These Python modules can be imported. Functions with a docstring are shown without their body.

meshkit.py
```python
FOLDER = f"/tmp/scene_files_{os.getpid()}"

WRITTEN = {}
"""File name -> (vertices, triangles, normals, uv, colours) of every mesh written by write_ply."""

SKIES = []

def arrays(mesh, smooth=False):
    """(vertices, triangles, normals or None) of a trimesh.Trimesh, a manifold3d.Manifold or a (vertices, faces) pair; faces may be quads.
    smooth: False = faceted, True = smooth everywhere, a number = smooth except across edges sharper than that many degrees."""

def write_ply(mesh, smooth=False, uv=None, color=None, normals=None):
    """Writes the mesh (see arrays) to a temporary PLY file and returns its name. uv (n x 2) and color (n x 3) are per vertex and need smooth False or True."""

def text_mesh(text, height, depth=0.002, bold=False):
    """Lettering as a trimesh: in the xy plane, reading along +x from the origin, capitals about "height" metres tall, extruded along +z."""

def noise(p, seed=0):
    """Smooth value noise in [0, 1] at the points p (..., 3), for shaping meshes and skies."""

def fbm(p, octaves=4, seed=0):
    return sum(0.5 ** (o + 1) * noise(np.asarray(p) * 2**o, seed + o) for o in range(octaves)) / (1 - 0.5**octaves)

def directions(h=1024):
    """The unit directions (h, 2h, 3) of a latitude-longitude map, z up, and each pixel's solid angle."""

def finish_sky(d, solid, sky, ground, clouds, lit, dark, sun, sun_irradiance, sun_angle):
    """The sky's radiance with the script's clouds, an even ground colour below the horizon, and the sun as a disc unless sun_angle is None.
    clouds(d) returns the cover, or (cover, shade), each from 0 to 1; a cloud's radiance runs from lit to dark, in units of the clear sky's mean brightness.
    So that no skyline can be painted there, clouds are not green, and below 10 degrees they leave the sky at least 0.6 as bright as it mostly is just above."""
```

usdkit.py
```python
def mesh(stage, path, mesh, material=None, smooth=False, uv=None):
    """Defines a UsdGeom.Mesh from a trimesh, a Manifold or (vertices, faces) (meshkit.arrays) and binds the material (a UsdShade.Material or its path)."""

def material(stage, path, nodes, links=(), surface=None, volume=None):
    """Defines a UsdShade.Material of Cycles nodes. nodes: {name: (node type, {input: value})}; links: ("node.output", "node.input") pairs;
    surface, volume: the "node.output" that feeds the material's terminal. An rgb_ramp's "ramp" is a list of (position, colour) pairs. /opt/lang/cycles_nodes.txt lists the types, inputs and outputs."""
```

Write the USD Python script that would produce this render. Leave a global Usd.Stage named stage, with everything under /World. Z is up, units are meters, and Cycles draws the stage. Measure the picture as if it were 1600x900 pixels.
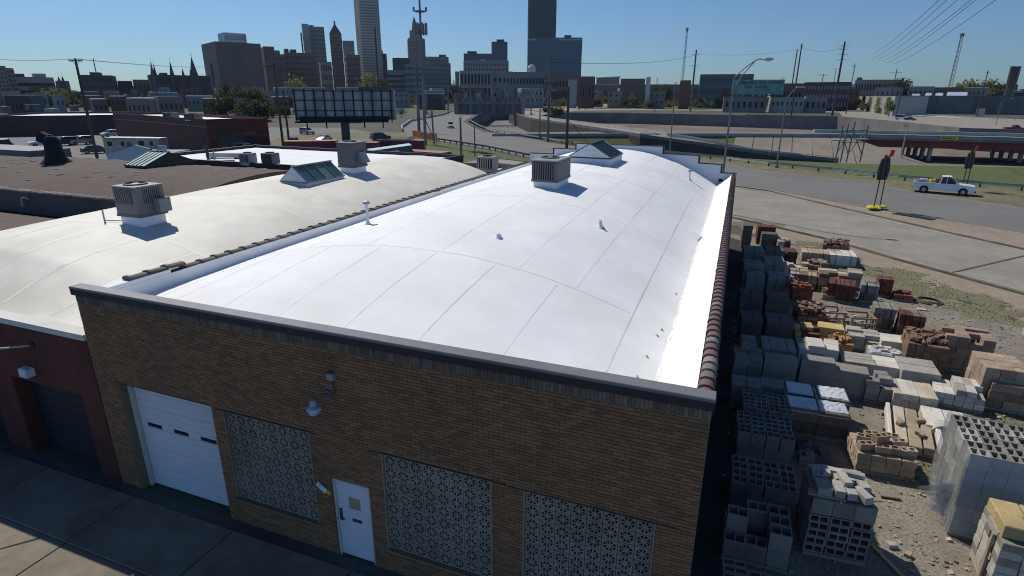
import math, random
import numpy as np
import trimesh
import shapely.geometry as sg
import usdkit, meshkit
from pxr import Usd, UsdGeom, UsdLux, UsdShade, Gf, Sdf

random.seed(11)
rng = np.random.default_rng(11)
stage = Usd.Stage.CreateInMemory()
UsdGeom.SetStageUpAxis(stage, UsdGeom.Tokens.z)
UsdGeom.SetStageMetersPerUnit(stage, 1.0)
UsdGeom.Xform.Define(stage, '/World')
UsdGeom.Scope.Define(stage, '/World/Looks')
PI = math.pi

# ------------------------------------------------------------------ camera (a drone 10 m up, in front of the warehouse)
FPX, YAW, PITCH, ROLL = 893.13, 0.3659, 0.3247, 0.0047
EYE = np.array([-0.1135, -8.4358, 10.0774])
EXPOSURE = 0.0
_f = np.array([-math.sin(YAW) * math.cos(PITCH), math.cos(YAW) * math.cos(PITCH), -math.sin(PITCH)])
_r = np.array([math.cos(YAW), math.sin(YAW), 0.0])
_u = np.cross(_r, _f)
RIGHT = _r * math.cos(ROLL) + _u * math.sin(ROLL)
UP = -_r * math.sin(ROLL) + _u * math.cos(ROLL)
cam = UsdGeom.Camera.Define(stage, '/World/camera')
cam.CreateHorizontalApertureAttr(36.0)
cam.CreateVerticalApertureAttr(36.0 * 9 / 16)
cam.CreateFocalLengthAttr(36.0 * FPX / 1600)
cam.CreateClippingRangeAttr(Gf.Vec2f(0.1, 20000))
cam.CreateExposureAttr(EXPOSURE)
_m = np.eye(4)
_m[0, :3], _m[1, :3], _m[2, :3], _m[3, :3] = RIGHT, UP, -_f, EYE
cam.AddTransformOp().Set(Gf.Matrix4d(*_m.ravel().tolist()))

# ------------------------------------------------------------------ sky and sun
SUN = np.array([-0.77, 0.505, 1.0]); SUN /= np.linalg.norm(SUN)
SKY_STRENGTH, SUN_INTENSITY = 0.068, 1.05
dome = UsdLux.DomeLight.Define(stage, '/World/sky')
sky = usdkit.material(stage, '/World/Looks/clear_sky', {
    's': ('sky_texture', {'sky_type': 'single_scattering', 'sun_disc': False, 'sun_elevation': math.asin(SUN[2]),
                          'sun_rotation': math.atan2(SUN[0], SUN[1]), 'altitude': 200.0, 'air_density': 1.0, 'aerosol_density': 0.6, 'ozone_density': 2.0}),
    't': ('mix_color', {'blend_type': 'multiply', 'fac': 1.0, 'b': (0.56, 0.83, 1.16), 'use_clamp': False}),
    'b': ('background_shader', {'strength': SKY_STRENGTH})}, [('s.color', 't.a'), ('t.result', 'b.color')], surface='b.background')
UsdShade.MaterialBindingAPI.Apply(dome.GetPrim()).Bind(sky)
dome.GetPrim().SetCustomDataByKey('kind', 'structure')
sun = UsdLux.DistantLight.Define(stage, '/World/sun')
sun.CreateIntensityAttr(SUN_INTENSITY); sun.CreateNormalizeAttr(True); sun.CreateAngleAttr(0.5); sun.CreateColorAttr(Gf.Vec3f(1, 0.95, 0.87))
_z = SUN; _x = np.cross([0, 0, 1.0], _z); _x /= np.linalg.norm(_x); _y = np.cross(_z, _x)
_m = np.eye(4); _m[0, :3], _m[1, :3], _m[2, :3] = _x, _y, _z
sun.AddTransformOp().Set(Gf.Matrix4d(*_m.ravel().tolist()))

# ------------------------------------------------------------------ helpers
def ray(px, py):
    return _f + RIGHT * ((px - 800) / FPX) - UP * ((py - 450) / FPX)
def at(px, py, z=0.0):                     # the point of the plane at height z seen there in the photograph
    d = ray(px, py); return EYE + d * ((z - EYE[2]) / d[2])
def far(px, py, dist):                     # the point at a horizontal distance
    d = ray(px, py); return EYE + d * (dist / math.hypot(d[0], d[1]))
def height_over(px, py, xy):               # height above the point xy at the image row py
    return far(px, py, math.hypot(xy[0] - EYE[0], xy[1] - EYE[1]))[2]

COUNT = {}
TONE = random.Random(3)
TONED = set()
def numbered(parent, name):
    k = COUNT.get((parent, name), 0); COUNT[(parent, name)] = k + 1
    return f'{parent}/{name}' if k == 0 else f'{parent}/{name}_{k:03d}'
def tag(prim, label=None, cat=None, group=None, kind=None):
    for k, v in (('label', label), ('category', cat), ('group', group), ('kind', kind)):
        if v: prim.SetCustomDataByKey(k, v)
def thing(name, label, cat, loc=(0, 0, 0), rot=0.0, group=None, kind=None):
    p = numbered('/World', name)
    x = UsdGeom.Xform.Define(stage, p)
    x.AddTranslateOp().Set(Gf.Vec3d(*map(float, loc)))
    if rot: x.AddRotateZOp().Set(math.degrees(rot))
    tag(x.GetPrim(), label, cat, group, kind)
    return p
def put(parent, name, b, m, smooth=False, **data):
    p = numbered(parent, name)
    o = usdkit.mesh(stage, p, (np.array(b.v, float), np.array(b.f, int)), m, smooth=smooth)
    if not smooth and m.GetPath() in TONED and len(b.tone) == len(b.v):
        UsdGeom.PrimvarsAPI(o).CreatePrimvar('tone', Sdf.ValueTypeNames.FloatArray, 'vertex').Set(b.tone)
    if data: tag(o.GetPrim(), **data)
    return p
def single(name, b, m, label=None, cat=None, group=None, kind=None, smooth=False):
    return put('/World', name, b, m, smooth, label=label, cat=cat, group=group, kind=kind)
def copy_of(src, name, label, cat, loc, rot, group=None, scale=None):
    p = numbered('/World', name)
    x = UsdGeom.Xform.Define(stage, p)
    x.GetPrim().GetReferences().AddInternalReference(src)
    x.GetPrim().SetInstanceable(True)
    x.ClearXformOpOrder()
    x.AddTranslateOp(opSuffix='at').Set(Gf.Vec3d(*map(float, loc)))
    x.AddRotateZOp(opSuffix='turn').Set(math.degrees(rot))
    if scale: x.AddScaleOp(opSuffix='size').Set(Gf.Vec3f(*map(float, scale)))
    tag(x.GetPrim(), label, cat, group)
    return p

class B:                                    # collects triangles of one mesh
    def __init__(s): s.v = []; s.f = []; s.tone = []
    def add(s, v, f):
        n = len(s.v); s.v.extend([tuple(map(float, p)) for p in v]); s.tone.extend([TONE.random()] * (len(s.v) - n)); s.f.extend([(a + n, b + n, c + n) for a, b, c in f]); return s
    def quad(s, a, b, c, d): return s.add([a, b, c, d], [(0, 1, 2), (0, 2, 3)])
    def hexa(s, p):                          # 8 corners: bottom ring then top ring, counter-clockwise from above
        return s.add(p, [(0, 2, 1), (0, 3, 2), (4, 5, 6), (4, 6, 7)] + [t for i in range(4) for j in [(i + 1) % 4] for t in ((i, j, j + 4), (i, j + 4, i + 4))])
    def box(s, x0, x1, y0, y1, z0, z1):
        return s.hexa([(x0, y0, z0), (x1, y0, z0), (x1, y1, z0), (x0, y1, z0), (x0, y0, z1), (x1, y0, z1), (x1, y1, z1), (x0, y1, z1)])
    def obox(s, c, size, rot=0.0, tilt=(0, 0)):
        hx, hy, hz = size[0] / 2, size[1] / 2, size[2] / 2; cr, sr = math.cos(rot), math.sin(rot); p = []
        for z in (-hz, hz):
            for x, y in ((-hx, -hy), (hx, -hy), (hx, hy), (-hx, hy)):
                zz = z + x * tilt[0] + y * tilt[1]
                p.append((c[0] + x * cr - y * sr, c[1] + x * sr + y * cr, c[2] + zz))
        return s.hexa(p)
    def cham(s, x0, x1, y0, y1, z0, z1, c):   # a box whose top edges are chamfered
        a = [(x0, y0), (x1, y0), (x1, y1), (x0, y1)]; b = [(x0 + c, y0 + c), (x1 - c, y0 + c), (x1 - c, y1 - c), (x0 + c, y1 - c)]
        v = [(*q, z0) for q in a] + [(*q, z1 - c) for q in a] + [(*q, z1) for q in b]
        f = [(0, 2, 1), (0, 3, 2), (8, 9, 10), (8, 10, 11)]
        for o in (0, 4):
            for i in range(4):
                j = (i + 1) % 4; f += [(o + i, o + j, o + j + 4), (o + i, o + j + 4, o + i + 4)]
        return s.add(v, f)
    def tube(s, p0, p1, r, n=8, r1=None):
        p0, p1 = np.array(p0, float), np.array(p1, float); r1 = r if r1 is None else r1
        d = p1 - p0; d /= max(np.linalg.norm(d), 1e-9)
        a = np.cross(d, [0, 0, 1.0] if abs(d[2]) < 0.9 else [1.0, 0, 0]); a /= np.linalg.norm(a); b = np.cross(d, a)
        v = [p + (a * math.cos(t) + b * math.sin(t)) * q for p, q in ((p0, r), (p1, r1)) for t in np.arange(n) * 2 * PI / n]
        f = [t for i in range(n) for j in [(i + 1) % n] for t in ((i, i + n, j), (j, i + n, j + n))]
        f += [(0, i, i + 1) for i in range(1, n - 1)] + [(n, n + i + 1, n + i) for i in range(1, n - 1)]
        return s.add(v, f)
    def path(s, pts, r, n=6):
        for a, b in zip(pts[:-1], pts[1:]): s.tube(a, b, r, n)
        return s
    def poly(s, pts, z0, z1):                # vertical prism over a polygon
        m = trimesh.creation.extrude_polygon(sg.Polygon(pts).buffer(0), z1 - z0, engine='earcut')
        return s.add(m.vertices + [0, 0, z0], m.faces)
    def upright(s, pts, y0, y1):             # polygon in x,z extruded along y
        m = trimesh.creation.extrude_polygon(sg.Polygon(pts) if not isinstance(pts, sg.base.BaseGeometry) else pts, y1 - y0, engine='earcut')
        v = m.vertices; return s.add(np.stack([v[:, 0], y1 - v[:, 2], v[:, 1]], 1), m.faces)
    def sheet(s, pts, z=0.0):                # flat polygon (shapely or points)
        g = pts if isinstance(pts, sg.base.BaseGeometry) else sg.Polygon(pts).buffer(0)
        for q in getattr(g, 'geoms', [g]):
            v, f = trimesh.creation.triangulate_polygon(q, engine='earcut')
            f = np.array(f); t = v[f]; up = np.cross(t[:, 1] - t[:, 0], t[:, 2] - t[:, 0]) < 0
            f[up] = f[up][:, ::-1]
            s.add(np.c_[v, np.full(len(v), z)], f)
        return s
    def strip(s, a, b):                      # ruled surface between two polylines of 3D points
        for i in range(len(a) - 1): s.quad(a[i], a[i + 1], b[i + 1], b[i])
        return s
    def lathe(s, prof, c=(0, 0, 0), n=16):    # profile of (r, z)
        k = len(prof); v = [(c[0] + r * math.cos(t), c[1] + r * math.sin(t), c[2] + z) for t in np.arange(n) * 2 * PI / n for r, z in prof]
        return s.add(v, [q for i in range(n) for j in range(k - 1) for a, b in [(i * k + j, ((i + 1) % n) * k + j)] for q in ((a, b, b + 1), (a, b + 1, a + 1))])
    def moved(s, loc, rot=0.0):
        c, q = math.cos(rot), math.sin(rot)
        s.v = [(x * c - y * q + loc[0], x * q + y * c + loc[1], z + loc[2]) for x, y, z in s.v]; return s

def M(name, col, rough=0.75, var=0.22, scale=3.0, bump=0.0, bscale=60.0, metal=0.0, spec=0.3, big=0.15, bigscale=0.25, rnd=0.0, tint=None, stretch=None):
    """Procedural paint, stone, soil ...: two noises for tone, one for relief, random tone per object or island."""
    c = np.array(col, float)
    lo, hi = np.clip(c * (1 - var), 0, 1), np.clip(c * (1 + var), 0, 0.95)
    t = np.array(tint, float) if tint is not None else np.clip(c * (1 - 2 * big), 0, 1)
    n = {'g': ('geometry', {}), 'mp': ('mapping', {'scale': stretch or (1, 1, 1)}),
         'n': ('noise_texture', {'scale': scale, 'detail': 5.0, 'roughness': 0.62}),
         'r': ('rgb_ramp', {'ramp': [(0.3, lo), (0.7, hi)]}),
         'n2': ('noise_texture', {'scale': bigscale, 'detail': 4.0, 'roughness': 0.6}),
         'mr': ('map_range', {'from_min': 0.42, 'from_max': 0.68, 'to_min': 0.0, 'to_max': 1.0, 'clamp': True}),
         'mx': ('mix_color', {'b': t}), 'p': ('principled_bsdf', {'roughness': rough, 'metallic': metal, 'specular_ior_level': spec})}
    l = [('g.position', 'mp.vector'), ('mp.vector', 'n.vector'), ('n.fac', 'r.fac'), ('g.position', 'n2.vector'), ('n2.fac', 'mr.value'),
         ('mr.result', 'mx.fac'), ('r.color', 'mx.a')]
    last = 'mx.result'
    if rnd:
        n['oi'] = ('object_info', {}); n['ad'] = ('math', {'math_type': 'add'}); n['fr'] = ('math', {'math_type': 'fraction'})
        n['mv'] = ('map_range', {'from_min': 0.0, 'from_max': 1.0, 'to_min': 1 - rnd, 'to_max': 1 + rnd}); n['hs'] = ('hsv', {})
        n['at'] = ('attribute', {'attribute': 'tone'}); TONED.add(Sdf.Path(f'/World/Looks/{name}'))
        l += [('oi.random', 'ad.value1'), ('at.fac', 'ad.value2'), ('ad.value', 'fr.value1'), ('fr.value', 'mv.value'), ('mv.result', 'hs.value'), (last, 'hs.color')]
        last = 'hs.color'
    l.append((last, 'p.base_color'))
    if bump:
        n['bn'] = ('noise_texture', {'scale': bscale, 'detail': 4.0}); n['bp'] = ('bump', {'strength': bump, 'distance': 0.02})
        l += [('g.position', 'bn.vector'), ('bn.fac', 'bp.height'), ('bp.normal', 'p.normal')]
    return usdkit.material(stage, f'/World/Looks/{name}', n, l, surface='p.BSDF')

def leaf_mat(name, col):
    c = np.array(col)
    return usdkit.material(stage, f'/World/Looks/{name}', {'g': ('geometry', {}), 'n': ('noise_texture', {'scale': .9, 'detail': 4.0}), 'r': ('rgb_ramp', {'ramp': [(.3, c * .55), (.7, c * 1.35)]}),
        'd': ('diffuse_bsdf', {}), 't': ('translucent_bsdf', {}), 'm': ('mix_closure', {'fac': .45})},
        [('g.position', 'n.vector'), ('n.fac', 'r.fac'), ('r.color', 'd.color'), ('r.color', 't.color'), ('d.BSDF', 'm.closure1'), ('t.BSDF', 'm.closure2')], surface='m.closure')
def glass(name, col, rough=0.08):
    return usdkit.material(stage, f'/World/Looks/{name}', {'p': ('principled_bsdf', {'base_color': col, 'roughness': rough, 'specular_ior_level': 0.6})}, [], surface='p.BSDF')

K = dict(
    membrane=M('white_roof_membrane', (.80, .805, .80), .8, .035, 1.5, spec=.15, big=.03, bigscale=.45, tint=(.745, .74, .72)),
    seam=M('roof_seam_dirt', (.69, .70, .70), .55, .12, 6),
    cream=M('cream_roof_coating', (.68, .655, .575), .6, .07, 1.2, big=.1, bigscale=.45, tint=(.58, .55, .46), stretch=(1, 1, 1)),
    brown_roof=M('brown_roof_felt', (.092, .065, .052), .9, .28, 2.2, bump=.3, bscale=20, big=.2, bigscale=.3, tint=(.105, .082, .07)),
    brick=M('buff_brown_brick', (.215, .115, .058), .85, .17, 25, bump=.25, bscale=150, rnd=.24, big=.15, bigscale=.7, tint=(.165, .095, .052)),
    mortar=M('grey_mortar', (.20, .15, .10), .95, .2, 30, bump=.3, bscale=200),
    soldier=M('dark_stained_brick', (.15, .11, .085), .9, .25, 20, rnd=.3),
    coping=M('grey_metal_coping', (.15, .15, .16), .55, .12, 3, spec=.35),
    coping_dark=M('dark_metal_edge', (.022, .022, .026), .5, .15, 3),
    tile=M('red_clay_tile', (.155, .092, .086), .8, .18, 9, bump=.2, bscale=80, rnd=.08, big=.3, bigscale=.5, tint=(.135, .09, .086)),
    tile_old=M('whitened_clay_tile', (.22, .18, .165), .8, .4, 14, rnd=.25),
    tile_grey=M('grey_brown_tile', (.13, .105, .095), .8, .25, 9, rnd=.25),
    white=M('white_paint', (.56, .58, .62), .5, .04, 4, big=.05),
    offwhite=M('off_white_paint', (.55, .54, .50), .6, .1, 4),
    breeze=M('breeze_block_concrete', (.25, .215, .17), .9, .15, 20, rnd=.12, bump=.2, bscale=120),
    black=M('matt_black', (.012, .012, .013), .8, .2, 5),
    dark=M('dark_grey_metal', (.05, .052, .056), .5, .2, 5),
    steel=M('galvanised_steel', (.40, .40, .39), .5, .12, 6, metal=.2, spec=.4),
    lamp_steel=M('grey_lamp_steel', (.20, .205, .21), .5, .12, 4, metal=.3),
    unit=M('grey_unit_paint', (.27, .265, .26), .55, .1, 4, big=.1),
    unit_brown=M('brown_grey_unit_paint', (.19, .18, .17), .55, .1, 4, big=.1),
    unit_dark=M('dark_unit_paint', (.12, .12, .125), .55, .12, 4),
    red_wall=M('red_painted_brick', (.10, .032, .024), .85, .2, 8, big=.2, bigscale=.6),
    red_roofing=M('faded_red_steel', (.36, .17, .14), .7, .15, 2),
    container=M('dark_red_steel', (.20, .045, .042), .6, .15, 2),
    wood=M('weathered_wood', (.30, .24, .17), .85, .25, 6, stretch=(1, 6, 6)),
    pole=M('brown_pole_wood', (.085, .065, .05), .9, .2, 5),
    pole_grey=M('grey_pole_wood', (.16, .145, .13), .9, .2, 5),
    concrete=M('road_concrete', (.265, .24, .195), .85, .11, 1.6, bump=.2, bscale=40, big=.16, bigscale=.22, tint=(.20, .185, .16), stretch=(1, .6, 1)),
    asphalt=M('grey_asphalt', (.165, .155, .145), .9, .12, 1.5, bump=.15, bscale=50, big=.1, bigscale=.15, tint=(.14, .135, .13)),
    slab=M('pavement_concrete', (.215, .185, .14), .9, .15, 2.5, bump=.2, bscale=70, big=.2, bigscale=.5, rnd=.04),
    tan_concrete=M('tan_slope_concrete', (.26, .22, .175), .9, .12, .4, big=.12, bigscale=.08),
    tan_earth=M('brown_bare_earth', (.19, .145, .115), .95, .15, .2, big=.2, bigscale=.03),
    wall_concrete=M('grey_wall_concrete', (.15, .145, .14), .85, .12, .8, big=.15, bigscale=.12),
    bridge_concrete=M('bridge_concrete', (.27, .265, .255), .8, .12, .8, big=.15, bigscale=.12),
    barrier=M('pale_barrier_concrete', (.42, .40, .36), .8, .1, 1.5, big=.1),
    gravel=M('gravel_yard', (.22, .195, .155), .95, .45, 14, bump=.9, bscale=26, big=.22, bigscale=.5, tint=(.165, .135, .10)),
    dirt=M('dry_dirt', (.27, .215, .165), .95, .2, 2, bump=.3, bscale=30, big=.15, bigscale=.3, tint=(.22, .19, .14)),
    ground=M('city_ground', (.085, .08, .065), .95, .3, .03, big=.3, bigscale=.015, tint=(.05, .062, .03)),
    grass=M('mown_grass', (.078, .108, .028), .95, .3, 1.2, bump=.4, bscale=20, big=.3, bigscale=.12, tint=(.085, .09, .03)),
    dry_grass=M('dry_grass', (.17, .145, .085), .95, .3, 2, bump=.4, bscale=25, big=.25, bigscale=.4, tint=(.10, .105, .05)),
    weed=M('weed_green', (.13, .14, .06), .9, .3, 5, rnd=.4),
    leaf=leaf_mat('spring_leaf', (.20, .20, .07)), leaf_dark=leaf_mat('dark_leaf', (.075, .078, .04)), yard_weed=leaf_mat('yard_weed_leaf', (.15, .155, .075)), leaf_green=leaf_mat('bright_leaf', (.13, .17, .05)),
    bark=M('tree_bark', (.09, .075, .06), .95, .2, 5),
    yellow=M('yellow_vinyl', (.60, .52, .03), .6, .12, 8),
    orange=M('orange_sign_paint', (.60, .17, .03), .6, .08, 2),
    red=M('red_flag_cloth', (.60, .035, .03), .6, .1, 8),
    car_white=M('white_car_paint', (.72, .72, .72), .25, .03, 2, spec=.5),
    car_silver=M('silver_car_paint', (.38, .39, .40), .3, .05, 2, metal=.4, spec=.5),
    car_dark=M('dark_car_paint', (.035, .036, .042), .25, .1, 2, spec=.5),
    car_red=M('red_car_paint', (.45, .02, .03), .25, .05, 2, spec=.5),
    car_blue=M('blue_van_paint', (.035, .055, .18), .35, .1, 2, spec=.5),
    car_green=M('dark_green_car_paint', (.05, .07, .07), .3, .1, 2, spec=.5),
    tyre=M('tyre_rubber', (.018, .018, .018), .8, .2, 6), chrome=M('wheel_rim', (.4, .4, .41), .35, .1, 6, metal=.7),
    tail=M('tail_lamp_red', (.35, .02, .02), .3, .1, 6), head=M('head_lamp', (.7, .7, .68), .15, .03, 6, spec=.6),
    pane=glass('dark_window_glass', (.012, .015, .02)), pane_sky=glass('skylight_glass', (.05, .10, .11), .25),
    pane_teal=M('teal_skylight_panel', (.30, .50, .50), .35, .08, 2, spec=.5),
    plastic=usdkit.material(stage, '/World/Looks/clear_plastic_wrap', {
        'g': ('geometry', {}), 'n': ('noise_texture', {'scale': 5.0, 'detail': 4.0, 'distortion': 1.5}), 'bp': ('bump', {'strength': .9, 'distance': .06}),
        'd': ('principled_bsdf', {'base_color': (.45, .47, .49), 'roughness': .2, 'specular_ior_level': .6}), 't': ('transparent_bsdf', {'color': (.9, .91, .92)}),
        'm': ('mix_closure', {'fac': .32})}, [('g.position', 'n.vector'), ('n.fac', 'bp.height'), ('bp.normal', 'd.normal'), ('t.BSDF', 'm.closure1'), ('d.BSDF', 'm.closure2')], surface='m.closure'),
)
# ================================================================== the setting
A2 = lambda *ps, z=0.0: [tuple(at(x, y, z)[:2]) for x, y in ps]
PIT = [(-158, 362), (-125, 267), (-103, 211), (-83, 176), (-68, 152), (-53, 137), (-38, 121), (-30, 113), (-2, 100.5), (4.9, 98.8), (14.4, 97.9), (23.4, 98.6),
       (41, 102.5), (70, 108), (110, 113), (150, 116), (160, 190), (110, 205), (66, 222), (59, 273), (51, 313), (45, 330), (2, 345), (-68, 360), (-95, 352), (-112, 340), (-140, 395)]
FLOOR = -6.0
pit = sg.Polygon(PIT)
world = sg.Polygon([(-7000, -1500), (7000, -1500), (7000, 9000), (-7000, 9000)])
single('ground', B().sheet(world.difference(pit), 0.0), K['ground'], kind='structure')
single('sunken_ground', B().sheet(pit.buffer(1.0), FLOOR), K['tan_earth'], kind='structure')
# near grass slope from the guardrail down to the floor, then grass on the floor
rim = PIT[8:16]
low = [(-3, 112), (6, 110), (15, 109.5), (24, 110.5), (42, 114), (71, 119), (111, 124), (151, 127)]
single('grass_slope', B().strip([(*p, 0.0) for p in rim], [(*p, FLOOR + .05) for p in low]), K['grass'], kind='structure')
single('sunken_grass', B().sheet(sg.Polygon(low + [(150, 160), (60, 165), (28, 152), (-2, 144), (-24, 139), (-10, 118)]), FLOOR + .08), K['grass'], kind='structure')
shade_scrub = M('painted_shade_scrub', (.045, .042, .038), .95, .3, .4)  # pit shadow and dark plants painted as one floor colour
single('sunken_soil', B().sheet(pit.intersection(sg.Polygon([(-200, 400), (-88, 238), (-60, 203), (-30, 160), (-8, 128), (-2, 100), (-60, 100), (-200, 300)])), FLOOR + .02), shade_scrub, kind='structure')
single('sunken_road', B().sheet(A2((735, 184), (790, 178), (838, 196), (892, 212), (880, 228), (820, 214), (760, 204), (730, 194), z=FLOOR), FLOOR + .04), K['asphalt'], kind='structure')
def wall_strip(name, pts, z0, m, thick=.5, label=None, cat=None):
    b = B()
    for p, q in zip(pts[:-1], pts[1:]):
        p, q = np.array(p, float), np.array(q, float); d = (q - p)[:2]; L = np.hypot(*d); n = np.array([d[1], -d[0]]) / L * thick
        zp0, zq0 = (z0, z0) if np.isscalar(z0) else (p[2] - z0[0], q[2] - z0[0])
        b.hexa([(p[0], p[1], zp0), (q[0], q[1], zq0), (q[0] - n[0], q[1] - n[1], zq0), (p[0] - n[0], p[1] - n[1], zp0),
                (p[0], p[1], p[2]), (q[0], q[1], q[2]), (q[0] - n[0], q[1] - n[1], q[2]), (p[0] - n[0], p[1] - n[1], p[2])])
    return single(name, b, m, label, cat)
# walls round the sunken area
wall_strip('retaining_wall', [(*p, .35) for p in PIT[22:] + [PIT[0]]][::-1], FLOOR, K['wall_concrete'], .6, 'long grey retaining wall in shade along the far side of the sunken ground', 'wall')
wall_strip('retaining_wall', [(*p, .9) for p in PIT[17:23]][::-1], FLOOR, K['wall_concrete'], .6, 'dark retaining wall under the far street beside the red bridge', 'wall')
wall_strip('retaining_wall', [(*p, .0) for p in PIT[0:9]][::-1], FLOOR, K['wall_concrete'], .6, 'retaining wall below the curving ramp guardrail', 'wall')

# the second ramp: a solid ramp with barriers that drops to the right
RAMP = [(795, 176, 0), (830, 187, 0), (890, 196, .2), (945, 205, .3), (1000, 214, .2), (1100, 228, -1.0), (1200, 242.5, -2.6), (1310, 252.5, -4.6)]
near = [tuple(at(x, y, z)) for x, y, z in RAMP]
nn = []
for i, p in enumerate(near):
    a = np.array(near[max(i - 1, 0)]); c = np.array(near[min(i + 1, len(near) - 1)]); d = (c - a)[:2]; d /= np.hypot(*d); nn.append(np.array([-d[1], d[0]]))
farr = [(p[0] + n[0] * 9, p[1] + n[1] * 9, p[2]) for p, n in zip(near, nn)]
single('ramp_road', B().strip(near, farr), K['concrete'], kind='structure')
t = thing('ramp_wall', 'long dark ramp wall with pale barrier dropping to the right behind the roof', 'ramp wall')
def wall_part(parent, name, pts, h0, h1, m, thick, side=1):
    b = B()
    for i in range(len(pts) - 1):
        p, q = np.array(pts[i]), np.array(pts[i + 1]); d = (q - p)[:2]; n = np.array([-d[1], d[0]]) / np.hypot(*d) * thick * side
        lo = lambda z: FLOOR if h0 is None else z + h0
        b.hexa([(p[0], p[1], lo(p[2])), (q[0], q[1], lo(q[2])), (q[0] + n[0], q[1] + n[1], lo(q[2])), (p[0] + n[0], p[1] + n[1], lo(p[2])),
                (p[0], p[1], p[2] + h1), (q[0], q[1], q[2] + h1), (q[0] + n[0], q[1] + n[1], q[2] + h1), (p[0] + n[0], p[1] + n[1], p[2] + h1)])
    return put(parent, name, b, m)
wall_part(t, 'wall_face', near, None, -.02, M('shade_painted_concrete', (.055, .05, .047), .9, .25, .5), .5)  # shade on the near face is put into this dark concrete colour
wall_part(t, 'barrier', near, 0, .75, K['wall_concrete'], .3)
wall_part(t, 'barrier', [(p[0], p[1], p[2]) for p in farr], -.4, .8, K['barrier'], .3)
up = [(p[0], p[1], p[2] + 1.0) for p in near]
b = B().path(up, .06, 5)
for p, q in zip(near[:-1], near[1:]):
    k = max(int(np.hypot(q[0] - p[0], q[1] - p[1]) / 6), 1)
    for j in range(k): g = np.array(p) + (np.array(q) - np.array(p)) * j / k; b.tube(g, g + [0, 0, 1.05], .05, 5)
put(t, 'railing', b, K['steel'])

# the road on its embankment and the red girder bridge it becomes
bx = [(-60, 133), (-33, 148.5), (-1, 163.7), (28, 174)]
top_n = [(*p, -.2) for p in bx]; top_f = [(p[0] - 7, p[1] + 20, -.2) for p in bx]
single('embankment_road', B().strip(top_n, top_f), K['asphalt'], kind='structure')
foot = [(-52, 122, FLOOR), (-27, 138, FLOOR), (-2, 143, FLOOR), (27, 150, FLOOR)]
single('embankment_grass', B().strip(foot[:3], top_n[:3]), K['grass'], kind='structure')
single('embankment_back', B().strip(top_f, [(p[0] - 10, p[1] + 32, FLOOR) for p in bx]), K['tan_earth'], kind='structure')
sp = thing('slope_paving', 'tan concrete slope paving beside the left end of the red bridge', 'slope paving')
for i in range(6):
    u0, u1 = i / 6 + .003, (i + 1) / 6 - .003
    L = lambda a, c, u: tuple(np.array(a) + (np.array(c) - np.array(a)) * u)
    a0, a1 = L(foot[2], foot[3], u0), L(foot[2], foot[3], u1); c0, c1 = L(top_n[2], top_n[3], u0), L(top_n[2], top_n[3], u1)
    put(sp, 'panel', B().hexa([a0, a1, (c1[0], c1[1], c1[2] - .3), (c0[0], c0[1], c0[2] - .3), (a0[0], a0[1], a0[2] + .4), (a1[0], a1[1], a1[2] + .4), c1, c0]), K['tan_concrete'])
put(sp, 'panel', B().add([foot[3], (46, 158, FLOOR), (42, 172, FLOOR), (*bx[3], -.2), (24, 185, -.2)], [(0, 1, 3), (1, 2, 3), (3, 2, 4)]), K['tan_concrete'], label='slope panel under the bridge end')
br = thing('girder_bridge', 'road bridge with grey barrier, red girders and a yellow sign over the sunken grass', 'bridge')
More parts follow.
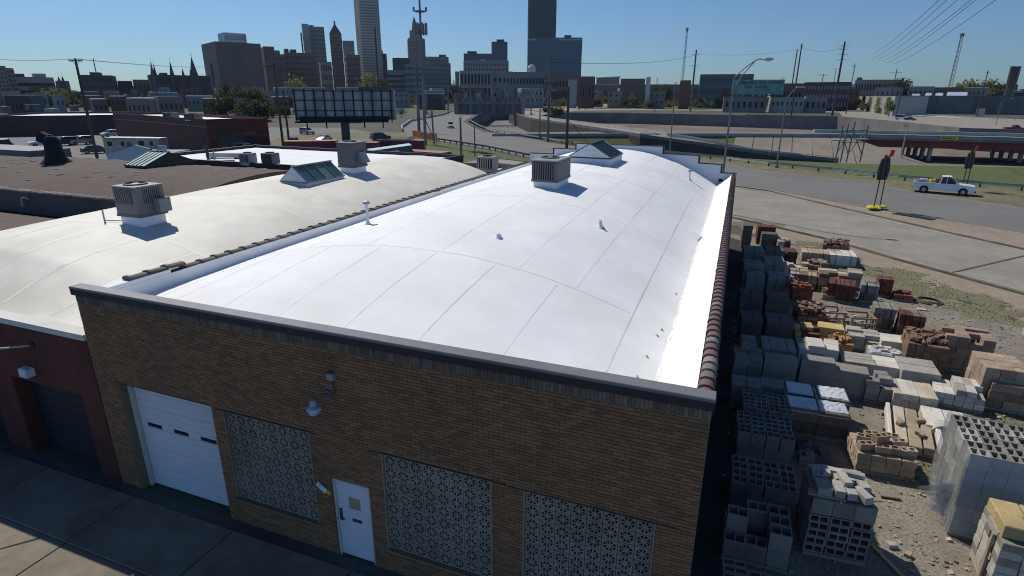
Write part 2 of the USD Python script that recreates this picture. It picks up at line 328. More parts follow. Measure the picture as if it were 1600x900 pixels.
bn = [(28, 174), (66, 175.5), (130, 172)]; bf = [(21, 194), (62, 197), (126, 194)]
def span(name, z0, z1, m, n0=0, n1=None):
    b = B()
    for i in range(2):
        p, q = np.array(bn[i]), np.array(bn[i + 1]); r, s = np.array(bf[i]), np.array(bf[i + 1])
        fa = lambda e, g, u: e + (g - e) * u
        u1 = 1.0 if n1 is None else n1
        c = [fa(p, r, n0), fa(q, s, n0), fa(q, s, u1), fa(p, r, u1)]
        b.hexa([(*x, z0) for x in c] + [(*x, z1) for x in c])
    put(br, name, b, m)
span('deck', -.75, -.2, K['wall_concrete'], -.02, 1.02)
span('barrier', -.2, .62, K['bridge_concrete'], -.015, .02); span('barrier', -.2, .75, K['barrier'], .97, 1.01)
span('barrier_cap', .625, .75, K['barrier'], -.03, .03)
for k in range(4): span('girder', -2.6, -.76, K['container'], .03 + k * .29, .06 + k * .29)
for px in (1452, 1577):
    g = at(px, 259, FLOOR); g[1] = 176.5
    g[0] = (g[0] - EYE[0]) * 1.0 + EYE[0] + (3 if px < 1500 else 6)
    for k in range(5): put(br, 'pier', B().tube((g[0] - k * .6, g[1] + 1 + k * 4.4, FLOOR - .3), (g[0] - k * .6, g[1] + 1 + k * 4.4, -2.5), .55, 14), K['barrier'], smooth=40)
    put(br, 'pier_cap', B().obox((g[0] - 1.2, g[1] + 9.8, -2.26), (1.3, 20.5, .5), .13), K['wall_concrete'])
s = at(1480, 213, .2); ys = 173.6
put(br, 'yellow_sign', B().box(48.6, 52.6, 174.2, 174.3, -.32, .55), K['yellow'])
tb = B()
for k in range(4): tb.box(49.2 + k * .75, 49.65 + k * .75, 174.17, 174.195, -.05, .3 - .08 * (k % 2))
put(br, 'sign_mark', tb, K['black'])
# a strip of barrier that carries the bridge line on over the embankment
w = thing('embankment_barrier', 'pale concrete barrier along the embankment road left of the bridge', 'barrier')
wall_part(w, 'barrier_wall', top_n, -.05, .7, K['bridge_concrete'], .3); wall_part(w, 'barrier_cap', [(p[0], p[1], p[2] + .7) for p in top_n], .005, .12, K['barrier'], .36)

# ------------------------------------------------------------------ roads, verges, yard (each sheet a little above the one below)
inner = [(-190, 470), (-160, 358), (-127, 265), (-105, 209), (-85, 174), (-70, 150), (-55, 135), (-40, 119), (-32, 111), (-2, 90), (4.3, 82), (15, 74.6), (20, 67.6), (26.4, 60.6), (45, 38), (75, 0)]
outer = [(-215, 470), (-176, 340), (-149, 275), (-124, 200), (-102, 157), (-81, 126), (-62, 111), (-47, 99.5), (-34, 87), (-10, 71), (3.7, 63), (11.4, 54.6), (16.4, 50.8), (21.5, 46.6), (40, 25), (62, -8)]
lower_n = [(-40, 72), (-15, 55.5), (-3, 47.3), (3.7, 41.6), (7, 38.7), (10.4, 34.2), (12.7, 31.6), (15.3, 28.6), (30, 8), (45, -15)]
lower_f = [(-40, 83), (-10, 70.8), (3.7, 62), (9.2, 54.2), (13.4, 48.4), (16.5, 44.2), (19.5, 40.5), (38, 18), (58, -10)]
single('verge', B().sheet([(-31, 112), (-2, 95.8), (4.6, 90), (12.7, 85), (19.5, 79.8), (31, 75.2), (85, 43), (75, 0)] + inner[8:15][::-1], .012), K['dry_grass'], kind='structure')
single('lawn', B().sheet([(-31, 112), (-2, 95.8), (4.6, 90), (12.7, 85), (19.5, 79.8), (31, 75.2), (85, 43), (170, 20), (170, 116)] + [(x, y) for x, y in rim[::-1]], .011), K['grass'], kind='structure')
single('median_island', B().sheet(outer[9:] + lower_f[1:][::-1], .12), K['dirt'], kind='structure')
single('upper_road', B().sheet(inner + outer[::-1], .02), K['asphalt'], kind='structure')
single('lower_road', B().sheet(lower_n + lower_f[::-1], .022), K['concrete'], kind='structure')
single('dirt_strip', B().sheet([(-38, 69)] + lower_n[1:] + [(38, -15), (22, 8), (13.2, 24.5), (9.8, 29.8), (6.2, 35.2), (2.5, 37.5), (.6, 41.5), (-6, 44), (-20, 52)], .01), K['dirt'], kind='structure')
for name, line, w in (('kerb', lower_n, .18), ('kerb', lower_f, .16), ('kerb', outer[9:], .16)):
    pl = [np.array(p, float) for p in line]; b = B()
    for p, q in zip(pl[:-1], pl[1:]):
        d = q - p; n = np.array([-d[1], d[0]]) / np.hypot(*d) * w / 2
        b.hexa([(*(p - n), 0), (*(q - n), 0), (*(q + n), 0), (*(p + n), 0), (*(p - n), .145), (*(q - n), .145), (*(q + n), .145), (*(p + n), .145)])
    single(name, b, K['slab'], kind='structure')
def line_on(name, line, off, w, z, m, i0=0, i1=None):
    pl = [np.array(p, float) for p in line][i0:i1]; a = []; c = []
    for i, p in enumerate(pl):
        d = pl[min(i + 1, len(pl) - 1)] - pl[max(i - 1, 0)]; n = np.array([-d[1], d[0]]) / np.hypot(*d)
        a.append((*(p + n * off), z)); c.append((*(p + n * (off + w)), z))
    return single(name, B().strip(a, c), m, kind='structure')
tar = M('dark_joint_tar', (.10, .095, .09), .9, .3, 6)
worn = M('worn_white_marking', (.42, .40, .35), .8, .35, 4)
line_on('road_marking', lower_f, -.75, .14, .045, worn, 1, 6)
line_on('road_marking', lower_n, .55, .12, .045, worn, 3)
line_on('road_marking', inner, -1.1, .14, .045, worn, 2, 14)
for (x0, y0), (x1, y1) in (((1485, 426), (1610, 397)),):
    p, q = at(x0, y0, .05), at(x1, y1, .05); d = q - p; n = np.array([-d[1], d[0], 0]) / np.hypot(d[0], d[1]) * .06
    single('road_joint', B().quad(p - n, q - n, q + n, p + n), tar, kind='structure')
g0 = at(1428, 338, .13)
gr = thing('drain_grate', 'dark storm drain grate in the dirt island of the road', 'drain', g0, -.7)
put(gr, 'frame', B().box(-1.6, 1.6, -.55, .55, 0, .03), K['black'])
for k in range(8): put(gr, 'bar', B().box(-1.5 + k * .4, -1.3 + k * .4, -.5, .5, .031, .05), K['dark'])

yard = [(0, -40), (22, -40), (24, -5), (20, 10), (13.0, 24), (9.6, 29.5), (6, 35), (2.4, 37.2), (0, 38)]
single('yard_ground', B().sheet(yard, .016), K['gravel'], kind='structure')
single('wall_foot_ground', B().sheet([(.002, -.3), (.95, -.3), (1.1, 8), (.9, 20), (1.2, 30), (.9, 36), (.002, 37)], .02), M('painted_wall_shade', (.05, .046, .04), .95, .3, 4), kind='structure')  # dark sheet painting the warehouse shadow onto the yard beside the wall
# patches of weeds between the pallets and along the road
def patch(cx, cy, r, n, seed, name='weeds', m='weed', hh=.12):
    q = np.random.default_rng(seed); b = B()
    for _ in range(n):
        a, d = q.uniform(0, 2 * PI), r * math.sqrt(q.uniform()); x, y = cx + d * math.cos(a) * 1.3, cy + d * math.sin(a); s = q.uniform(.5, 1.3) * hh; t = q.uniform(0, PI)
        dx, dy = math.cos(t) * s * .35, math.sin(t) * s * .35; lx, ly = q.normal(0, s * .5, 2)
        b.add([(x - dx, y - dy, .02), (x + dx, y + dy, .02), (x + lx, y + ly, .02 + s)], [(0, 1, 2)])
    return b
wb = B(); gb = B()
for i, (px, py, r, n) in enumerate([(1420, 440, 1.2, 900), (1500, 470, 1.6, 1300), (1560, 490, 1.3, 900), (1275, 385, 1.0, 500), (1190, 350, 1.0, 500), (1340, 425, .9, 500), (1465, 690, .5, 500),
                                    (1580, 660, .8, 600), (1560, 640, .6, 400), (1440, 735, .4, 300), (1455, 760, .35, 200), (1590, 640, .7, 400), (1170, 352, .8, 300), (1450, 455, 1.3, 800), (1400, 425, .8, 500)]):
    g = at(px, py); p = patch(g[0], g[1], r * 1.15, int(n * .2), 100 + i, hh=.075); wb.add(p.v, p.f)
    q_ = np.random.default_rng(300 + i)
    for _k in range(int(6 + r * 10)):
        a, d_ = q_.uniform(0, 2 * PI), r * 1.15 * math.sqrt(q_.uniform()); c0 = (g[0] + d_ * math.cos(a) * 1.3, g[1] + d_ * math.sin(a)); rr = q_.uniform(.15, .5) * (.5 + r * .5)
        gb.sheet([(c0[0] + rr * 1.3 * math.cos(t) * (1 + .5 * q_.uniform(-1, 1)), c0[1] + rr * math.sin(t) * (1 + .5 * q_.uniform(-1, 1))) for t in np.arange(14) * 2 * PI / 14], .021 + .0004 * _k + .00002 * i)
single('weeds', wb, K['yard_weed'], 'patches of green weeds growing in the gravel between the pallets', 'weeds', kind='stuff')
single('low_grass', gb, M('low_yard_grass', (.15, .145, .08), .95, .4, 9, bump=.6, bscale=40, big=.3, bigscale=1.2, tint=(.18, .155, .10)), 'thin low grass patches on the yard ground along the road', 'grass', kind='stuff')
pb = B()
q = np.random.default_rng(5)
for _ in range(6500):
    x, y = q.uniform(.6, 13), q.uniform(-3, 26)
    s = q.gamma(1.6, .010) + .010
    pb.obox((x, y, .016 + s * .25), (s * 2, s * q.uniform(.8, 1.8), s), q.uniform(0, PI), (q.normal(0, .2), q.normal(0, .2)))
single('loose_stones', pb, M('loose_stone', (.30, .275, .235), .9, .25, 8, rnd=.4), 'loose stones and rubble chips scattered over the gravel yard', 'stones', kind='stuff')

# the front apron: cast slabs with open joints
ap = thing('pavement', None, None, kind='structure')
dark_joint = B().box(-46, 26, -44, -.02, -.3, .004); put(ap, 'joint_bed', dark_joint, tar)
xs = np.arange(-44.4, 24, 3.4)
for i, x in enumerate(xs):
    for j, (y0, y1) in enumerate(((-2.05, -.36), (-5.6, -2.08), (-9.2, -5.63), (-12.8, -9.23), (-26, -12.83))):
        if j >= 4 and not -30 < x < 8: continue
        put(ap, 'slab', B().box(x + .02, x + 3.38, y0, y1, -.2, .02 + rng.uniform(0, .008) + (.05 if j == 0 else 0)), K['slab'])
# parking ground, left, and grass strips
single('parking_lot', B().sheet([(-190, 95), (-160, 60), (-110, 44), (-62, 44), (-40, 52), (-44, 70), (-55, 92), (-80, 122), (-120, 150), (-170, 130)], .01), K['asphalt'], kind='structure')
single('ramp_verge', B().sheet([(-22, 62), (-30, 80), (-47, 97), (-62, 109), (-80, 124), (-90, 136), (-98, 138), (-92, 120), (-74, 104), (-58, 84), (-42, 68), (-30, 60)], .018), K['grass'], kind='structure')
single('lot_verge', B().sheet(A2((400, 232), (440, 213), (520, 207), (640, 207), (660, 214), (560, 216), (470, 224), (430, 236)), .019), K['dry_grass'], kind='structure')
single('far_lawn', B().sheet(A2((175, 176), (170, 164), (300, 163), (340, 172), (330, 178)), .02), K['grass'], kind='structure')
single('far_lawn', B().sheet(A2((620, 176), (650, 168), (760, 166), (700, 174)), .02), K['grass'], kind='structure')
single('far_lawn', B().sheet(A2((945, 167), (960, 164), (1100, 163), (1185, 170), (1100, 171), (960, 170)), .04), K['grass'], kind='structure')
single('far_street', B().sheet(A2((792, 176), (860, 166), (905, 157.5), (1000, 157), (1110, 159), (1190, 169), (1300, 170), (1310, 176), (1190, 173.5), (1000, 172), (900, 173), (835, 181)), .024), K['concrete'], kind='structure')
single('far_street', B().sheet(A2((1318, 184), (1304, 168), (1312, 160), (1336, 163), (1420, 178), (1620, 187), (1620, 206), (1500, 203), (1400, 192)), .026), K['concrete'], kind='structure')

# ------------------------------------------------------------------ guardrails
def guardrail(label, line, step=3.8, h=.75, z=0.0, rail=K['steel'], postm=K['pole'], double=False):
    t = thing('guardrail', label, 'guardrail')
    pl = [np.array([*p[:2], p[2] if len(p) > 2 else z], float) for p in line]
    b = B()
    for p, q in zip(pl[:-1], pl[1:]):
        d = q - p; n = np.array([-d[1], d[0], 0]) / np.hypot(d[0], d[1])
        for a, c, o in ((.45, .52, 0), (.52, .60, .05), (.60, .68, 0), (.68, .75, .05)):
            o0 = .0 if o else .05
            b.quad(p + n * -o0 + [0, 0, h - .75 + a], q + n * -o0 + [0, 0, h - .75 + a], q - n * o + [0, 0, h - .75 + c], p - n * o + [0, 0, h - .75 + c])
        b.hexa([tuple(p + [0, 0, h - .3]), tuple(q + [0, 0, h - .3]), tuple(q + n * .06 + [0, 0, h - .3]), tuple(p + n * .06 + [0, 0, h - .3]),
                tuple(p + [0, 0, h]), tuple(q + [0, 0, h]), tuple(q + n * .06 + [0, 0, h]), tuple(p + n * .06 + [0, 0, h])])
    put(t, 'rail', b, rail)
    carry = 0
    for p, q in zip(pl[:-1], pl[1:]):
        L = np.linalg.norm(q - p); s = carry; d = (q - p) / L; n = np.array([-d[1], d[0], 0])
        while s < L:
            g = p + d * s + n * .15
            put(t, 'post', B().obox((g[0], g[1], g[2] + h / 2 - .02), (.17, .2, h + .02), math.atan2(d[1], d[0])), postm); s += step
        carry = s - L
guardrail('long guardrail with pale steel beam beside the grass beyond the road', [(-30, 112), (-2, 94.4), (4.6, 88.6), (12.7, 83.5), (19.5, 78.2), (31, 73.6), (75, 44)])
guardrail('guardrail with brown posts along the near side of the curving ramp', [(-74, 119), (-61.5, 109.5), (-46.6, 98), (-33.6, 85.6), (-10, 69.6), (-2, 64.6)], 3.0, rail=K['dark'])
guardrail('far guardrail following the inside of the ramp curve', [(-157, 358), (-124, 265), (-102, 209.5), (-82.5, 174.5), (-67.5, 151), (-53, 136), (-38, 120), (-31, 113)], 5.0)
guardrail('guardrail on the far street above the second bridge', [tuple(at(*p)[:2]) for p in ((1405, 181), (1500, 185), (1620, 189))], 9.0)
tt = thing('ramp_barrier', 'low pale concrete barrier on the outer edge of the ramp curve', 'barrier')
ob = [(-176, 340, 0), (-149, 275, 0), (-124, 200, 0), (-102, 157, 0), (-92, 141, 0)]
wall_part(tt, 'barrier_wall', ob, -.05, .9, K['barrier'], .35); wall_part(tt, 'barrier_base', ob, -.05, .25, K['wall_concrete'], .6)
# ================================================================== the brick warehouse in front
W, L, H = 14.72, 33.0, 5.65
wh = thing('brick_warehouse', 'long brown brick warehouse with a white barrel roof in the foreground', 'warehouse')
OPEN = [(-13.97, -10.84, -.1, 3.2), (-10.48, -8.04, .75, 3.15), (-7.58, -6.6, -.1, 2.1), (-6.22, -3.74, .65, 3.08), (-3.10, -.66, .65, 3.06)]
face = sg.Polygon([(-W, -.1), (0, -.1), (0, 5.5), (-W, 5.5)])
for o in OPEN: face = face.difference(sg.box(o[0], o[2], o[1], o[3]))
fw = put(wh, 'front_wall', B().upright(face, .014, .30), K['mortar'])
bricks = []
for k in range(75):
    z0 = .006 + k * .0697; z1 = z0 + .0597
    if z1 > 5.24: break
    x = -W + (0 if k % 2 else -.105)
    while x < 0:
        segs = [(max(x, -W), min(x + .2, 0.0))]
        for o in OPEN:
            if z1 > o[2] and z0 < o[3]:
                segs = [s for a, c in segs for s in ((a, min(c, o[0])), (max(a, o[1]), c)) if s[1] - s[0] > .03]
        bricks += [(a, c, z0, z1) for a, c in segs if c - a > .03]
        x += .21
bricks.sort(key=lambda q: (q[0] - EYE[0]) ** 2 + (q[2] - EYE[2]) ** 2)
def brick(b, q):
    a, c, z0, z1 = q; y = rng.uniform(-.003, .004)
    v = [(a, y, z0), (c, y, z0), (c, .03, z0), (a, .03, z0), (a, y, z1), (c, y, z1), (c, .03, z1), (a, .03, z1)]
    return b.add(v, [(0, 1, 5), (0, 5, 4), (4, 5, 6), (4, 6, 7), (0, 2, 1), (0, 3, 2), (0, 4, 7), (0, 7, 3), (1, 2, 6), (1, 6, 5)])
for q in bricks[:299]: put(fw, 'brick', brick(B(), q), K['brick'])
b = B()
for q in bricks[299:]: brick(b, q)
put(fw, 'brickwork', b, K['brick'], kind='stuff')
b = B()
x = -W
while x < -.06: b.box(x, x + .06, rng.uniform(-.002, .005), .04, 5.25, 5.44); x += .0695
put(fw, 'soldier_course', b, K['soldier'], kind='stuff')
put(fw, 'lintel', B().box(-10.7, -7.85, -.012, .05, 3.155, 3.175), K['coping_dark'])
put(fw, 'lintel', B().box(-6.5, -3.45, -.012, .05, 3.085, 3.105), K['coping_dark'])
put(fw, 'lintel', B().box(-3.42, -.25, -.012, .05, 3.065, 3.085), K['coping_dark'])
put(fw, 'lintel', B().box(-14.2, -10.84, -.010, .05, 3.205, 3.225), K['coping_dark'])
put(wh, 'coping', B().cham(-W - .09, .04, -.05, .25, 5.60, 5.66, .012), K['coping'])
put(wh, 'coping_edge', B().box(-W - .085, .035, -.044, .31, 5.445, 5.598), K['coping_dark'])  # near-black colour paints in the shade on the fascia, plus brick stain
put(wh, 'side_wall', B().box(-.28, -.002, .302, L, -.1, 5.2), M('side_brick', (.2, .13, .085), .9, .25, 12, bump=.2, bscale=80))
put(wh, 'side_wall', B().box(-W, -W + .28, .302, L, -.1, 5.3), K['brick'])
# screens of pierced blocks
star = sg.box(-.148, -.148, .148, .148)
for k in range(8):
    a = k * PI / 4 + PI / 8; w = PI / 8 - .10
    p = lambda r, t: (r * math.cos(t), r * math.sin(t))
    R_ = .128
    star = star.difference(sg.Polygon([p(.035, a), p(R_, a - w), p(R_, a + w)]))
sb = B().upright(star, 0, .09)
for n, o in enumerate((OPEN[1], OPEN[3], OPEN[4])):
    sc = put(wh, 'screen', B().box(o[0], o[1], .2, .26, o[2], o[3]), K['black'], label=('pierced block screen beside the garage door', 'pierced block screen right of the entry door', 'pierced block screen nearest the building corner')[n])
    w8, h8 = (o[1] - o[0] - .06) / 8, (o[3] - o[2] - .02) / 8
    sx, sz = w8 / .305, h8 / .305
    for i in range(8):
        for j in range(8):
            c = B(); c.v = [(x * sx * .99 + o[0] + .03 + w8 * (i + .5), y + .035 + rng.uniform(-.003, .003), z * sz * .985 + o[2] + .01 + h8 * (j + .5)) for x, y, z in sb.v]; c.f = sb.f
            put(sc, 'pierced_block', c, K['breeze'])
    put(sc, 'frame', B().box(o[0] - .0, o[0] + .028, -.006, .14, o[2], o[3]), K['breeze'])
    put(sc, 'frame', B().box(o[1] - .028, o[1], -.006, .14, o[2], o[3]), K['breeze'])
    put(sc, 'sill', B().box(o[0] - .05, o[1] + .05, -.05, .14, o[2] - .06, o[2] - .005), K['mortar'])
# sectional garage door
gd = put(wh, 'garage_door', B().box(-13.86, -10.86, .34, .36, .02, 3.1), K['black'], label='white sectional garage door with three slot windows')
for k in range(5):
    z0 = .03 + k * .605
    put(gd, 'door_panel', B().cham(-13.84, -10.88, .30, .338, z0, z0 + .598, .006) if k != 3 else
        B().upright(sg.Polygon([(-13.84, z0), (-10.88, z0), (-10.88, z0 + .598), (-13.84, z0 + .598)]).difference(sg.MultiPolygon([sg.box(a, 1.86, c, 1.98) for a, c in ((-13.64, -13.1), (-12.7, -12.18), (-11.78, -11.24))])) , .30, .338), K['white'])
    for zz in (.2, .4): put(gd, 'rib', B().box(-13.84, -10.88, .294, .301, z0 + zz, z0 + zz + .012), K['white'])
for a, c in ((-13.64, -13.1), (-12.7, -12.18), (-11.78, -11.24)): put(gd, 'window', B().box(a - .0, c + .0, .325, .332, 1.86, 1.98), K['pane'])
put(gd, 'frame', B().box(-13.93, -13.865, .20, .36, 0.0, 3.15), K['offwhite'])
put(gd, 'frame', B().box(-13.865, -10.842, .22, .36, 3.105, 3.19), K['offwhite'])
put(wh, 'jamb', B().box(-13.97, -13.935, .02, .36, 0, 3.2), K['mortar'])
# white entry door
dr = put(wh, 'entry_door', B().cham(-7.53, -6.65, .07, .12, .03, 2.05, .004), K['white'], label='white entry door with a brown notice and a mail slot')
put(dr, 'frame', B().box(-7.578, -7.533, .03, .13, 0, 2.098), K['offwhite']); put(dr, 'frame', B().box(-6.647, -6.602, .03, .13, 0, 2.098), K['offwhite']); put(dr, 'frame', B().box(-7.532, -6.648, .03, .13, 2.053, 2.098), K['offwhite'])
put(dr, 'notice', B().box(-7.21, -6.92, .062, .069, 1.37, 1.67), M('brown_notice', (.35, .25, .18), .8, .15, 9))
put(dr, 'mail_slot', B().box(-7.16, -6.92, .06, .069, 1.03, 1.11), K['dark'])
put(dr, 'lock_plate', B().box(-7.49, -7.42, .055, .069, .98, 1.30), K['dark'])
put(dr, 'handle', B().tube((-7.45, .02, 1.05), (-7.34, .02, 1.05), .014).tube((-7.45, .02, 1.05), (-7.45, .06, 1.05), .014), K['dark'])
for z in (.3, 1.05, 1.8): put(dr, 'hinge', B().box(-6.655, -6.635, .055, .069, z, z + .1), K['dark'])
# number plate and wall lights
pl = thing('number_plate', 'small tilted white plate with a 7 and a yellow square beside the white door', 'sign', (-7.84, -.02, 1.80))
ca, sa = math.cos(-.62), math.sin(-.62)
def tilt(b): b.v = [(x * ca - z * sa, y, x * sa + z * ca) for x, y, z in b.v]; return b
put(pl, 'plate', tilt(B().box(-.15, .14, -.012, 0, -.07, .07)), K['white'])
tm = meshkit.text_mesh('7', .08, .003); put(pl, 'numeral', tilt(B().add([(x - .11, -.012 - z, y - .02) for x, y, z in tm.vertices], tm.faces)), K['black'])
put(pl, 'yellow_square', tilt(B().box(.145, .25, -.01, 0, -.03, .1)), M('yellow_sticker', (.45, .36, .02), .6, .1, 10))
la = thing('wall_lamp', 'barn style wall lamp with glass globe high above the white door', 'lamp', (-7.42, 0, 4.2))
put(la, 'bracket', B().box(-.03, .1, -.05, .0, -.06, .12).path([(.04, -.05, .05), (.0, -.22, .12), (-.06, -.34, .06)], .018), K['unit_dark'])
put(la, 'cap', B().lathe([(0, .14), (.06, .13), (.075, .02), (.085, 0), (0, 0)][::-1], (-.07, -.36, -.08), 16), K['steel'], smooth=40)
put(la, 'globe', B().lathe([(.085, .0), (.15, -.03), (.145, -.08), (.10, -.17), (0, -.19)][::-1], (-.07, -.36, -.085), 18), M('lamp_glass', (.45, .55, .75), .12, .05, 4, spec=.6), smooth=40)
cb = thing('junction_box', 'small grey electrical box on the brick wall above the lamp', 'box', (-7.24, 0, 4.66))
put(cb, 'box', B().cham(-.08, .08, -.09, 0, -.06, .09, .012), K['unit']); put(cb, 'cap', B().tube((-.02, -.05, .09), (-.02, -.05, .13), .035, 10), K['dark']); put(cb, 'conduit', B().tube((.02, -.03, -.06), (.02, -.03, -.4), .013), K['dark'])
hb = thing('wall_vent', 'round dark vent plate on the brick wall under the coping', 'vent', (-4.2, 0, 4.93))
put(hb, 'plate', B().tube((0, -.03, 0), (0, .0, 0), .11, 18), K['brick']); put(hb, 'hole', B().tube((0, -.035, 0), (0, -.03, 0), .06, 14), K['soldier'])

# barrel roof
RB = -8.2
def zc(y): return float(np.interp(y, [0, .4, 1.5, 3, 5, 7.5, 11, 18, 33], [5.12, 5.24, 5.48, 5.72, 5.95, 6.14, 6.31, 6.48, 6.56]))
def zleft(y): return float(np.interp(y, [0, .4, 2, 5, 33], [4.86, 4.9, 4.97, 5.02, 5.02]))
def zroof(x, y):
    u = (x - RB) / (7.1 if x > RB else 6.2); e = 4.42 if x > RB else zleft(y)
    return e + (zc(y) - e) * (1 - min(abs(u), 1.08) ** 2.05)
def on_surface(px, py, fn, t0=4.0):
    d = ray(px, py); t = t0
    while t < 300:
        p = EYE + d * t
        if p[2] <= fn(p[0], p[1]): return p
        t += .02
    return p
def roof_grid(xs, ys, fn):
    b = B(); n = len(ys)
    b.v = [(x, y, fn(x, y)) for x in xs for y in ys]
    for i in range(len(xs) - 1):
        for j in range(n - 1): a, c = i * n + j, (i + 1) * n + j; b.f += [(a, c, c + 1), (a, c + 1, a + 1)]
    return b
def wav(x, y): return zroof(x, y) + .012 * (meshkit.noise(np.array([x * .9, y * .55, 3.0]), 4) - .5) * 2
rf = put(wh, 'roof', roof_grid(np.linspace(-14.44, -1.1, 60), np.concatenate([np.linspace(.3, 8, 30), np.linspace(8.5, L, 50)]), wav), K['membrane'], smooth=True)
parz = lambda y: 5.48 - .009 * y
put(wh, 'roof_slope', roof_grid(np.linspace(-1.104, -.27, 6), np.linspace(.3, L, 60), lambda x, y: zroof(-1.1, y) + (parz(y) - .07 - zroof(-1.1, y)) * ((x + 1.104) / .834) ** 1.15), K['membrane'], smooth=True)
put(wh, 'parapet', B().add([(-14.44, .3, 4.1), (-14.44, L, 4.1), (-14.40, L, 5.36), (-14.40, .3, 5.36), (-14.72, L, 5.36), (-14.72, .3, 5.36)], [(0, 1, 2), (0, 2, 3), (3, 2, 4), (3, 4, 5)]), K['membrane'])
put(wh, 'inner_face', B().box(-14.4, -.3, .302, .32, 4.3, 5.54), K['membrane'])
# laps of the membrane sheets, darkened by dirt
def lap(pts, w):
    b = B(); pl = [np.array(p, float) for p in pts]
    for p, q in zip(pl[:-1], pl[1:]):
        d = (q - p)[:2]; n = np.array([-d[1], d[0]]) / np.hypot(*d) * w / 2
        c = [(p[0] - n[0], p[1] - n[1]), (q[0] - n[0], q[1] - n[1]), (q[0] + n[0], q[1] + n[1]), (p[0] + n[0], p[1] + n[1])]
        b.hexa([(x, y, wav(x, y) - .012) for x, y in c] + [(x, y, wav(x, y) + .0035) for x, y in c])
    return b
faint = M('faint_roof_lap', (.785, .79, .785), .7, .05, 3)
for x in (-12.9, -11.1, -9.35, -7.55, -5.8, -4.05): put(rf, 'lap', lap([(x, y, 0) for y in np.arange(.5, 5.3, .2)], .03), K['seam'] if x in (-9.35, -7.55, -5.8) else faint)
put(rf, 'lap', lap([(x, 5.25, 0) for x in np.arange(-9.5, -2.0, .15)], .028), K['seam'])
put(rf, 'lap', lap([(x, 5.25, 0) for x in np.arange(-13.9, -9.4, .15)], .06), faint)
put(rf, 'lap', lap([(-2.08, y, 0) for y in np.arange(.4, 24, .4)], .03), K['seam'])
for x in (-12.2, -9.9, -7.5, -5.2, -3.6): put(rf, 'lap', lap([(x, y, 0) for y in np.arange(5.4, 32.5, .5)], .035), faint)
for y in (12.5, 20, 27): put(rf, 'lap', lap([(x, y, 0) for x in np.arange(-14, -2, .15)], .05), faint)
put(rf, 'lap', lap([(-13.75, y, 0) for y in np.arange(.8, 31, .5)], .05), faint)
# wrinkled edge where roof and slope meet, with dirt knots
b = B()
for y in np.arange(.6, 32, .35): b.obox((-1.1 + rng.normal(0, .02), y, zroof(-1.1, y) + .01), (.10, .36, .035), rng.normal(0, .12), (rng.normal(0, .1), 0))
put(rf, 'valley_welt', b, K['membrane'], smooth=30)
for px, py in ((1027, 525), (1011, 558), (1056, 460), (1093, 374), (996, 590), (1034, 516)):
    p = on_surface(px, py, zroof); put(rf, 'debris', B().obox((p[0], p[1], p[2] + .02), (.035, .08 if py != 374 else .9, .025), rng.uniform(-.2, .2)), K['wood'])
# parapet tiles: half-round ridge tiles laid along the parapets
def ridge_tile(x, y, z, l, w, h, b, tiltz=0.0):
    k = 5; prof = [(-w / 2, 0)] + [(-w / 2 * math.cos(PI * i / k) * .96, h * (.35 + .65 * math.sin(PI * i / k))) for i in range(k + 1)] + [(w / 2, 0)]
    n = len(prof); v = [(x + px * s, y + yy, z + pz * s + dz) for yy, s, dz in ((0, 1.0, 0.02), (l * .13, 1.0, .02), (l * .135, .93, .0), (l, .9, -.01)) for px, pz in prof]
    f = []
    for j in range(3):
        for i in range(n - 1): a = j * n + i; f += [(a, a + 1, a + n + 1), (a, a + n + 1, a + n)]
    f += [(0, i + 1, i) for i in range(1, n - 1)]
    return b.add(v, [(c, b_, a) for a, b_, c in f])
pr = put(wh, 'parapet_cap', B().box(-.27, .03, .34, L, 5.1, 5.12), K['coping_dark'], label='row of brownish red clay cap tiles on the right parapet')
y = .36
while y < L - .3:
    put(pr, 'cap_tile', ridge_tile(-.125 + rng.normal(0, .006), y, parz(y) - .12, .35, .30, .155, B()), K['tile_old'] if 1.0 < y < 2.0 or rng.uniform() < .03 else K['tile'], smooth=50); y += .33
put(wh, 'parapet', B().box(-14.71, -14.41, .34, 2.36, 5.362, 5.47), K['membrane'])
plc = put(wh, 'parapet_cap', B().box(-14.7, -14.42, .4, L, 5.362, 5.37), K['coping_dark'], label='row of grey brown cap tiles on the left parapet')
y = 1.2
while y < L - .6:
    hi = .13 if y < 2.4 else 0
    if not 2.35 < y < 2.6: put(plc, 'cap_tile', ridge_tile(-14.56 + rng.normal(0, .01), y, 5.34 + hi, .58, .32, .10, B()), K['tile_grey'], smooth=50)
    y += .55
# stepped rear gable
steps = [(-14.6, 5.0), (-14.6, 5.97), (-12.75, 5.97), (-12.75, 6.38), (-11.07, 6.38), (-11.07, 6.78), (-4.86, 6.78), (-4.86, 6.3), (-2.44, 6.25), (-2.44, 5.76), (-.95, 5.72), (-.95, 5.18), (0, 5.18)]
gp = put(wh, 'rear_gable', B().upright(sg.Polygon([(0, -.1)] + [(-14.6, -.1)] + steps), L, L + .3), K['white'])
for (x0, z0), (x1, z1) in zip(steps[1:-1], steps[2:]):
    if abs(x1 - x0) > .1: put(gp, 'coping', B().hexa([(x0 - .05, L - .04, z0 + .004), (x1 + .05, L - .04, z1 + .004), (x1 + .05, L + .34, z1 + .004), (x0 - .05, L + .34, z0 + .004), (x0 - .05, L - .04, z0 + .05), (x1 + .05, L - .04, z1 + .05), (x1 + .05, L + .34, z1 + .05), (x0 - .05, L + .34, z0 + .05)]), K['coping_dark'])
    else: put(gp, 'coping', B().box(x0 - .045, x0 + .045, L - .035, L + .335, min(z0, z1) + .055, max(z0, z1) - .001), K['coping_dark'])
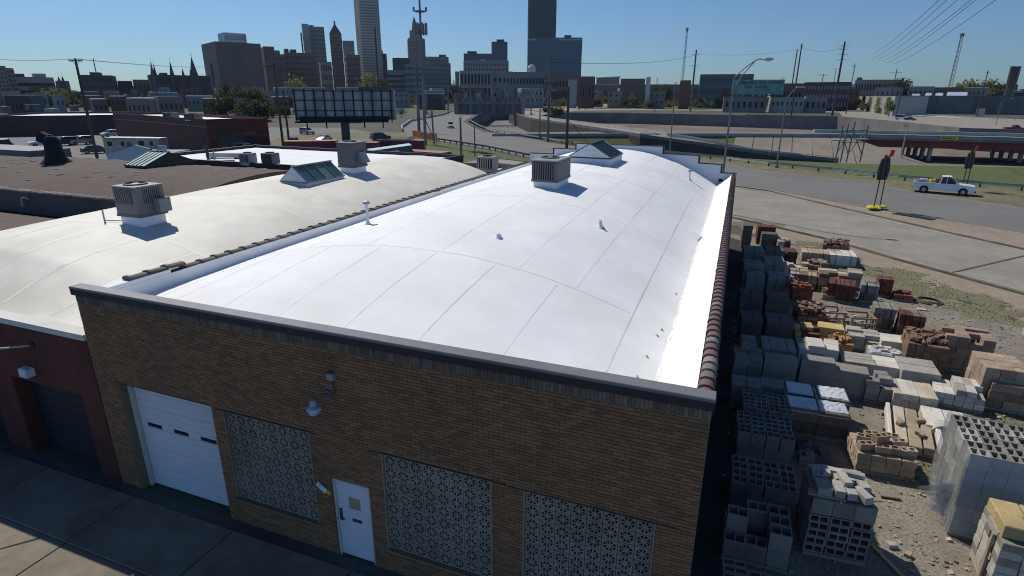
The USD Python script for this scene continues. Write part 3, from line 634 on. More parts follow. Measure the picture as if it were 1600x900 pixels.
put(gp, 'scupper', B().box(-1.05, -.8, L - .02, L - .002, 4.62, 4.8), K['black'])

# roof-top things
def gable_light(label, corners, z_rise, curb, ridge_along_y, glassm, barm, endm, nbar, fn, parent_thing=None):
    """corners: left-near, right-near, right-far ground points on the roof."""
    a, c, e = corners; x0, x1 = a[0], c[0]; y0, y1 = (a[1] + c[1]) / 2, e[1]
    zb = max(min(a[2], c[2]), min(a[2], c[2])) ; z0 = max(a[2], c[2], fn((x0 + x1) / 2, y0)) + curb
    t = thing('skylight', label, 'skylight', ((x0 + x1) / 2, (y0 + y1) / 2, z0)); w, d = (x1 - x0) / 2, (y1 - y0) / 2
    put(t, 'curb', B().box(-w + .05, w - .05, -d + .05, d - .05, -1.1, -.003), endm)
    put(t, 'rim', B().box(-w, w, -d, d, 0, .07), barm)
    if ridge_along_y:
        put(t, 'gable_end', B().upright([(-w + .03, .071), (w - .03, .071), (0, z_rise)], -d + .02, -d + .08), endm); put(t, 'gable_end', B().upright([(-w + .03, .071), (w - .03, .071), (0, z_rise)], d - .08, d - .02), endm)
        put(t, 'vent_panel', B().box(-.3, .3, -d + .0, -d + .019, .12, min(.45, z_rise * .55)), endm)
        for sgn in (-1, 1):
            for k in range(nbar):
                ya, yb = -d + .09 + (2 * d - .18) * k / nbar, -d + .09 + (2 * d - .18) * (k + 1) / nbar
                P = lambda y, u, o: (sgn * (w - .02) * (1 - u), y, .075 + (z_rise - .075) * u + o)
                q = [P(ya, 0, 0), P(yb, 0, 0), P(yb, 1, 0), P(ya, 1, 0)]
                put(t, 'pane', B().quad(*(q if sgn > 0 else q[::-1])), glassm[k % len(glassm)])
                put(t, 'bar', B().hexa([P(ya - .03, 0, .0), P(ya + .03, 0, .0), P(ya + .03, 1, .0), P(ya - .03, 1, .0), P(ya - .03, 0, .05), P(ya + .03, 0, .05), P(ya + .03, 1, .05), P(ya - .03, 1, .05)]), barm)
        put(t, 'ridge', B().box(-.06, .06, -d, d, z_rise - .02, z_rise + .05), barm)
    else:
        put(t, 'gable_end', B().add([(w - .03, -d, .071), (w - .03, d, .071), (w - .03, 0, z_rise)], [(0, 1, 2)]), endm); put(t, 'gable_end', B().add([(-w + .03, -d, .071), (-w + .03, 0, z_rise), (-w + .03, d, .071)], [(0, 1, 2)]), endm)
        for sgn in (-1, 1):
            for k in range(nbar):
                xa, xb = -w + .05 + (2 * w - .1) * k / nbar, -w + .05 + (2 * w - .1) * (k + 1) / nbar
                P = lambda x, u, o: (x, sgn * (d - .02) * (1 - u), .075 + (z_rise - .075) * u + o)
                q = [P(xa, 0, 0), P(xb, 0, 0), P(xb, 1, 0), P(xa, 1, 0)]
                put(t, 'pane', B().quad(*(q if sgn < 0 else q[::-1])), glassm[k % len(glassm)])
                put(t, 'bar', B().hexa([P(xa - .02, 0, 0), P(xa + .02, 0, 0), P(xa + .02, 1, 0), P(xa - .02, 1, 0), P(xa - .02, 0, .04), P(xa + .02, 0, .04), P(xa + .02, 1, .04), P(xa - .02, 1, .04)]), barm)
        put(t, 'ridge', B().box(-w, w, -.06, .06, z_rise - .02, z_rise + .05), barm)
    return t

def rooftop_unit(label, corners, h, curb, body, slats_front=True, hood=None, fan=True, side_slats=False, curbm=None, name='air_conditioner', fx=(.08, .92), fz=(.1, .93)):
    """corners: left-near, right-near, right-far of its foot on the roof"""
    a, c, e = corners; x0, x1, y0 = a[0], c[0], (a[1] + c[1]) / 2; y1 = max(e[1], y0 + .7)
    zt = max(a[2], c[2]); w, d = (x1 - x0) / 2, (y1 - y0) / 2
    t = thing(name, label, 'air conditioner', ((x0 + x1) / 2, (y0 + y1) / 2, zt + curb))
    put(t, 'curb', B().box(-w + .06, w - .06, -d + .06, d - .06, -curb - .45, -.004), curbm or K['membrane'])
    put(t, 'base_rail', B().box(-w - .02, w + .02, -d - .02, d + .02, 0, .09), K['unit_dark'])
    put(t, 'casing', B().cham(-w, w, -d, d, .091, h, .03), body)
    put(t, 'lid', B().cham(-w - .03, w + .03, -d - .03, d + .03, h + .001, h + .05, .02), K['unit'])
    if fan:
        r = min(w, d) * .72; cx = -w * .15
        put(t, 'fan_ring', B().lathe([(r, 0), (r, .05), (r * .9, .06), (r * .86, 0)], (cx, 0, h + .051), 20), K['unit_dark'], smooth=40)
        put(t, 'fan_well', B().tube((cx, 0, h + .04), (cx, 0, h + .056), r * .86, 20), K['black']); put(t, 'fan_motor', B().tube((cx, 0, h + .057), (cx, 0, h + .09), r * .3, 14), K['steel'])
    if slats_front:
        xa, xb, za, zb = -w + 2 * w * fx[0], -w + 2 * w * fx[1], h * fz[0], h * fz[1]
        put(t, 'coil', B().box(xa, xb, -d - .006, -d - .001, za, zb), K['black'])
        n = 9
        for k in range(n): u = xa + (xb - xa) * (k + .15) / n; put(t, 'slat', B().box(u, u + (xb - xa) / n * .5, -d - .03, -d - .007, za, zb), body)
    if side_slats:
        ya, yb, za, zb = -d * .5, d * .75, h * .45, h * .92
        put(t, 'coil', B().box(w + .001, w + .006, ya, yb, za, zb), K['black'])
        for k in range(9): u = ya + (yb - ya) * (k + .15) / 9; put(t, 'slat', B().box(w + .007, w + .03, u, u + (yb - ya) / 9 * .5, za, zb), body)
    if hood:
        put(t, 'hood', B().upright([(w + .002, h * .2), (w + .45, h * .2), (w + .12, h * .62), (w + .002, h * .62)], -d * .3, d * .55) if hood == 'wedge' else B().cham(w + .002, w + .32, d * .1, d * .95, h * .12, h * .6, .03), K['unit'])
    return t
P = lambda *ps: [on_surface(x, y, zroof) for x, y in ps]
rooftop_unit('grey packaged air conditioner with slatted front on the white barrel roof', P((832, 291), (869, 297), (887, 284)), .86, .22, K['unit_dark'], side_slats=False, fx=(.04, .84))
gable_light('gabled skylight with ribbed glass near the rear of the white roof', P((884, 256), (957, 259), (972, 250)), .78, .28, True, [K['pane_sky']], K['dark'], K['white'], 6, zroof)
def vent(label, px, py, h, kind):
    p = on_surface(px, py, zroof); t = thing('roof_vent', label, 'vent pipe', (p[0], p[1], p[2] - .03))
    put(t, 'flashing', B().lathe([(.16, .02), (.09, .08), (.06, .16)][::-1], n=12), K['membrane'], smooth=40)
    put(t, 'pipe', B().tube((0, 0, 0), (0, 0, h), .05, 12), K['white'], smooth=40)
    if kind: put(t, 'cap', B().lathe([(0, .16), (.11, .13), (.13, .05), (.06, 0)][::-1], (0, 0, h), 12), K['steel'], smooth=40)
    return t
vent('tall white vent pipe with round cap beside the left parapet', 575, 351, .72, True)
vent('tiny grey pipe stub near the middle of the white roof', 779, 372, .16, False)
vent('short white pipe stub right of the middle of the white roof', 938, 355, .28, False)
vent('slim capped vent pipe near the rear right of the white roof', 1077, 281, .5, True)

# ================================================================== the cream roofed neighbour
CB = -21.9
def zc2(y): return float(np.interp(y, [0, .4, 1.2, 2.4, 3.4, 4.6, 6, 9, 13, 17, 29], [4.3, 4.4, 4.78, 5.25, 5.43, 5.53, 5.58, 5.68, 5.8, 5.9, 5.9]))
def zcream(x, y):
    s = (math.sqrt(12.0 ** 2 - min(abs(x - CB), 7.2) ** 2) - math.sqrt(144 - 49)) / (12 - math.sqrt(144 - 49)); return 4.2 + (zc2(y) - 4.2) * s
zcw = lambda x, y: zcream(x, y) + .02 * (meshkit.noise(np.array([x * .7, y * .5, 1.0]), 9) - .5)
nb = thing('red_workshop', 'low red painted workshop with cream barrel roof joined to the left of the warehouse', 'workshop')
ff = sg.Polygon([(-29.2, -.1), (-14.84, -.1), (-14.84, 4.2), (-29.2, 4.2)]).difference(sg.box(-18.6, -.2, -15.55, 2.5)).difference(sg.box(-23.4, -.2, -19.6, 2.6))
wl = put(nb, 'front_wall', B().upright(ff, .05, .32), K['red_wall'])
put(wl, 'coping', B().box(-29.3, -14.80, -.02, .36, 4.203, 4.36), K['offwhite'])
for k, (a, c) in enumerate(((-18.6, -15.55), (-23.4, -19.6))):
    d_ = put(nb, 'roller_door', B().box(a, c, .5, .53, 0, 2.6), K['black'])
    for j in range(9): put(d_, 'door_slat', B().cham(a + .02, c - .02, .46, .498, .03 + j * .28, .03 + j * .28 + .265, .012), K['coping_dark'])
    put(nb, 'jamb', B().box(a - .001, a + .06, .06, .5, 0, 2.5), K['red_wall']); put(nb, 'jamb', B().box(c - .06, c + .001, .06, .5, 0, 2.5), K['red_wall'])
put(nb, 'roof', roof_grid(np.linspace(-29.0, -14.74, 70), np.concatenate([np.linspace(.33, 6, 26), np.linspace(6.4, 29, 60)]), lambda x, y: zcream(x, y) + .02 * (meshkit.noise(np.array([x * .7, y * .5, 1.0]), 9) - .5)), K['cream'], smooth=True)
put(nb, 'side_wall', B().box(-29.25, -29.0, .33, 29, -.1, 4.35), K['red_wall']); put(nb, 'rear_wall', B().upright([(-29, -.1), (-14.8, -.1), (-14.8, 4.15)] + [(x, zcream(x, 29) - .05) for x in np.linspace(-14.9, -29, 20)], 28.9, 29.15), K['red_wall'])
for y in (1.3,):
    pass
b = B()
def lap2(pts, w):
    b = B(); pl = [np.array(p, float) for p in pts]
    for p, q in zip(pl[:-1], pl[1:]):
        d = (q - p)[:2]; n = np.array([-d[1], d[0]]) / np.hypot(*d) * w / 2
        c = [(p[0] - n[0], p[1] - n[1]), (q[0] - n[0], q[1] - n[1]), (q[0] + n[0], q[1] + n[1]), (p[0] + n[0], p[1] + n[1])]
        b.hexa([(x, y, zcw(x, y) - .02) for x, y in c] + [(x, y, zcw(x, y) + .003) for x, y in c])
    return b
creaml = M('cream_lap', (.74, .715, .635), .6, .08, 3)
for x in (-27, -25, -23, -21, -19, -17): put(nb, 'roof_lap', lap2([(x, y, 0) for y in np.arange(.6, 5.4, .2)], .12), creaml)
put(nb, 'roof_lap', lap2([(x, 5.4, 0) for x in np.arange(-28.5, -15.2, .15)], .16), creaml)
for y in (11, 17.5, 23.5): put(nb, 'roof_lap', lap2([(x, y, 0) for x in np.arange(-28.5, -15.2, .15)], .1), creaml)
pb_ = thing('wall_pipe', 'long thin pipe sticking out from the red wall at the left', 'pipe', (-17.04, 0, 3.7))
put(pb_, 'pipe', B().path([(0, .04, 0), (-.75, -.75, .05), (-1.6, -1.7, .1)], .025), K['steel']); put(pb_, 'collar', B().tube((0, .045, 0), (-.05, -.03, 0), .06, 10), K['dark'])
wb_ = thing('wall_pack_light', 'white box light on the red wall above the dark roller door', 'light', (-17.5, 0.05, 2.86))
put(wb_, 'housing', B().cham(-.16, .16, -.22, 0, -.12, .14, .03), K['white']); put(wb_, 'lens', B().box(-.13, .13, -.225, -.221, -.1, .05), K['offwhite'])
P2 = lambda *ps: [on_surface(x, y, zcream, 9.0) for x, y in ps]
a, c, e = P2((190, 348), (219, 357), (258, 344))
rooftop_unit('tall grey air conditioner with white curb on the cream roof at the left', [a, c, e], 1.06, .27, K['unit_brown'], slats_front=True, fx=(.06, .8), fz=(.45, .93), side_slats=True, hood='box')
a, c, e = P2((531, 268), (552, 272), (566, 266))
rooftop_unit('dark grey air conditioner with a hood at the far end of the cream roof', [a, c, e], 1.35, .25, K['unit_dark'], slats_front=False, hood='wedge')
gable_light('gabled glass skylight on the cream roof', P2((431, 287), (486, 291), (537, 278)), .78, .05, True, [K['pane_sky'], K['pane_sky'], M('frosted_skylight', (.16, .22, .20), .4, .1, 4), K['pane_sky']], K['lamp_steel'], K['white'], 4, zcream)
b = B()
tq = thing('roof_conduit', 'thin pipe stub and conduit beside the tall unit on the cream roof', 'conduit', tuple(on_surface(164, 347, zcream, 9.0)))
put(tq, 'pipe', B().tube((0, 0, 0), (0, 0, .45), .03), K['steel']); put(tq, 'conduit', B().path([(0, 0, .06), (.9, .35, .06), (1.6, .6, .08)], .02), K['steel'])

# ================================================================== brown vaulted roofs further left
def vault(name, label, x0, x1, y0, y1, zs, zcr, roofm, wallm, axis_x=True):
    t = thing(name, label, 'workshop')
    ys = np.linspace(y0, y1, 28); mid, hw = (y0 + y1) / 2, (y1 - y0) / 2
    fn = lambda y: zs + (zcr - zs) * (1 - ((y - mid) / hw) ** 2)
    put(t, 'roof', roof_grid(np.linspace(x0, x1, 24), ys, lambda x, y: fn(y) + .03 * (meshkit.noise(np.array([x * .4, y * .5, 7.0]), 3) - .5)), roofm, smooth=True)
    prof = [(y, fn(y) - .03) for y in ys]
    for xx in (x0, x1 - .25):
        bb = B().upright(sg.Polygon([(y0, -.1), (y1, -.1)] + prof[::-1]), 0, .25); bb.v = [(xx + q[1], q[0], q[2]) for q in bb.v]; bb.f = [(c_, b_, a_) for a_, b_, c_ in bb.f]
        put(t, 'end_wall', bb, roofm)
    put(t, 'side_wall', B().box(x0, x1, y0 - .02, y0 + .2, -.1, zs - .04), wallm); put(t, 'side_wall', B().box(x0, x1, y1 - .2, y1 + .02, -.1, zs - .04), wallm)
    return t, fn
v1, f1 = vault('vaulted_workshop', 'brown felt vaulted roof right behind the cream roof at the left edge', -62, -27.6, -6, 10.6, 3.9, 4.85, K['brown_roof'], K['red_wall'])
v2, f2 = vault('vaulted_workshop', 'larger brown felt vaulted roof with a teal skylight', -62, -26.9, 11.2, 27, 4.1, 5.5, K['brown_roof'], K['red_wall'])
b = put(v2, 'parapet', B().box(-62, -27.6, 10.75, 11.15, 3.9, 5.05), K['dark'])
x = -61.8
while x < -28.0: put(b, 'cap_tile', B().cham(x, x + .5, 10.68, 11.22, 5.053, 5.15 + rng.uniform(0, .02), .04), K['tile_grey']); x += .55
put(b, 'pipe_bend', B().path([(-35.6, 10.6, 4.3), (-35.5, 10.6, 4.75), (-35.2, 10.6, 4.85), (-34.9, 10.6, 4.75)], .05, 8), K['steel'])
fz2 = lambda x, y: f2(y) if 11 < y < 27 else 3.9
fz2b = lambda x, y: f2(min(max(y, 11.2), 27))
g = [on_surface(x, y, fz2b, 20) for x, y in ((187, 263), (233, 263), (250, 252))]
gable_light('teal panelled skylight on the larger brown roof', [g[0], g[1], (g[1][0] + .2, g[1][1] + 3.6, g[1][2])], .8, .1, False, [K['pane_teal']], K['dark'], M('dark_brown_gable', (.06, .045, .04), .9, .2, 4), 5, fz2b)
g = on_surface(89, 254, fz2b, 20)
t = thing('roof_ventilator', 'dark hooded ventilator with flared foot on the brown roof', 'ventilator', (g[0], g[1], g[2] - .1))
put(t, 'cowl', B().lathe([(1.05, 0), (.66, .4), (.52, 1.1), (.52, 1.5), (.36, 1.85), (0, 1.95)][::-1], n=14), K['black'], smooth=60)
put(t, 'hood', B().tube((-.1, 0, 1.5), (-.7, -.2, 1.85), .34, 12, .42), K['black'], smooth=40); put(t, 'knob', B().tube((-.1, 0, 1.7), (-.05, 0, 2.0), .12, 8), K['black'])
b = B()
for _ in range(60):
    x, y = rng.uniform(-50, -30), rng.uniform(12, 25); b.obox((x, y, f2(y) + .006), (rng.uniform(.3, 1.1), rng.uniform(.1, .25), .025), rng.normal(.4, .3))
put(v2, 'patches', b, M('pale_roof_patch', (.26, .235, .20), .9, .2, 4), kind='stuff')
single('flat_plinth', B().box(-66, -50.5, 20, 23, 4.4, 5.9), K['unit_dark'], 'dark low parapet block at the far left of the brown roof', 'parapet block')
# ================================================================== the block and brick yard
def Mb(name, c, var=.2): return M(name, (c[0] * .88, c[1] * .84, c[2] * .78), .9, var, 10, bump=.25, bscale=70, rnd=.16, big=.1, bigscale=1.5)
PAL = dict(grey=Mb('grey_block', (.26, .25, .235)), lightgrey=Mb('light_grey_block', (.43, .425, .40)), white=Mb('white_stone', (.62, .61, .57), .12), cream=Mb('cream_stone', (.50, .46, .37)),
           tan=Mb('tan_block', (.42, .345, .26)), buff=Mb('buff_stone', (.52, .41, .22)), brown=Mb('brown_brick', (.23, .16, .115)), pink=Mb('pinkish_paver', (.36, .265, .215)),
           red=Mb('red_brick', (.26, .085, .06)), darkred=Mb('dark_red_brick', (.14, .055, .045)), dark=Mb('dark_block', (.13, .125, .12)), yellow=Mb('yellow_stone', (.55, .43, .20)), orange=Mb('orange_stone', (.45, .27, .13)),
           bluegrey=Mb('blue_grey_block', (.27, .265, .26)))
def hollow(b, x0, x1, y0, y1, z0, z1, along='x'):
    """a concrete block with two open cells on top"""
    t = .032; zi = z0 + (z1 - z0) * .25
    if along == 'x': mid = (x0 + x1) / 2; cells = [(x0 + t, mid - t / 2, y0 + t, y1 - t), (mid + t / 2, x1 - t, y0 + t, y1 - t)]
    else: mid = (y0 + y1) / 2; cells = [(x0 + t, x1 - t, y0 + t, mid - t / 2), (x0 + t, x1 - t, mid + t / 2, y1 - t)]
    out = [(x0, y0), (x1, y0), (x1, y1), (x0, y1)]
    b.add([(*p, z0) for p in out] + [(*p, z1) for p in out], [t_ for i in range(4) for j in [(i + 1) % 4] for t_ in ((i, j, j + 4), (i, j + 4, i + 4))])
    g = sg.box(x0, y0, x1, y1)
    for c in cells:
        g = g.difference(sg.box(c[0], c[2], c[1], c[3])); q = [(c[0], c[2]), (c[1], c[2]), (c[1], c[3]), (c[0], c[3])]
        b.add([(*p, zi) for p in q] + [(*p, z1) for p in q], [t_ for i in range(4) for j in [(i + 1) % 4] for t_ in ((i, j + 4, j), (i, i + 4, j + 4))] + [(0, 1, 2), (0, 2, 3)])
    return b.sheet(g, z1)
def face_holes(b, x0, x1, y0, y1, z0, z1):
    """a block lying so that its two cells face the front"""
    t = .035; mid = (x0 + x1) / 2
    g = sg.box(x0, z0, x1, z1).difference(sg.box(x0 + t, z0 + t, mid - t / 2, z1 - t)).difference(sg.box(mid + t / 2, z0 + t, x1 - t, z1 - t))
    return b.upright(g, y0, y1)
NSTACK = [0]
def pallet(t, w, d):
    b = B()
    for k in range(3): b.box(-w / 2, w / 2, -d / 2 + k * (d - .1) / 2, -d / 2 + k * (d - .1) / 2 + .1, .0, .09)
    n = max(int(w / .18), 3)
    for k in range(n): b.box(-w / 2 + k * w / n, -w / 2 + k * w / n + w / n * .7, -d / 2 - .02, d / 2 + .02, .091, .112)
    put(t, 'pallet', b, K['wood'])
def stack(label, cat, pos, w, d, h, pal, size=(.4, .2, .2), rot=.08, style='solid', top='flat', group=None, name='block_stack', piece='block', base=True, jit=.011, seed=None, top_pal=None):
    NSTACK[0] += 1
    q = np.random.default_rng(seed or 1000 + NSTACK[0])
    t = thing(name, label, cat, (pos[0], pos[1], .016), rot, group)
    zb = .114 if base else 0.0
    if base: pallet(t, w, d)
    nx, ny, nz = max(int(round(w / size[0])), 1), max(int(round(d / size[1])), 1), max(int(round((h - zb) / size[2])), 1)
    sx, sy, sz = w / nx, d / ny, (h - zb) / nz; pals = pal if isinstance(pal, (list, tuple)) else [pal]
    for k in range(nz):
        for i in range(nx):
            for j in range(ny):
                if not (k == nz - 1 or i in (0, nx - 1) or j in (0, ny - 1)): continue
                if top == 'ragged' and k == nz - 1 and q.uniform() < .32: continue
                o = (k % 2) * sx * .0
                jx, jy = q.normal(0, jit, 2); g = .006
                x0, x1, y0, y1, z0, z1 = -w / 2 + i * sx + g + jx, -w / 2 + (i + 1) * sx - g + jx, -d / 2 + j * sy + g + jy, -d / 2 + (j + 1) * sy - g + jy, zb + k * sz, zb + (k + 1) * sz - .005
                b = B()
                if style == 'hollow' and (k == nz - 1 or (top == 'ragged' and k == nz - 2)): hollow(b, x0, x1, y0, y1, z0, z1, 'x' if sx > sy else 'y')
                elif style == 'facing' and j == 0: face_holes(b, x0, x1, y0, y1, z0, z1)
                elif k == nz - 1 and style != 'wrapped' and min(sx, sy) > .15: b.cham(x0, x1, y0, y1, z0, z1, .012)
                else: b.box(x0, x1, y0, y1, z0, z1)
                put(t, piece, b, PAL[pals[int(q.integers(len(pals)))]])
    if name in ('brick_stack', 'paver_stack', 'tile_box') and top == 'flat':
        for u in (-.28, .28): put(t, 'strap', B().box(u * w - .012, u * w + .012, -d / 2 - .02, -d / 2 - .014, .12, h + .004).box(u * w - .012, u * w + .012, -d / 2 - .02, d / 2 + .02, h + .0045, h + .009), K['black'])
    if top in ('heap', 'few'):
        n = int(w * d * (26 if top == 'heap' else 9)) + 2
        for _ in range(n):
            u, v = q.uniform(-.42, .42) * w, q.uniform(-.42, .42) * d; s = (q.uniform(.18, .36), q.uniform(.1, .16), q.uniform(.08, .14))
            put(t, 'loose_' + piece, B().obox((u, v, h + s[2] / 2 - .01 + q.uniform(0, .12) * (top == 'heap')), s, q.uniform(0, PI), tuple(q.normal(0, .18 if top == 'heap' else .03, 2))), PAL[(top_pal or pals[0])])
    return t
def wrap(t, w, d, z0, z1, fold=True, seed=1):
    q = np.random.default_rng(seed); n = 26; b = B(); per = []
    for i in range(n * 4):
        s, u = divmod(i, n); u /= n
        c = [(-w / 2 + u * w, -d / 2), (w / 2, -d / 2 + u * d), (w / 2 - u * w, d / 2), (-w / 2, d / 2 - u * d)][s]; per.append(c)
    rows = np.linspace(z0, z1, 14); k = len(per); v = []
    for r, z in enumerate(rows):
        for i, c in enumerate(per):
            a = math.hypot(*c); g = .012 + .05 * meshkit.noise(np.array([c[0] * 5 + z * 1.2, c[1] * 5, z * 2.2]), seed) * (1 if r < 13 else .2)
            v.append((c[0] * (1 + g / a), c[1] * (1 + g / a), z))
    f = [t_ for r in range(13) for i in range(k) for j in [(i + 1) % k] for t_ in ((r * k + i, r * k + j, (r + 1) * k + j), (r * k + i, (r + 1) * k + j, (r + 1) * k + i))]
    b.v = v; b.f = f; put(t, 'plastic_wrap', b, K['plastic'], smooth=True)
K['film'] = M('white_plastic_film', (.55, .56, .58), .3, .15, 8, spec=.5, bump=.6, bscale=25)
def tp(px, py, h): return at(px, py, h)
def from_top(x0, x1, yb, yf, h):
    """place and size of a stack from the corners of its top face: left, right, rows of its back and front edge"""
    f0, f1, bk = at(x0, yf, h), at(x1, yf, h), at((x0 + x1) / 2, yb, h); w = np.hypot(*(f1 - f0)[:2]); mid = (f0 + f1) / 2
    d = max(bk[1] - mid[1], .3); a = .08
    return (mid[0] - math.sin(a) * d / 2, mid[1] + math.cos(a) * d / 2), w, d

# --- the nearest pallets, measured one by one
t = stack('tall plastic wrapped pallet of grey hollow blocks at the right edge', 'block pallet', (6.95, 6.78), 2.3, 1.95, 2.3, ['grey', 'lightgrey'], (.4, .3, .38), rot=-.06, style='hollow', name='block_pallet')
wrap(t, 2.36, 2.0, .1, 2.31, seed=3)
b = B(); q = np.random.default_rng(8)
for k in range(14):
    a = q.uniform(PI * .75, PI * 1.2); r = q.uniform(.2, .65); z = q.uniform(.45, 1.15)
    b.add([(-1.18, -.5 + q.uniform(-.4, .5), z + .25), (-1.18 + math.cos(a) * r, -.5 + math.sin(a) * r, z + q.uniform(-.3, .1)), (-1.18, -.4 + q.uniform(-.4, .3), z - .3)], [(0, 1, 2)])
put(t, 'torn_wrap', b, K['plastic'])
t = stack('grey block pallet with buff stone slabs on top at the bottom right corner', 'block pallet', (6.72, 4.55), 1.55, 1.25, 1.45, ['lightgrey', 'grey', 'lightgrey'], (.4, .3, .2), rot=-.05, name='block_pallet')
for (x, y, w_, d_) in ((-.5, .33, .5, .5), (.05, .35, .55, .45), (.55, .33, .42, .5), (-.55, -.2, .42, .5), (-.08, -.15, .45, .42), (.45, -.22, .6, .5)):
    put(t, 'buff_slab', B().cham(x - w_ / 2, x + w_ / 2, y - d_ / 2, y + d_ / 2, 1.455, 1.455 + .24 + rng.uniform(0, .05), .02), PAL['buff'])
put(t, 'plank', B().obox((-.82, -.25, .62), (.05, .09, 1.5), 0, (0, 0)), K['wood'])
t = stack('stack of grey blocks with cells facing out, planks and loose bricks on top', 'block stack', (3.0, 4.55), 1.28, 1.2, 1.15, ['grey'], (.42, .4, .205), rot=.07, style='facing', name='block_stack')
for k in range(3):
    put(t, 'block', B().box(-.64 + k * .43, -.64 + k * .43 + .42, -.6, .6, 1.17, 1.56), PAL['grey'])
for k, (x, rr) in enumerate(((-.35, .02), (.1, -.05), (.42, .1))): put(t, 'plank', B().obox((x, -.42 + k * .1, 1.585), (.75, .22, .03), rr - .06, (0, 0)), PAL['buff'] if k < 2 else K['wood'])
put(t, 'plank', B().obox((.55, .2, 1.575), (.2, 1.1, .03), .1), PAL['buff'])
for (x, y, z, s, r) in ((-.42, -.3, 1.69, (.3, .4, .18), .05), (-.42, .2, 1.69, (.3, .4, .16), -.1), (-.1, -.28, 1.69, (.2, .42, .18), .02), (.12, -.3, 1.69, (.2, .42, .18), .1), (.36, -.36, 1.69, (.2, .42, .18), .45), (.1, .15, 1.68, (.4, .2, .16), .1),
                        (-.1, .42, 1.68, (.4, .16, .14), -.2), (.42, .1, 1.68, (.18, .5, .16), .3), (.2, .45, 1.68, (.5, .14, .12), .1), (-.4, .5, 1.66, (.4, .12, .1), .3), (.05, -.05, 1.83, (.18, .4, .1), .2), (.3, .25, 1.8, (.45, .14, .1), -.15), (-.3, .1, 1.82, (.16, .16, .1), 0)):
    put(t, 'loose_brick', B().obox((x, y, z), s, r), PAL['lightgrey'])
t = stack('pallet of tan hollow blocks tumbled on top beside the long kerb stones', 'block pallet', (4.75, 8.45), 1.45, 1.15, .62, ['tan'], (.4, .2, .2), rot=.05, name='block_pallet')
for (x, y, z, r) in ((-.5, -.3, .74, .3), (-.1, -.32, .73, .1), (.3, -.3, .73, -.2), (.55, -.25, .72, .15), (-.45, .1, .73, -.15), (.0, .12, .73, .05), (.42, .15, .73, .2), (-.2, .38, .72, .1), (.3, .42, .72, -.1), (-.1, -.05, .92, .5)):
    c = hollow(B(), -.2, .2, -.1, .1, 0, .2); c.moved((x, y, z - .1), r); put(t, 'loose_block', c, PAL['tan'] if x < .4 else PAL['cream'])
t = thing('kerb_stones', 'long pale kerb stones lying in an open steel rack', 'kerb stones', (6.0, 10.5, .016), -.16)
for k, (x, w_, m_) in enumerate(((-.62, .12, 'white'), (-.32, .3, 'cream'), (.02, .32, 'tan'), (.36, .26, 'tan'), (.66, .14, 'white'))):
    put(t, 'kerb_stone', B().cham(x - w_ / 2, x + w_ / 2, -1.25 + .1 * (k % 2), 1.25, .12, .36 + .06 * (k in (0, 4)), .02), PAL[m_])
for y in (-1.05, 0, 1.05): put(t, 'bearer', B().box(-.75, .75, y - .06, y + .06, 0, .118), K['wood'])
for k in range(5): put(t, 'rubble', B().obox((rng.uniform(-.5, .5), rng.uniform(-.8, 1.0), .43), (.25, .12, .1), rng.uniform(0, 3), (.1, .1)), PAL['tan'])
t = stack('white stone slabs with a dark half round gutter stone in front', 'stone slabs', (7.05, 11.3), 1.15, 1.35, .42, ['white'], (.3, 1.35, .3), rot=-.12, name='stone_slabs', piece='slab')
put(t, 'gutter_stone', B().upright(sg.Point(0, 0).buffer(.34, 10).difference(sg.Point(0, 0).buffer(.24, 10)).intersection(sg.box(-1, 0, 1, 1)), -.9, -.5).moved((-.12, .1, .2)), PAL['lightgrey'])
put(t, 'gutter_hollow', B().box(-.36, .12, -.82, -.42, .03, .19), PAL['dark'])
t = stack('flat white slab with a round grey boulder behind the wrapped pallet', 'stone slabs', (8.35, 10.7), 1.5, 1.1, .36, ['white'], (.5, 1.1, .25), rot=-.1, name='stone_slabs', piece='slab')
bb = trimesh.creation.icosphere(2, 1.0); vv = bb.vertices * (1 + .18 * (meshkit.noise(bb.vertices * 1.6 + 5, 2)[:, None] - .5)) * [.24, .2, .17]
put(t, 'boulder', B().add(vv + [-.2, .1, .5], bb.faces), PAL['lightgrey'], smooth=True); put(t, 'small_stone', B().obox((.35, .1, .4), (.12, .06, .05), .4), PAL['grey'])

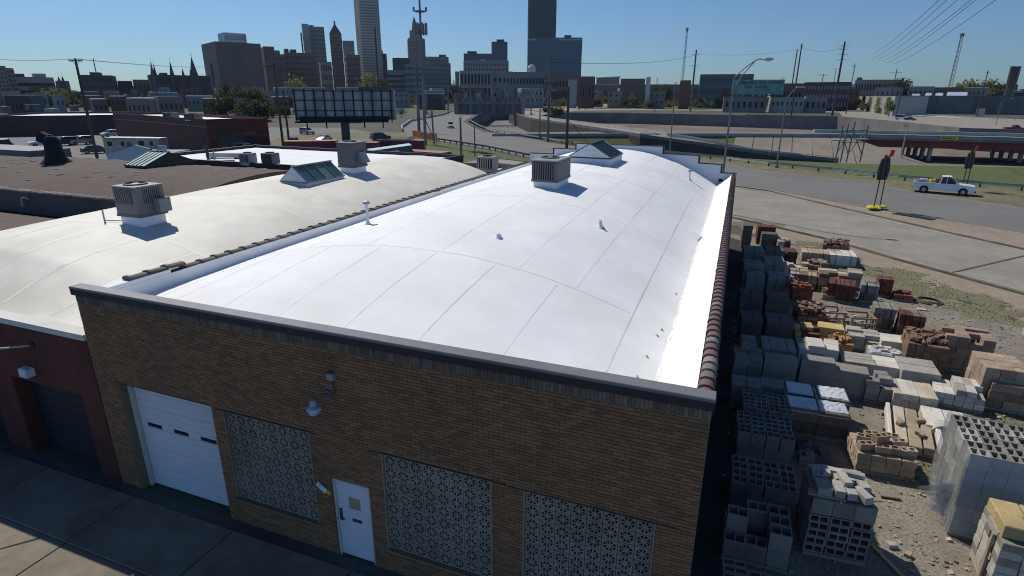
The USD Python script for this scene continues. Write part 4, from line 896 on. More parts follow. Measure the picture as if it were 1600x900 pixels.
G1 = [  # label, category, top face (x0, x1, back row, front row), height, colours, piece size, style, top, name, piece
 ('five white stone beams side by side in the middle of the yard', 'stone beams', (1405, 1466, 597, 620), .62, ['white', 'cream'], (.24, 9, .3), 'solid', 'flat', 'stone_beams', 'beam'),
 ('white dressed stones with grey ends beside the large brown pallets', 'stone stack', (1478, 1542, 590, 612), .72, ['white', 'lightgrey'], (.3, .5, .2), 'solid', 'ragged', 'stone_stack', 'stone'),
 ('smooth white capping slab on rough white stones', 'stone stack', (1418, 1470, 562, 583), .75, ['white', 'lightgrey'], (1.2, .8, .2), 'solid', 'flat', 'stone_stack', 'stone'),
 ('low pale stone stack wrapped in bluish plastic', 'stone stack', (1366, 1410, 544, 556), .6, ['white', 'lightgrey'], (.5, .4, .2), 'solid', 'few', 'stone_stack', 'stone'),
 ('white slab pallet below the bluish wrapped stones', 'stone stack', (1368, 1408, 558, 574), .62, ['white'], (.9, .5, .28), 'solid', 'flat', 'stone_stack', 'slab'),
 ('long white stone slab stack behind the wrapped stones', 'stone stack', (1383, 1430, 524, 536), .7, ['white', 'cream'], (1.0, 1.0, .28), 'solid', 'flat', 'stone_stack', 'slab'),
 ('brown brick cube with a toothed top of upright bricks', 'brick stack', (1432, 1486, 520, 542), 1.15, ['brown'], (.25, .25, .25), 'solid', 'heap', 'brick_stack', 'brick'),
 ('pinkish paver cube with gaps in its top course', 'paver stack', (1492, 1556, 512, 530), 1.45, ['pink'], (.4, .3, .24), 'solid', 'ragged', 'paver_stack', 'paver'),
 ('large tan brown block pallet stacked two high at the right edge', 'block pallet', (1552, 1612, 556, 580), 1.45, ['pink', 'tan'], (.5, .4, .33), 'solid', 'flat', 'block_pallet', 'block'),
 ('second large tan brown block pallet in front of the first at the right edge', 'block pallet', (1562, 1625, 590, 606), 1.0, ['pink', 'brown'], (.5, .4, .33), 'solid', 'flat', 'block_pallet', 'block'),
 ('dark brown brick cube standing alone in the gravel', 'brick stack', (1413, 1447, 486, 494), 1.05, ['brown', 'darkred'], (.4, .3, .24), 'solid', 'flat', 'brick_stack', 'brick'),
 ('two dark grey paver columns side by side', 'paver stack', (1373, 1402, 473, 483), 1.1, ['dark', 'grey'], (.45, .4, .25), 'solid', 'flat', 'paver_stack', 'paver'),
 ('pale grey slab stack above the bluish wrapped stones', 'stone stack', (1334, 1378, 512, 528), .7, ['cream', 'lightgrey'], (.6, .25, .2), 'solid', 'ragged', 'stone_stack', 'stone'),
 ('yellow stone slabs next to red stones', 'stone stack', (1284, 1320, 505, 514), .7, ['yellow'], (.7, .5, .2), 'solid', 'flat', 'stone_stack', 'slab'),
 ('orange flagstones piled loosely behind the white blocks', 'stone stack', (1301, 1334, 527, 538), .5, ['orange', 'yellow'], (.45, .3, .15), 'solid', 'heap', 'stone_stack', 'flagstone'),
 ('heap of red brown stones at the edge of the building shadow', 'stone heap', (1250, 1290, 477, 492), .55, ['brown', 'pink', 'red'], (.4, .3, .15), 'solid', 'heap', 'stone_heap', 'stone'),
 ('small stack of yellow and red bricks on the shadow line', 'brick stack', (1246, 1282, 504, 516), .65, ['brown', 'yellow', 'darkred'], (.25, .3, .2), 'solid', 'ragged', 'brick_stack', 'brick'),
 ('white block pallet lit by the sun, left of three', 'block pallet', (1250, 1266, 528, 546), 1.15, ['white', 'bluegrey'], (.4, .5, .3), 'solid', 'flat', 'block_pallet', 'block'),
 ('white block pallet with raised blocks, middle of three', 'block pallet', (1266, 1290, 522, 542), 1.3, ['white', 'bluegrey'], (.4, .5, .3), 'solid', 'ragged', 'block_pallet', 'block'),
 ('white block pallet with two top blocks, right of three', 'block pallet', (1293, 1314, 531, 548), 1.1, ['white', 'bluegrey'], (.4, .5, .3), 'solid', 'flat', 'block_pallet', 'block'),
 ('big plain grey block in the half shade with a lit left edge', 'block pallet', (1256, 1304, 556, 565), 1.25, ['bluegrey'], (.95, .6, .55), 'solid', 'flat', 'block_pallet', 'block'),
 ('big plain grey block beside the pale beams', 'block pallet', (1306, 1358, 570, 582), 1.0, ['bluegrey', 'grey'], (.95, .6, .45), 'solid', 'flat', 'block_pallet', 'block'),
 ('pallet of thin pale beams behind the big grey blocks', 'stone beams', (1322, 1368, 552, 568), .8, ['cream', 'lightgrey'], (1.6, .2, .2), 'solid', 'ragged', 'stone_beams', 'beam'),
 ('grey stone stack with blue tint right of the big grey blocks', 'stone stack', (1360, 1398, 580, 598), .85, ['bluegrey'], (.4, .3, .25), 'solid', 'ragged', 'stone_stack', 'stone'),
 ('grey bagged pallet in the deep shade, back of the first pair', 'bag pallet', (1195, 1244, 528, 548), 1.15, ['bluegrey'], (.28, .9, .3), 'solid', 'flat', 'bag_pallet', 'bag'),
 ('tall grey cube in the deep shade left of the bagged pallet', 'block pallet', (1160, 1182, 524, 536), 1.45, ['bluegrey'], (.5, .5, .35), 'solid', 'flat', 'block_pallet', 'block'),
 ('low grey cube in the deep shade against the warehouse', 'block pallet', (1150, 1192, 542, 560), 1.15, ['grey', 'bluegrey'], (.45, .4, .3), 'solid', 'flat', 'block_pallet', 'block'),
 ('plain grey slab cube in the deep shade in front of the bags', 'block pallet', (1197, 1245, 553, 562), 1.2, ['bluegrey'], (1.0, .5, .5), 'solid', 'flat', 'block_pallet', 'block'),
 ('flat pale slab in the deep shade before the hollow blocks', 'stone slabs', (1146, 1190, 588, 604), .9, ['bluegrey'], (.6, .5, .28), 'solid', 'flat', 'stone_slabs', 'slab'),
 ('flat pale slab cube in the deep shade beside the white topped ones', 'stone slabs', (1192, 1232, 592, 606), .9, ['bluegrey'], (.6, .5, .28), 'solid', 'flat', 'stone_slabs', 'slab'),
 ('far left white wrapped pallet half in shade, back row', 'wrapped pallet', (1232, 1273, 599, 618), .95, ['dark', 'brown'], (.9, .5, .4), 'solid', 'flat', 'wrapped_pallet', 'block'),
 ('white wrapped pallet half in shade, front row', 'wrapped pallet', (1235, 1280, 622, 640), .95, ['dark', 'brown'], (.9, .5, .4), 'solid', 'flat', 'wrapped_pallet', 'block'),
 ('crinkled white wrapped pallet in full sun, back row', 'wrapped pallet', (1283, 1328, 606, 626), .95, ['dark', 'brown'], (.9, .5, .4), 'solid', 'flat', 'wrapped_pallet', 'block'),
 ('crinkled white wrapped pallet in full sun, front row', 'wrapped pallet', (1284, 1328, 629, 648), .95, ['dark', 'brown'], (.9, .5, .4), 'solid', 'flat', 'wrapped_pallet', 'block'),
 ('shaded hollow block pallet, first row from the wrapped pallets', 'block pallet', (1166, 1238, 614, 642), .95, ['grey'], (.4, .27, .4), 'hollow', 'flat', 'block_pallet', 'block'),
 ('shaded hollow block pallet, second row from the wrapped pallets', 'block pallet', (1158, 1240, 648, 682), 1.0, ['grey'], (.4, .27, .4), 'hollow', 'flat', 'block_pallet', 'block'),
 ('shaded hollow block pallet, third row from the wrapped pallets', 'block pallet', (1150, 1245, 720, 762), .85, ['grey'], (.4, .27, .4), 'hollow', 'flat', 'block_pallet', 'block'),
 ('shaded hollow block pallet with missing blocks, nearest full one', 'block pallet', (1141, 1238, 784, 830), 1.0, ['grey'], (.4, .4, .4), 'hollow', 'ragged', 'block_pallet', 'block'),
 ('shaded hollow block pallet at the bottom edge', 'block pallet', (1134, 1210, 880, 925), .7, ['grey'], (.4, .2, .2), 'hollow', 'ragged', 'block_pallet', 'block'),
 ('low dark brick layer beside the plank topped stack', 'brick stack', (1254, 1300, 692, 716), .3, ['dark', 'grey'], (.4, .3, .2), 'solid', 'few', 'brick_stack', 'brick'),
 # the farther rows
 ('white topped box of tiles near the road, left one', 'tile box', (1258, 1296, 389, 396), .8, ['cream', 'tan'], (.6, .5, .3), 'solid', 'flat', 'tile_box', 'slab'),
 ('white topped box of tiles near the road, right one', 'tile box', (1302, 1339, 391, 400), .75, ['white', 'tan'], (.6, .5, .3), 'solid', 'flat', 'tile_box', 'slab'),
 ('rubble topped brown box closest to the road', 'rubble box', (1293, 1329, 377, 385), .9, ['brown'], (.6, .5, .3), 'solid', 'heap', 'rubble_box', 'brick'),
 ('low white slab row behind the tile boxes', 'stone slabs', (1232, 1264, 408, 414), .5, ['white', 'cream'], (.4, .5, .25), 'solid', 'ragged', 'stone_slabs', 'slab'),
 ('yellowish topped brown brick cube in the third row', 'brick stack', (1240, 1279, 421, 430), .8, ['tan', 'brown'], (.4, .4, .25), 'solid', 'flat', 'brick_stack', 'brick'),
 ('white rimmed brown crate of bricks in the third row', 'brick stack', (1286, 1326, 421, 430), 1.0, ['cream', 'brown'], (.45, .4, .25), 'solid', 'ragged', 'brick_stack', 'brick'),
 ('pale upright box at the right end of the third row', 'stone stack', (1330, 1350, 420, 427), .95, ['cream', 'tan'], (.5, .5, .3), 'solid', 'flat', 'stone_stack', 'stone'),
 ('rounded dark red brick cube under straps', 'brick stack', (1303, 1340, 436, 446), .95, ['darkred'], (.18, .5, .4), 'solid', 'flat', 'brick_stack', 'brick'),
 ('bright red brick pile on the shadow edge', 'brick stack', (1241, 1270, 443, 450), .85, ['red'], (.3, .3, .2), 'solid', 'few', 'brick_stack', 'brick'),
 ('blue grey slatted crate beside the red brick cube', 'paver stack', (1352, 1376, 440, 447), .95, ['bluegrey', 'dark'], (.25, .5, .4), 'solid', 'flat', 'paver_stack', 'paver'),
 ('red brick column near the grass', 'brick stack', (1377, 1398, 432, 437), 1.0, ['red', 'darkred'], (.4, .4, .25), 'solid', 'flat', 'brick_stack', 'brick'),
 ('flat red brick layer on the grass', 'brick stack', (1402, 1427, 456, 462), .35, ['red'], (.35, .3, .15), 'solid', 'few', 'brick_stack', 'brick'),
 ('dark red brick pallet with white stones leaning in front of the tile box', 'brick stack', (1231, 1246, 388, 394), 1.0, ['darkred'], (.4, .4, .25), 'solid', 'flat', 'brick_stack', 'brick'),
 ('small pale stones on the shadow edge at the back', 'stone stack', (1217, 1236, 372, 378), .7, ['lightgrey', 'darkred'], (.4, .4, .2), 'solid', 'few', 'stone_stack', 'stone'),
 ('white stones just outside the shadow in the fourth row', 'stone stack', (1222, 1234, 408, 414), .7, ['white'], (.3, .3, .25), 'solid', 'flat', 'stone_stack', 'stone'),
 ('pale slab pile on the shadow line beside the third row', 'stone stack', (1226, 1242, 430, 438), .6, ['lightgrey', 'dark'], (.4, .3, .2), 'solid', 'few', 'stone_stack', 'stone'),
 ('low brown stone rows left of the yellow slabs', 'stone heap', (1288, 1310, 456, 462), .3, ['brown', 'tan'], (.3, .3, .15), 'solid', 'heap', 'stone_heap', 'stone'),
 ('brown stone heap between the tile boxes and third row', 'stone heap', (1266, 1296, 408, 416), .45, ['pink', 'brown'], (.35, .3, .2), 'solid', 'heap', 'stone_heap', 'stone'),
]
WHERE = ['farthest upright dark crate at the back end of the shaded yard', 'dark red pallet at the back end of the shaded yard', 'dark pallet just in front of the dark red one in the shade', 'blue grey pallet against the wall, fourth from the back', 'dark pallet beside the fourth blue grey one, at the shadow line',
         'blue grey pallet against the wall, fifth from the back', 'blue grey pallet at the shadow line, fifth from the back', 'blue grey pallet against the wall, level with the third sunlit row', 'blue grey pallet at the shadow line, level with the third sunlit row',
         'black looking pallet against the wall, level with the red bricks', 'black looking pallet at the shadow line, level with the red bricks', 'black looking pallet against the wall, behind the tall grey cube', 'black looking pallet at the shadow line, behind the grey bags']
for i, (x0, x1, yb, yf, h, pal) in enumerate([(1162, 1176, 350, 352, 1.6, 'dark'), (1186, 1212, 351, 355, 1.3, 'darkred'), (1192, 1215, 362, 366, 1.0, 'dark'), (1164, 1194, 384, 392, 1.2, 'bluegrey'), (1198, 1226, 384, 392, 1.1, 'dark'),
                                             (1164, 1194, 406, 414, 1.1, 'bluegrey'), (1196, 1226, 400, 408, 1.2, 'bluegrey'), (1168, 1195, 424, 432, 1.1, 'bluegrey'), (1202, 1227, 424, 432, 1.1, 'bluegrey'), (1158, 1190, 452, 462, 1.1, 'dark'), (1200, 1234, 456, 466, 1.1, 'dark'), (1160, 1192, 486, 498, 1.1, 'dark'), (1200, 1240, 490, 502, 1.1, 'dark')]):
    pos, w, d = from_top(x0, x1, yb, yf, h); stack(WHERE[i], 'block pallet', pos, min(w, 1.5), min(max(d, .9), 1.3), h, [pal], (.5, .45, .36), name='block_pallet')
for lab, cat, (x0, x1, yb, yf), h, pal, size, style, top, name, piece in G1:
    pos, w, d = from_top(x0, x1, yb, yf, h)
    d = min(d, 1.7); r = rng.normal(-.05, .05) if pos[0] > 4 else rng.normal(.05, .03)
    t = stack(lab, cat, pos, w, d, h, pal, size, rot=r, style=style, top=top, name=name, piece=piece)
    if name == 'wrapped_pallet' or 'bluish' in lab and 'wrapped in' in lab:
        if name != 'wrapped_pallet': wrap(t, w + .03, d + .03, .1, h + .01, seed=NSTACK[0])
        q2 = np.random.default_rng(NSTACK[0]); gx = np.linspace(-w / 2 - .03, w / 2 + .03, 12); gy = np.linspace(-d / 2 - .03, d / 2 + .03, 10); tb_ = roof_grid(gx, gy, lambda x, y: h + .012 + .035 * q2.uniform() - (.14 if x in (gx[0], gx[-1]) or y in (gy[0], gy[-1]) else 0))
        put(t, 'wrap_top', tb_, K['film'])
    if False: put(t, 'wrap_top', B().sheet(sg.box(-w / 2, -d / 2, w / 2, d / 2), h + .018), K['plastic'])
# wooden crates without blocks
g = at(1322, 500, .3)
t = thing('crate_frames', 'open grey timber crates with broken pallets inside', 'crates', (g[0], g[1], .016), .2)
for dx, dy in ((-.65, .3), (.45, -.25)):
    for x in (-.5, .5):
        for y in (-.45, .45): put(t, 'post', B().box(dx + x - .04, dx + x + .04, dy + y - .04, dy + y + .04, 0, .7), K['wood'])
        put(t, 'rail', B().box(dx + x - .03, dx + x + .03, dy - .4, dy + .4, .6, .69), K['wood'])
    for y in (-.45, .45):
        for z in (.08, .34, .6): put(t, 'rail', B().box(dx - .46, dx + .46, dy + y - .025, dy + y + .025, z, z + .085), K['wood'])
    for k in range(4): put(t, 'broken_slat', B().obox((dx + rng.uniform(-.3, .3), dy + rng.uniform(-.3, .3), .3 + k * .06), (.8, .09, .02), rng.uniform(0, 3), (.2, .1)), PAL['lightgrey'])
g = at(1450, 472)
t = thing('hose_coil', 'coil of brown hose lying on the weeds near the road', 'hose', (g[0], g[1], .03))
for k in range(3): put(t, 'loop', B().path([(math.cos(a) * (.62 - k * .06), math.sin(a) * (.55 - k * .05), .03 + k * .03) for a in np.linspace(0, 2 * PI, 25)], .03), M('hose_rubber_%d' % k, (.16, .11, .07), .7, .2, 5))
for i, (px, py, c, s, r, lab) in enumerate([(1386, 880, 'buff', (.09, 1.0, .04), .5, 'split timber lath lying on the gravel near the bottom right'), (1390, 780, 'brown', (.5, .05, .04), .1, 'thin brown stick on the gravel below the tan blocks'),
                                           (1392, 855, 'lightgrey', (.2, .14, .12), .4, 'fist sized pale stone on the gravel right of the plank stack'), (1418, 870, 'tan', (.16, .12, .1), 1.0, 'small tan rubble stone near the bottom right pallet'),
                                           (1440, 485, 'white', (.4, .2, .04), 0, 'bright white board lying behind the dark brown brick cube')]):
    g = at(px, py); single('loose_piece', B().obox((g[0], g[1], .06), s, r), PAL[c], lab, 'rubble' if 'stone' in lab else 'board')
g = at(1597, 520)
t = thing('barrel', 'pale blue barrel at the right edge of the yard', 'barrel', (g[0] + .2, g[1] - .3, .016))
put(t, 'body', B().lathe([(0, 0), (.28, 0), (.3, .2), (.3, .75), (.27, .9), (0, .92)][::-1], n=16), M('pale_blue_plastic', (.35, .47, .52), .5, .08, 5), smooth=40); put(t, 'band', B().lathe([(.30, .3), (.315, .32), (.30, .34)][::-1], n=16), K['dark'])
# ================================================================== middle ground: lots, buildings, vehicles, poles
def xy(p): return (float(p[0]), float(p[1]))
def flat_building(name, label, cat, poly, z, wallm, roofm, rim=.35, rimm=None):
    t = thing(name, label, cat, (*xy(np.mean(np.array(poly)[:, :2], 0)), 0)); c = np.mean(np.array(poly)[:, :2], 0)
    g = sg.Polygon([(p[0] - c[0], p[1] - c[1]) for p in poly]).buffer(0)
    m = trimesh.creation.extrude_polygon(g, z, engine='earcut'); put(t, 'wall', B().add(m.vertices, m.faces), wallm)
    ring = g.buffer(.02, join_style=2).difference(g.buffer(-.3, join_style=2)); m = trimesh.creation.extrude_polygon(ring, rim, engine='earcut')
    put(t, 'parapet', B().add(m.vertices + [0, 0, z + .002], m.faces), rimm or wallm)
    put(t, 'roof', B().sheet(g.buffer(-.31, join_style=2), z + .03), roofm)
    return t, c
def unit_on(label, px, py, z, w, d, h, body=K['unit'], name='air_conditioner'):
    g = at(px, py, z); t = thing(name, label, 'air conditioner', (g[0], g[1], z + .03))
    put(t, 'curb', B().box(-w / 2 + .05, w / 2 - .05, -d / 2 + .05, d / 2 - .05, 0, .15), K['white']); put(t, 'casing', B().cham(-w / 2, w / 2, -d / 2, d / 2, .152, h, .04), body)
    put(t, 'coil', B().box(-w / 2 + .1, w / 2 - .1, -d / 2 - .02, -d / 2 - .003, .3, h - .15), K['black'])
    for k in range(6): u = -w / 2 + .14 + (w - .28) * k / 6; put(t, 'slat', B().box(u, u + (w - .28) / 12, -d / 2 - .04, -d / 2 - .021, .3, h - .15), body)
    put(t, 'fan_ring', B().lathe([(d * .36, 0), (d * .36, .07), (d * .30, .07), (d * .30, 0)], (0, 0, h + .002), 16), K['dark'], smooth=40)
    return t
flat_building('white_roof_building', 'low building with a bright white flat roof behind the brown vaults', 'building', [(-50, 28.2), (-24.6, 28.0), (-24, 41), (-50, 42)], 4.5, K['red_wall'], K['membrane'], .3, K['coping_dark'])
flat_building('annex', 'small white roofed annex between the cream roof and the ramp', 'building', [(-28.5, 29.6), (-15.2, 29.6), (-15.2, 38), (-20, 40), (-28.5, 36)], 3.9, K['red_wall'], K['cream'], .45, K['wall_concrete'])
unit_on('grey air conditioner on the small annex roof beside the left parapet', 762, 268, 3.95, 1.5, 1.2, 1.25)
unit_on('small grey condenser on the white flat roof, right of the pipes', 389, 258, 4.55, 1.0, .9, .95); unit_on('dark condenser on the white flat roof behind the glass skylight', 424, 259, 4.55, 1.1, .9, 1.0, K['unit_dark'])
g = at(326, 252, 4.5); t = thing('roof_pipes', 'cluster of upright pipes on the white flat roof', 'pipes', (g[0], g[1], 4.53))
put(t, 'flue', B().tube((0, 0, 0), (0, 0, 1.1), .12, 10).tube((0, 0, 1.1), (0, 0, 1.3), .2, 10, .05), K['dark'], smooth=40); put(t, 'pipe', B().tube((.5, .2, 0), (.5, .2, .8), .08, 8), K['steel']); put(t, 'pipe', B().path([(.2, -.2, .1), (1.6, -.3, .1), (2.6, .4, .1)], .07), K['steel'])
g = at(345, 248, 4.5); t = thing('duct', 'low grey duct run lying on the white flat roof', 'duct', (g[0], g[1], 4.53), .3); put(t, 'duct_run', B().cham(-1.2, 2.2, -.3, .3, .1, .5, .05), K['steel']); put(t, 'stand', B().box(-.8, -.6, -.25, .25, 0, .099).box(1.4, 1.6, -.25, .25, 0, .099), K['dark'])
# white stepped gable, trailer, red brick block, long dark block
def wall_house(name, label, cat, pa, pb, prof, depth, wallm, roofm, win=(), door=None, flat=False):
    """front wall between two ground points; prof: (share of the width, height)"""
    a, b_ = np.array(pa[:2]), np.array(pb[:2]); w = np.hypot(*(b_ - a)); r = math.atan2(*(b_ - a)[::-1])
    t = thing(name, label, cat, (*a, 0), r)
    put(t, 'wall', B().upright([(0, 0)] + [(w, 0)] + [(u * w, z) for u, z in prof[::-1]], 0, .3), wallm)
    zm = min(z for _, z in prof)
    put(t, 'wall', B().box(0, w, .302, depth, 0, zm - .05), wallm); put(t, 'roof', B().strip([(u * w, .0, z + .02) for u, z in prof], [(u * w, depth, z + .02) for u, z in prof]) if not flat else B().box(0, w, .31, depth, zm - .045, zm), roofm)
    put(t, 'eaves', B().strip([(u * w, -.12, z + .05) for u, z in prof], [(u * w, .35, z + .05) for u, z in prof]), K['dark'])
    for x0, x1, z0, z1 in win: q = put(t, 'window', B().box(x0 * w, x1 * w, -.03, -.004, z0, z1), K['offwhite']); put(q, 'pane', B().box(x0 * w + .06, x1 * w - .06, -.04, -.031, z0 + .06, z1 - .06), K['pane'])
    if door: q = put(t, 'door', B().box(door[0] * w, door[1] * w, -.04, -.004, 0, 2.1), K['unit_dark']); put(q, 'handle', B().box(door[1] * w - .15, door[1] * w - .1, -.07, -.041, 1, 1.1), K['steel'])
    return t, w
wall_house('gabled_shed', 'white walled shed with stepped gable beyond the teal skylight', 'shed', far(167, 245, 92), far(260, 240, 88), [(u, far(212, y_, 90)[2]) for u, y_ in ((0, 240), (.1, 238), (.5, 227), (.74, 233), (.75, 236), (.86, 234), (.87, 228), (1, 228))], 6, K['white'], K['unit_dark'], flat=True)
wall_house('site_trailer', 'long beige trailer with dark windows before the red brick block', 'trailer', far(164, 235, 124), far(250, 232, 120), [(0, far(164, 215.5, 124)[2]), (1, far(250, 216.5, 120)[2])], 3.5, M('beige_siding', (.38, .35, .29), .7, .06, 2), K['offwhite'], [(.06, .16, 1.4, 2.3), (.3, .38, 1.4, 2.3), (.62, .74, 1.4, 2.4), (.82, .9, 1.4, 2.3)], (.42, .5))
C = at(330, 241.5); R_ = at(424, 236); Lf = at(185, 219)
hz = height_over(330, 191, C)
rb, rc = flat_building('red_brick_block', 'flat roofed red brick block left of the billboard', 'building', [xy(Lf), xy(C), xy(R_), xy(R_ + (Lf - C))], hz, K['red_wall'], K['membrane'], .5)
L_ = np.array(xy(C)) - rc; Rr = np.array(xy(R_)) - rc; d = (Rr - L_) / np.hypot(*(Rr - L_)); nrm = np.array([d[1], -d[0]])
for k in range(4):
    p = L_ + (Rr - L_) * (.12 + .22 * k); q_ = p + d * 2.2
    c_ = [(*(p + nrm * .03), 1.2), (*(q_ + nrm * .03), 1.2), (*(q_ + nrm * .003), 1.2), (*(p + nrm * .003), 1.2), (*(p + nrm * .03), 3.6), (*(q_ + nrm * .03), 3.6), (*(q_ + nrm * .003), 3.6), (*(p + nrm * .003), 3.6)]
    put(rb, 'window', B().hexa(c_), K['pane'])
Lv = np.array(xy(Lf)) - rc; d2 = (L_ - Lv) / np.hypot(*(L_ - Lv)); n2 = np.array([d2[1], -d2[0]])
put(rb, 'cornice', B().hexa([(*(Lv + n2 * .12), hz - .9), (*(L_ + n2 * .12), hz - .9), (*(L_ + n2 * .005), hz - .9), (*(Lv + n2 * .005), hz - .9), (*(Lv + n2 * .12), hz - .6), (*(L_ + n2 * .12), hz - .6), (*(L_ + n2 * .005), hz - .6), (*(Lv + n2 * .005), hz - .6)]), K['soldier'])
unit_on('green grey roof unit on the red brick block, left of two', 268, 186, hz, 2.2, 1.8, 1.2, K['unit_dark']); unit_on('dark roof unit on the red brick block, right of two', 303, 189, hz, 2.4, 1.9, 1.3, K['unit_dark'])
A, D_ = at(-45, 215), at(192, 209); hz2 = height_over(60, 184, (A + (D_ - A) * .4))
flat_building('long_dark_block', 'long dark brick block with a pale flat roof at the far left', 'building', [xy(A), xy(D_), xy(D_ + [-18, 26, 0]), xy(A + [-22, 30, 0])], hz2, M('dark_brown_brick', (.07, .045, .04), .9, .2, 3), K['membrane'], .5)
for k, (px, py, w_, lab) in enumerate([(8, 177, 3.0, 'grey roof box at the left edge of the pale roof'), (48, 172, 2.0, 'dark roof box on the pale roof, left of a pair'), (57, 172, 2.0, 'dark roof box on the pale roof, right of a pair'), (82, 175, 4.5, 'low grey roof box on the pale roof beside the pair'), (117, 174, 1.6, 'dark roof vent near the leaning utility pole')]):
    g = at(px, py, hz2); t = thing('roof_box', lab, 'roof unit', (g[0], g[1], hz2 + .03)); put(t, 'casing', B().cham(-w_ / 2, w_ / 2, -1, 1, 0, 1.8 if k != 3 else 1.0, .1), K['unit_dark'] if k != 3 else K['unit']); put(t, 'lid', B().box(-w_ / 2 - .1, w_ / 2 + .1, -1.1, 1.1, 1.81 if k != 3 else 1.01, 1.9 if k != 3 else 1.1), K['unit'])
def container(label, pa, pb, h=2.6, dp=2.5, roofm=K['red_roofing']):
    a, b_ = np.array(pa[:2]), np.array(pb[:2]); w = np.hypot(*(b_ - a)); r = math.atan2(*(b_ - a)[::-1])
    t = thing('shipping_container', label, 'container', (*a, 0), r)
    b = B(); n = int(w / .3)
    for k in range(n): x = w * k / n; b.box(x + .02, x + w / n * .55, -.03, .0, .2, h - .15)
    put(t, 'body', B().box(0, w, 0.001, dp, .05, h - .06), K['container']); put(t, 'corrugation', b, K['container']); put(t, 'roof', B().box(-.02, w + .02, -.04, dp + .02, h - .058, h), roofm)
    for x in (0, w - .1): put(t, 'corner_post', B().box(x, x + .1, -.045, .0, 0, h - .06), K['container'])
    put(t, 'door', B().box(w + .001, w + .04, .1, dp / 2 - .02, .2, h - .2), K['container']); put(t, 'door', B().box(w + .001, w + .04, dp / 2 + .02, dp - .1, .2, h - .2), K['container'])
    for y in (.5, dp / 2 - .2, dp / 2 + .2, dp - .5): put(t, 'lock_bar', B().tube((w + .06, y, .2), (w + .06, y, h - .2), .025, 6), K['steel'])
container('dark red shipping container nearest the white roofed annex', at(628, 264), at(690, 269)); container('dark red shipping container with faded pink roof behind the nearest one', at(592, 243), at(662, 243.5))
container('faded red roofed container in front of the dark pickup', at(446, 243), at(527, 242), 2.4, 3.0); container('short red container between the other red ones', at(530, 246), at(588, 247), 2.5)
t, w = wall_house('lean_to', 'grey lean-to shed with blue edge in front of the red container', 'shed', at(578, 268, 0), at(646, 266, 0), [(0, 2.7), (1, 3.4)], 4, K['unit_dark'], M('pale_teal_roof', (.42, .52, .52), .5, .08, 2)); put(t, 'hood', B().upright([(.4 * w, 2.0), (.75 * w, 2.2), (.68 * w, 2.8), (.46 * w, 2.7)], -.6, -.01), K['white'])

# ------------------------------------------------------------------ vehicles
def wheelset(t, xs, hw, r=.33):
    for x in xs:
        for s in (-1, 1):
            w = put(t, 'wheel', B().tube((x, s * (hw - .2), r), (x, s * (hw + .012), r), r, 14), K['tyre'], smooth=40)
            put(w, 'rim', B().tube((x, s * (hw + .005), r), (x, s * (hw + .022), r), r * .6, 10), K['chrome'])
            put(t, 'wheel_arch', B().upright(sg.Point(x, r).buffer(r * 1.22, 8).intersection(sg.box(-9, r * .9, 9, 9)), s * hw - .004 - .008 * (s < 0), s * hw + .004 + .008 * (s > 0)) if False else B().tube((x, s * (hw - .05), r + .03), (x, s * (hw + .004), r + .03), r * 1.18, 14), K['black'])
def loft(b, rows):
    """rows of (x, half width, z low, z high): a body with tapering sections"""
    v = [(x, s * hw * f, z) for x, hw, z0, z1 in rows for s, f, z in ((-1, .96, z0), (1, .96, z0), (1, 1.0, z0 + (z1 - z0) * .45), (1, .93, z1), (-1, .93, z1), (-1, 1.0, z0 + (z1 - z0) * .45))]
    k = 6; f = [t_ for r in range(len(rows) - 1) for i in range(k) for j in [(i + 1) % k] for t_ in ((r * k + i, (r + 1) * k + i, (r + 1) * k + j), (r * k + i, (r + 1) * k + j, r * k + j))]
    e = (len(rows) - 1) * k
    f += [(0, i, i + 1) for i in range(1, k - 1)] + [(e, e + i + 1, e + i) for i in range(1, k - 1)]
    f = [(a, c, b_) for a, b_, c in f]
    return b.add(v, f)
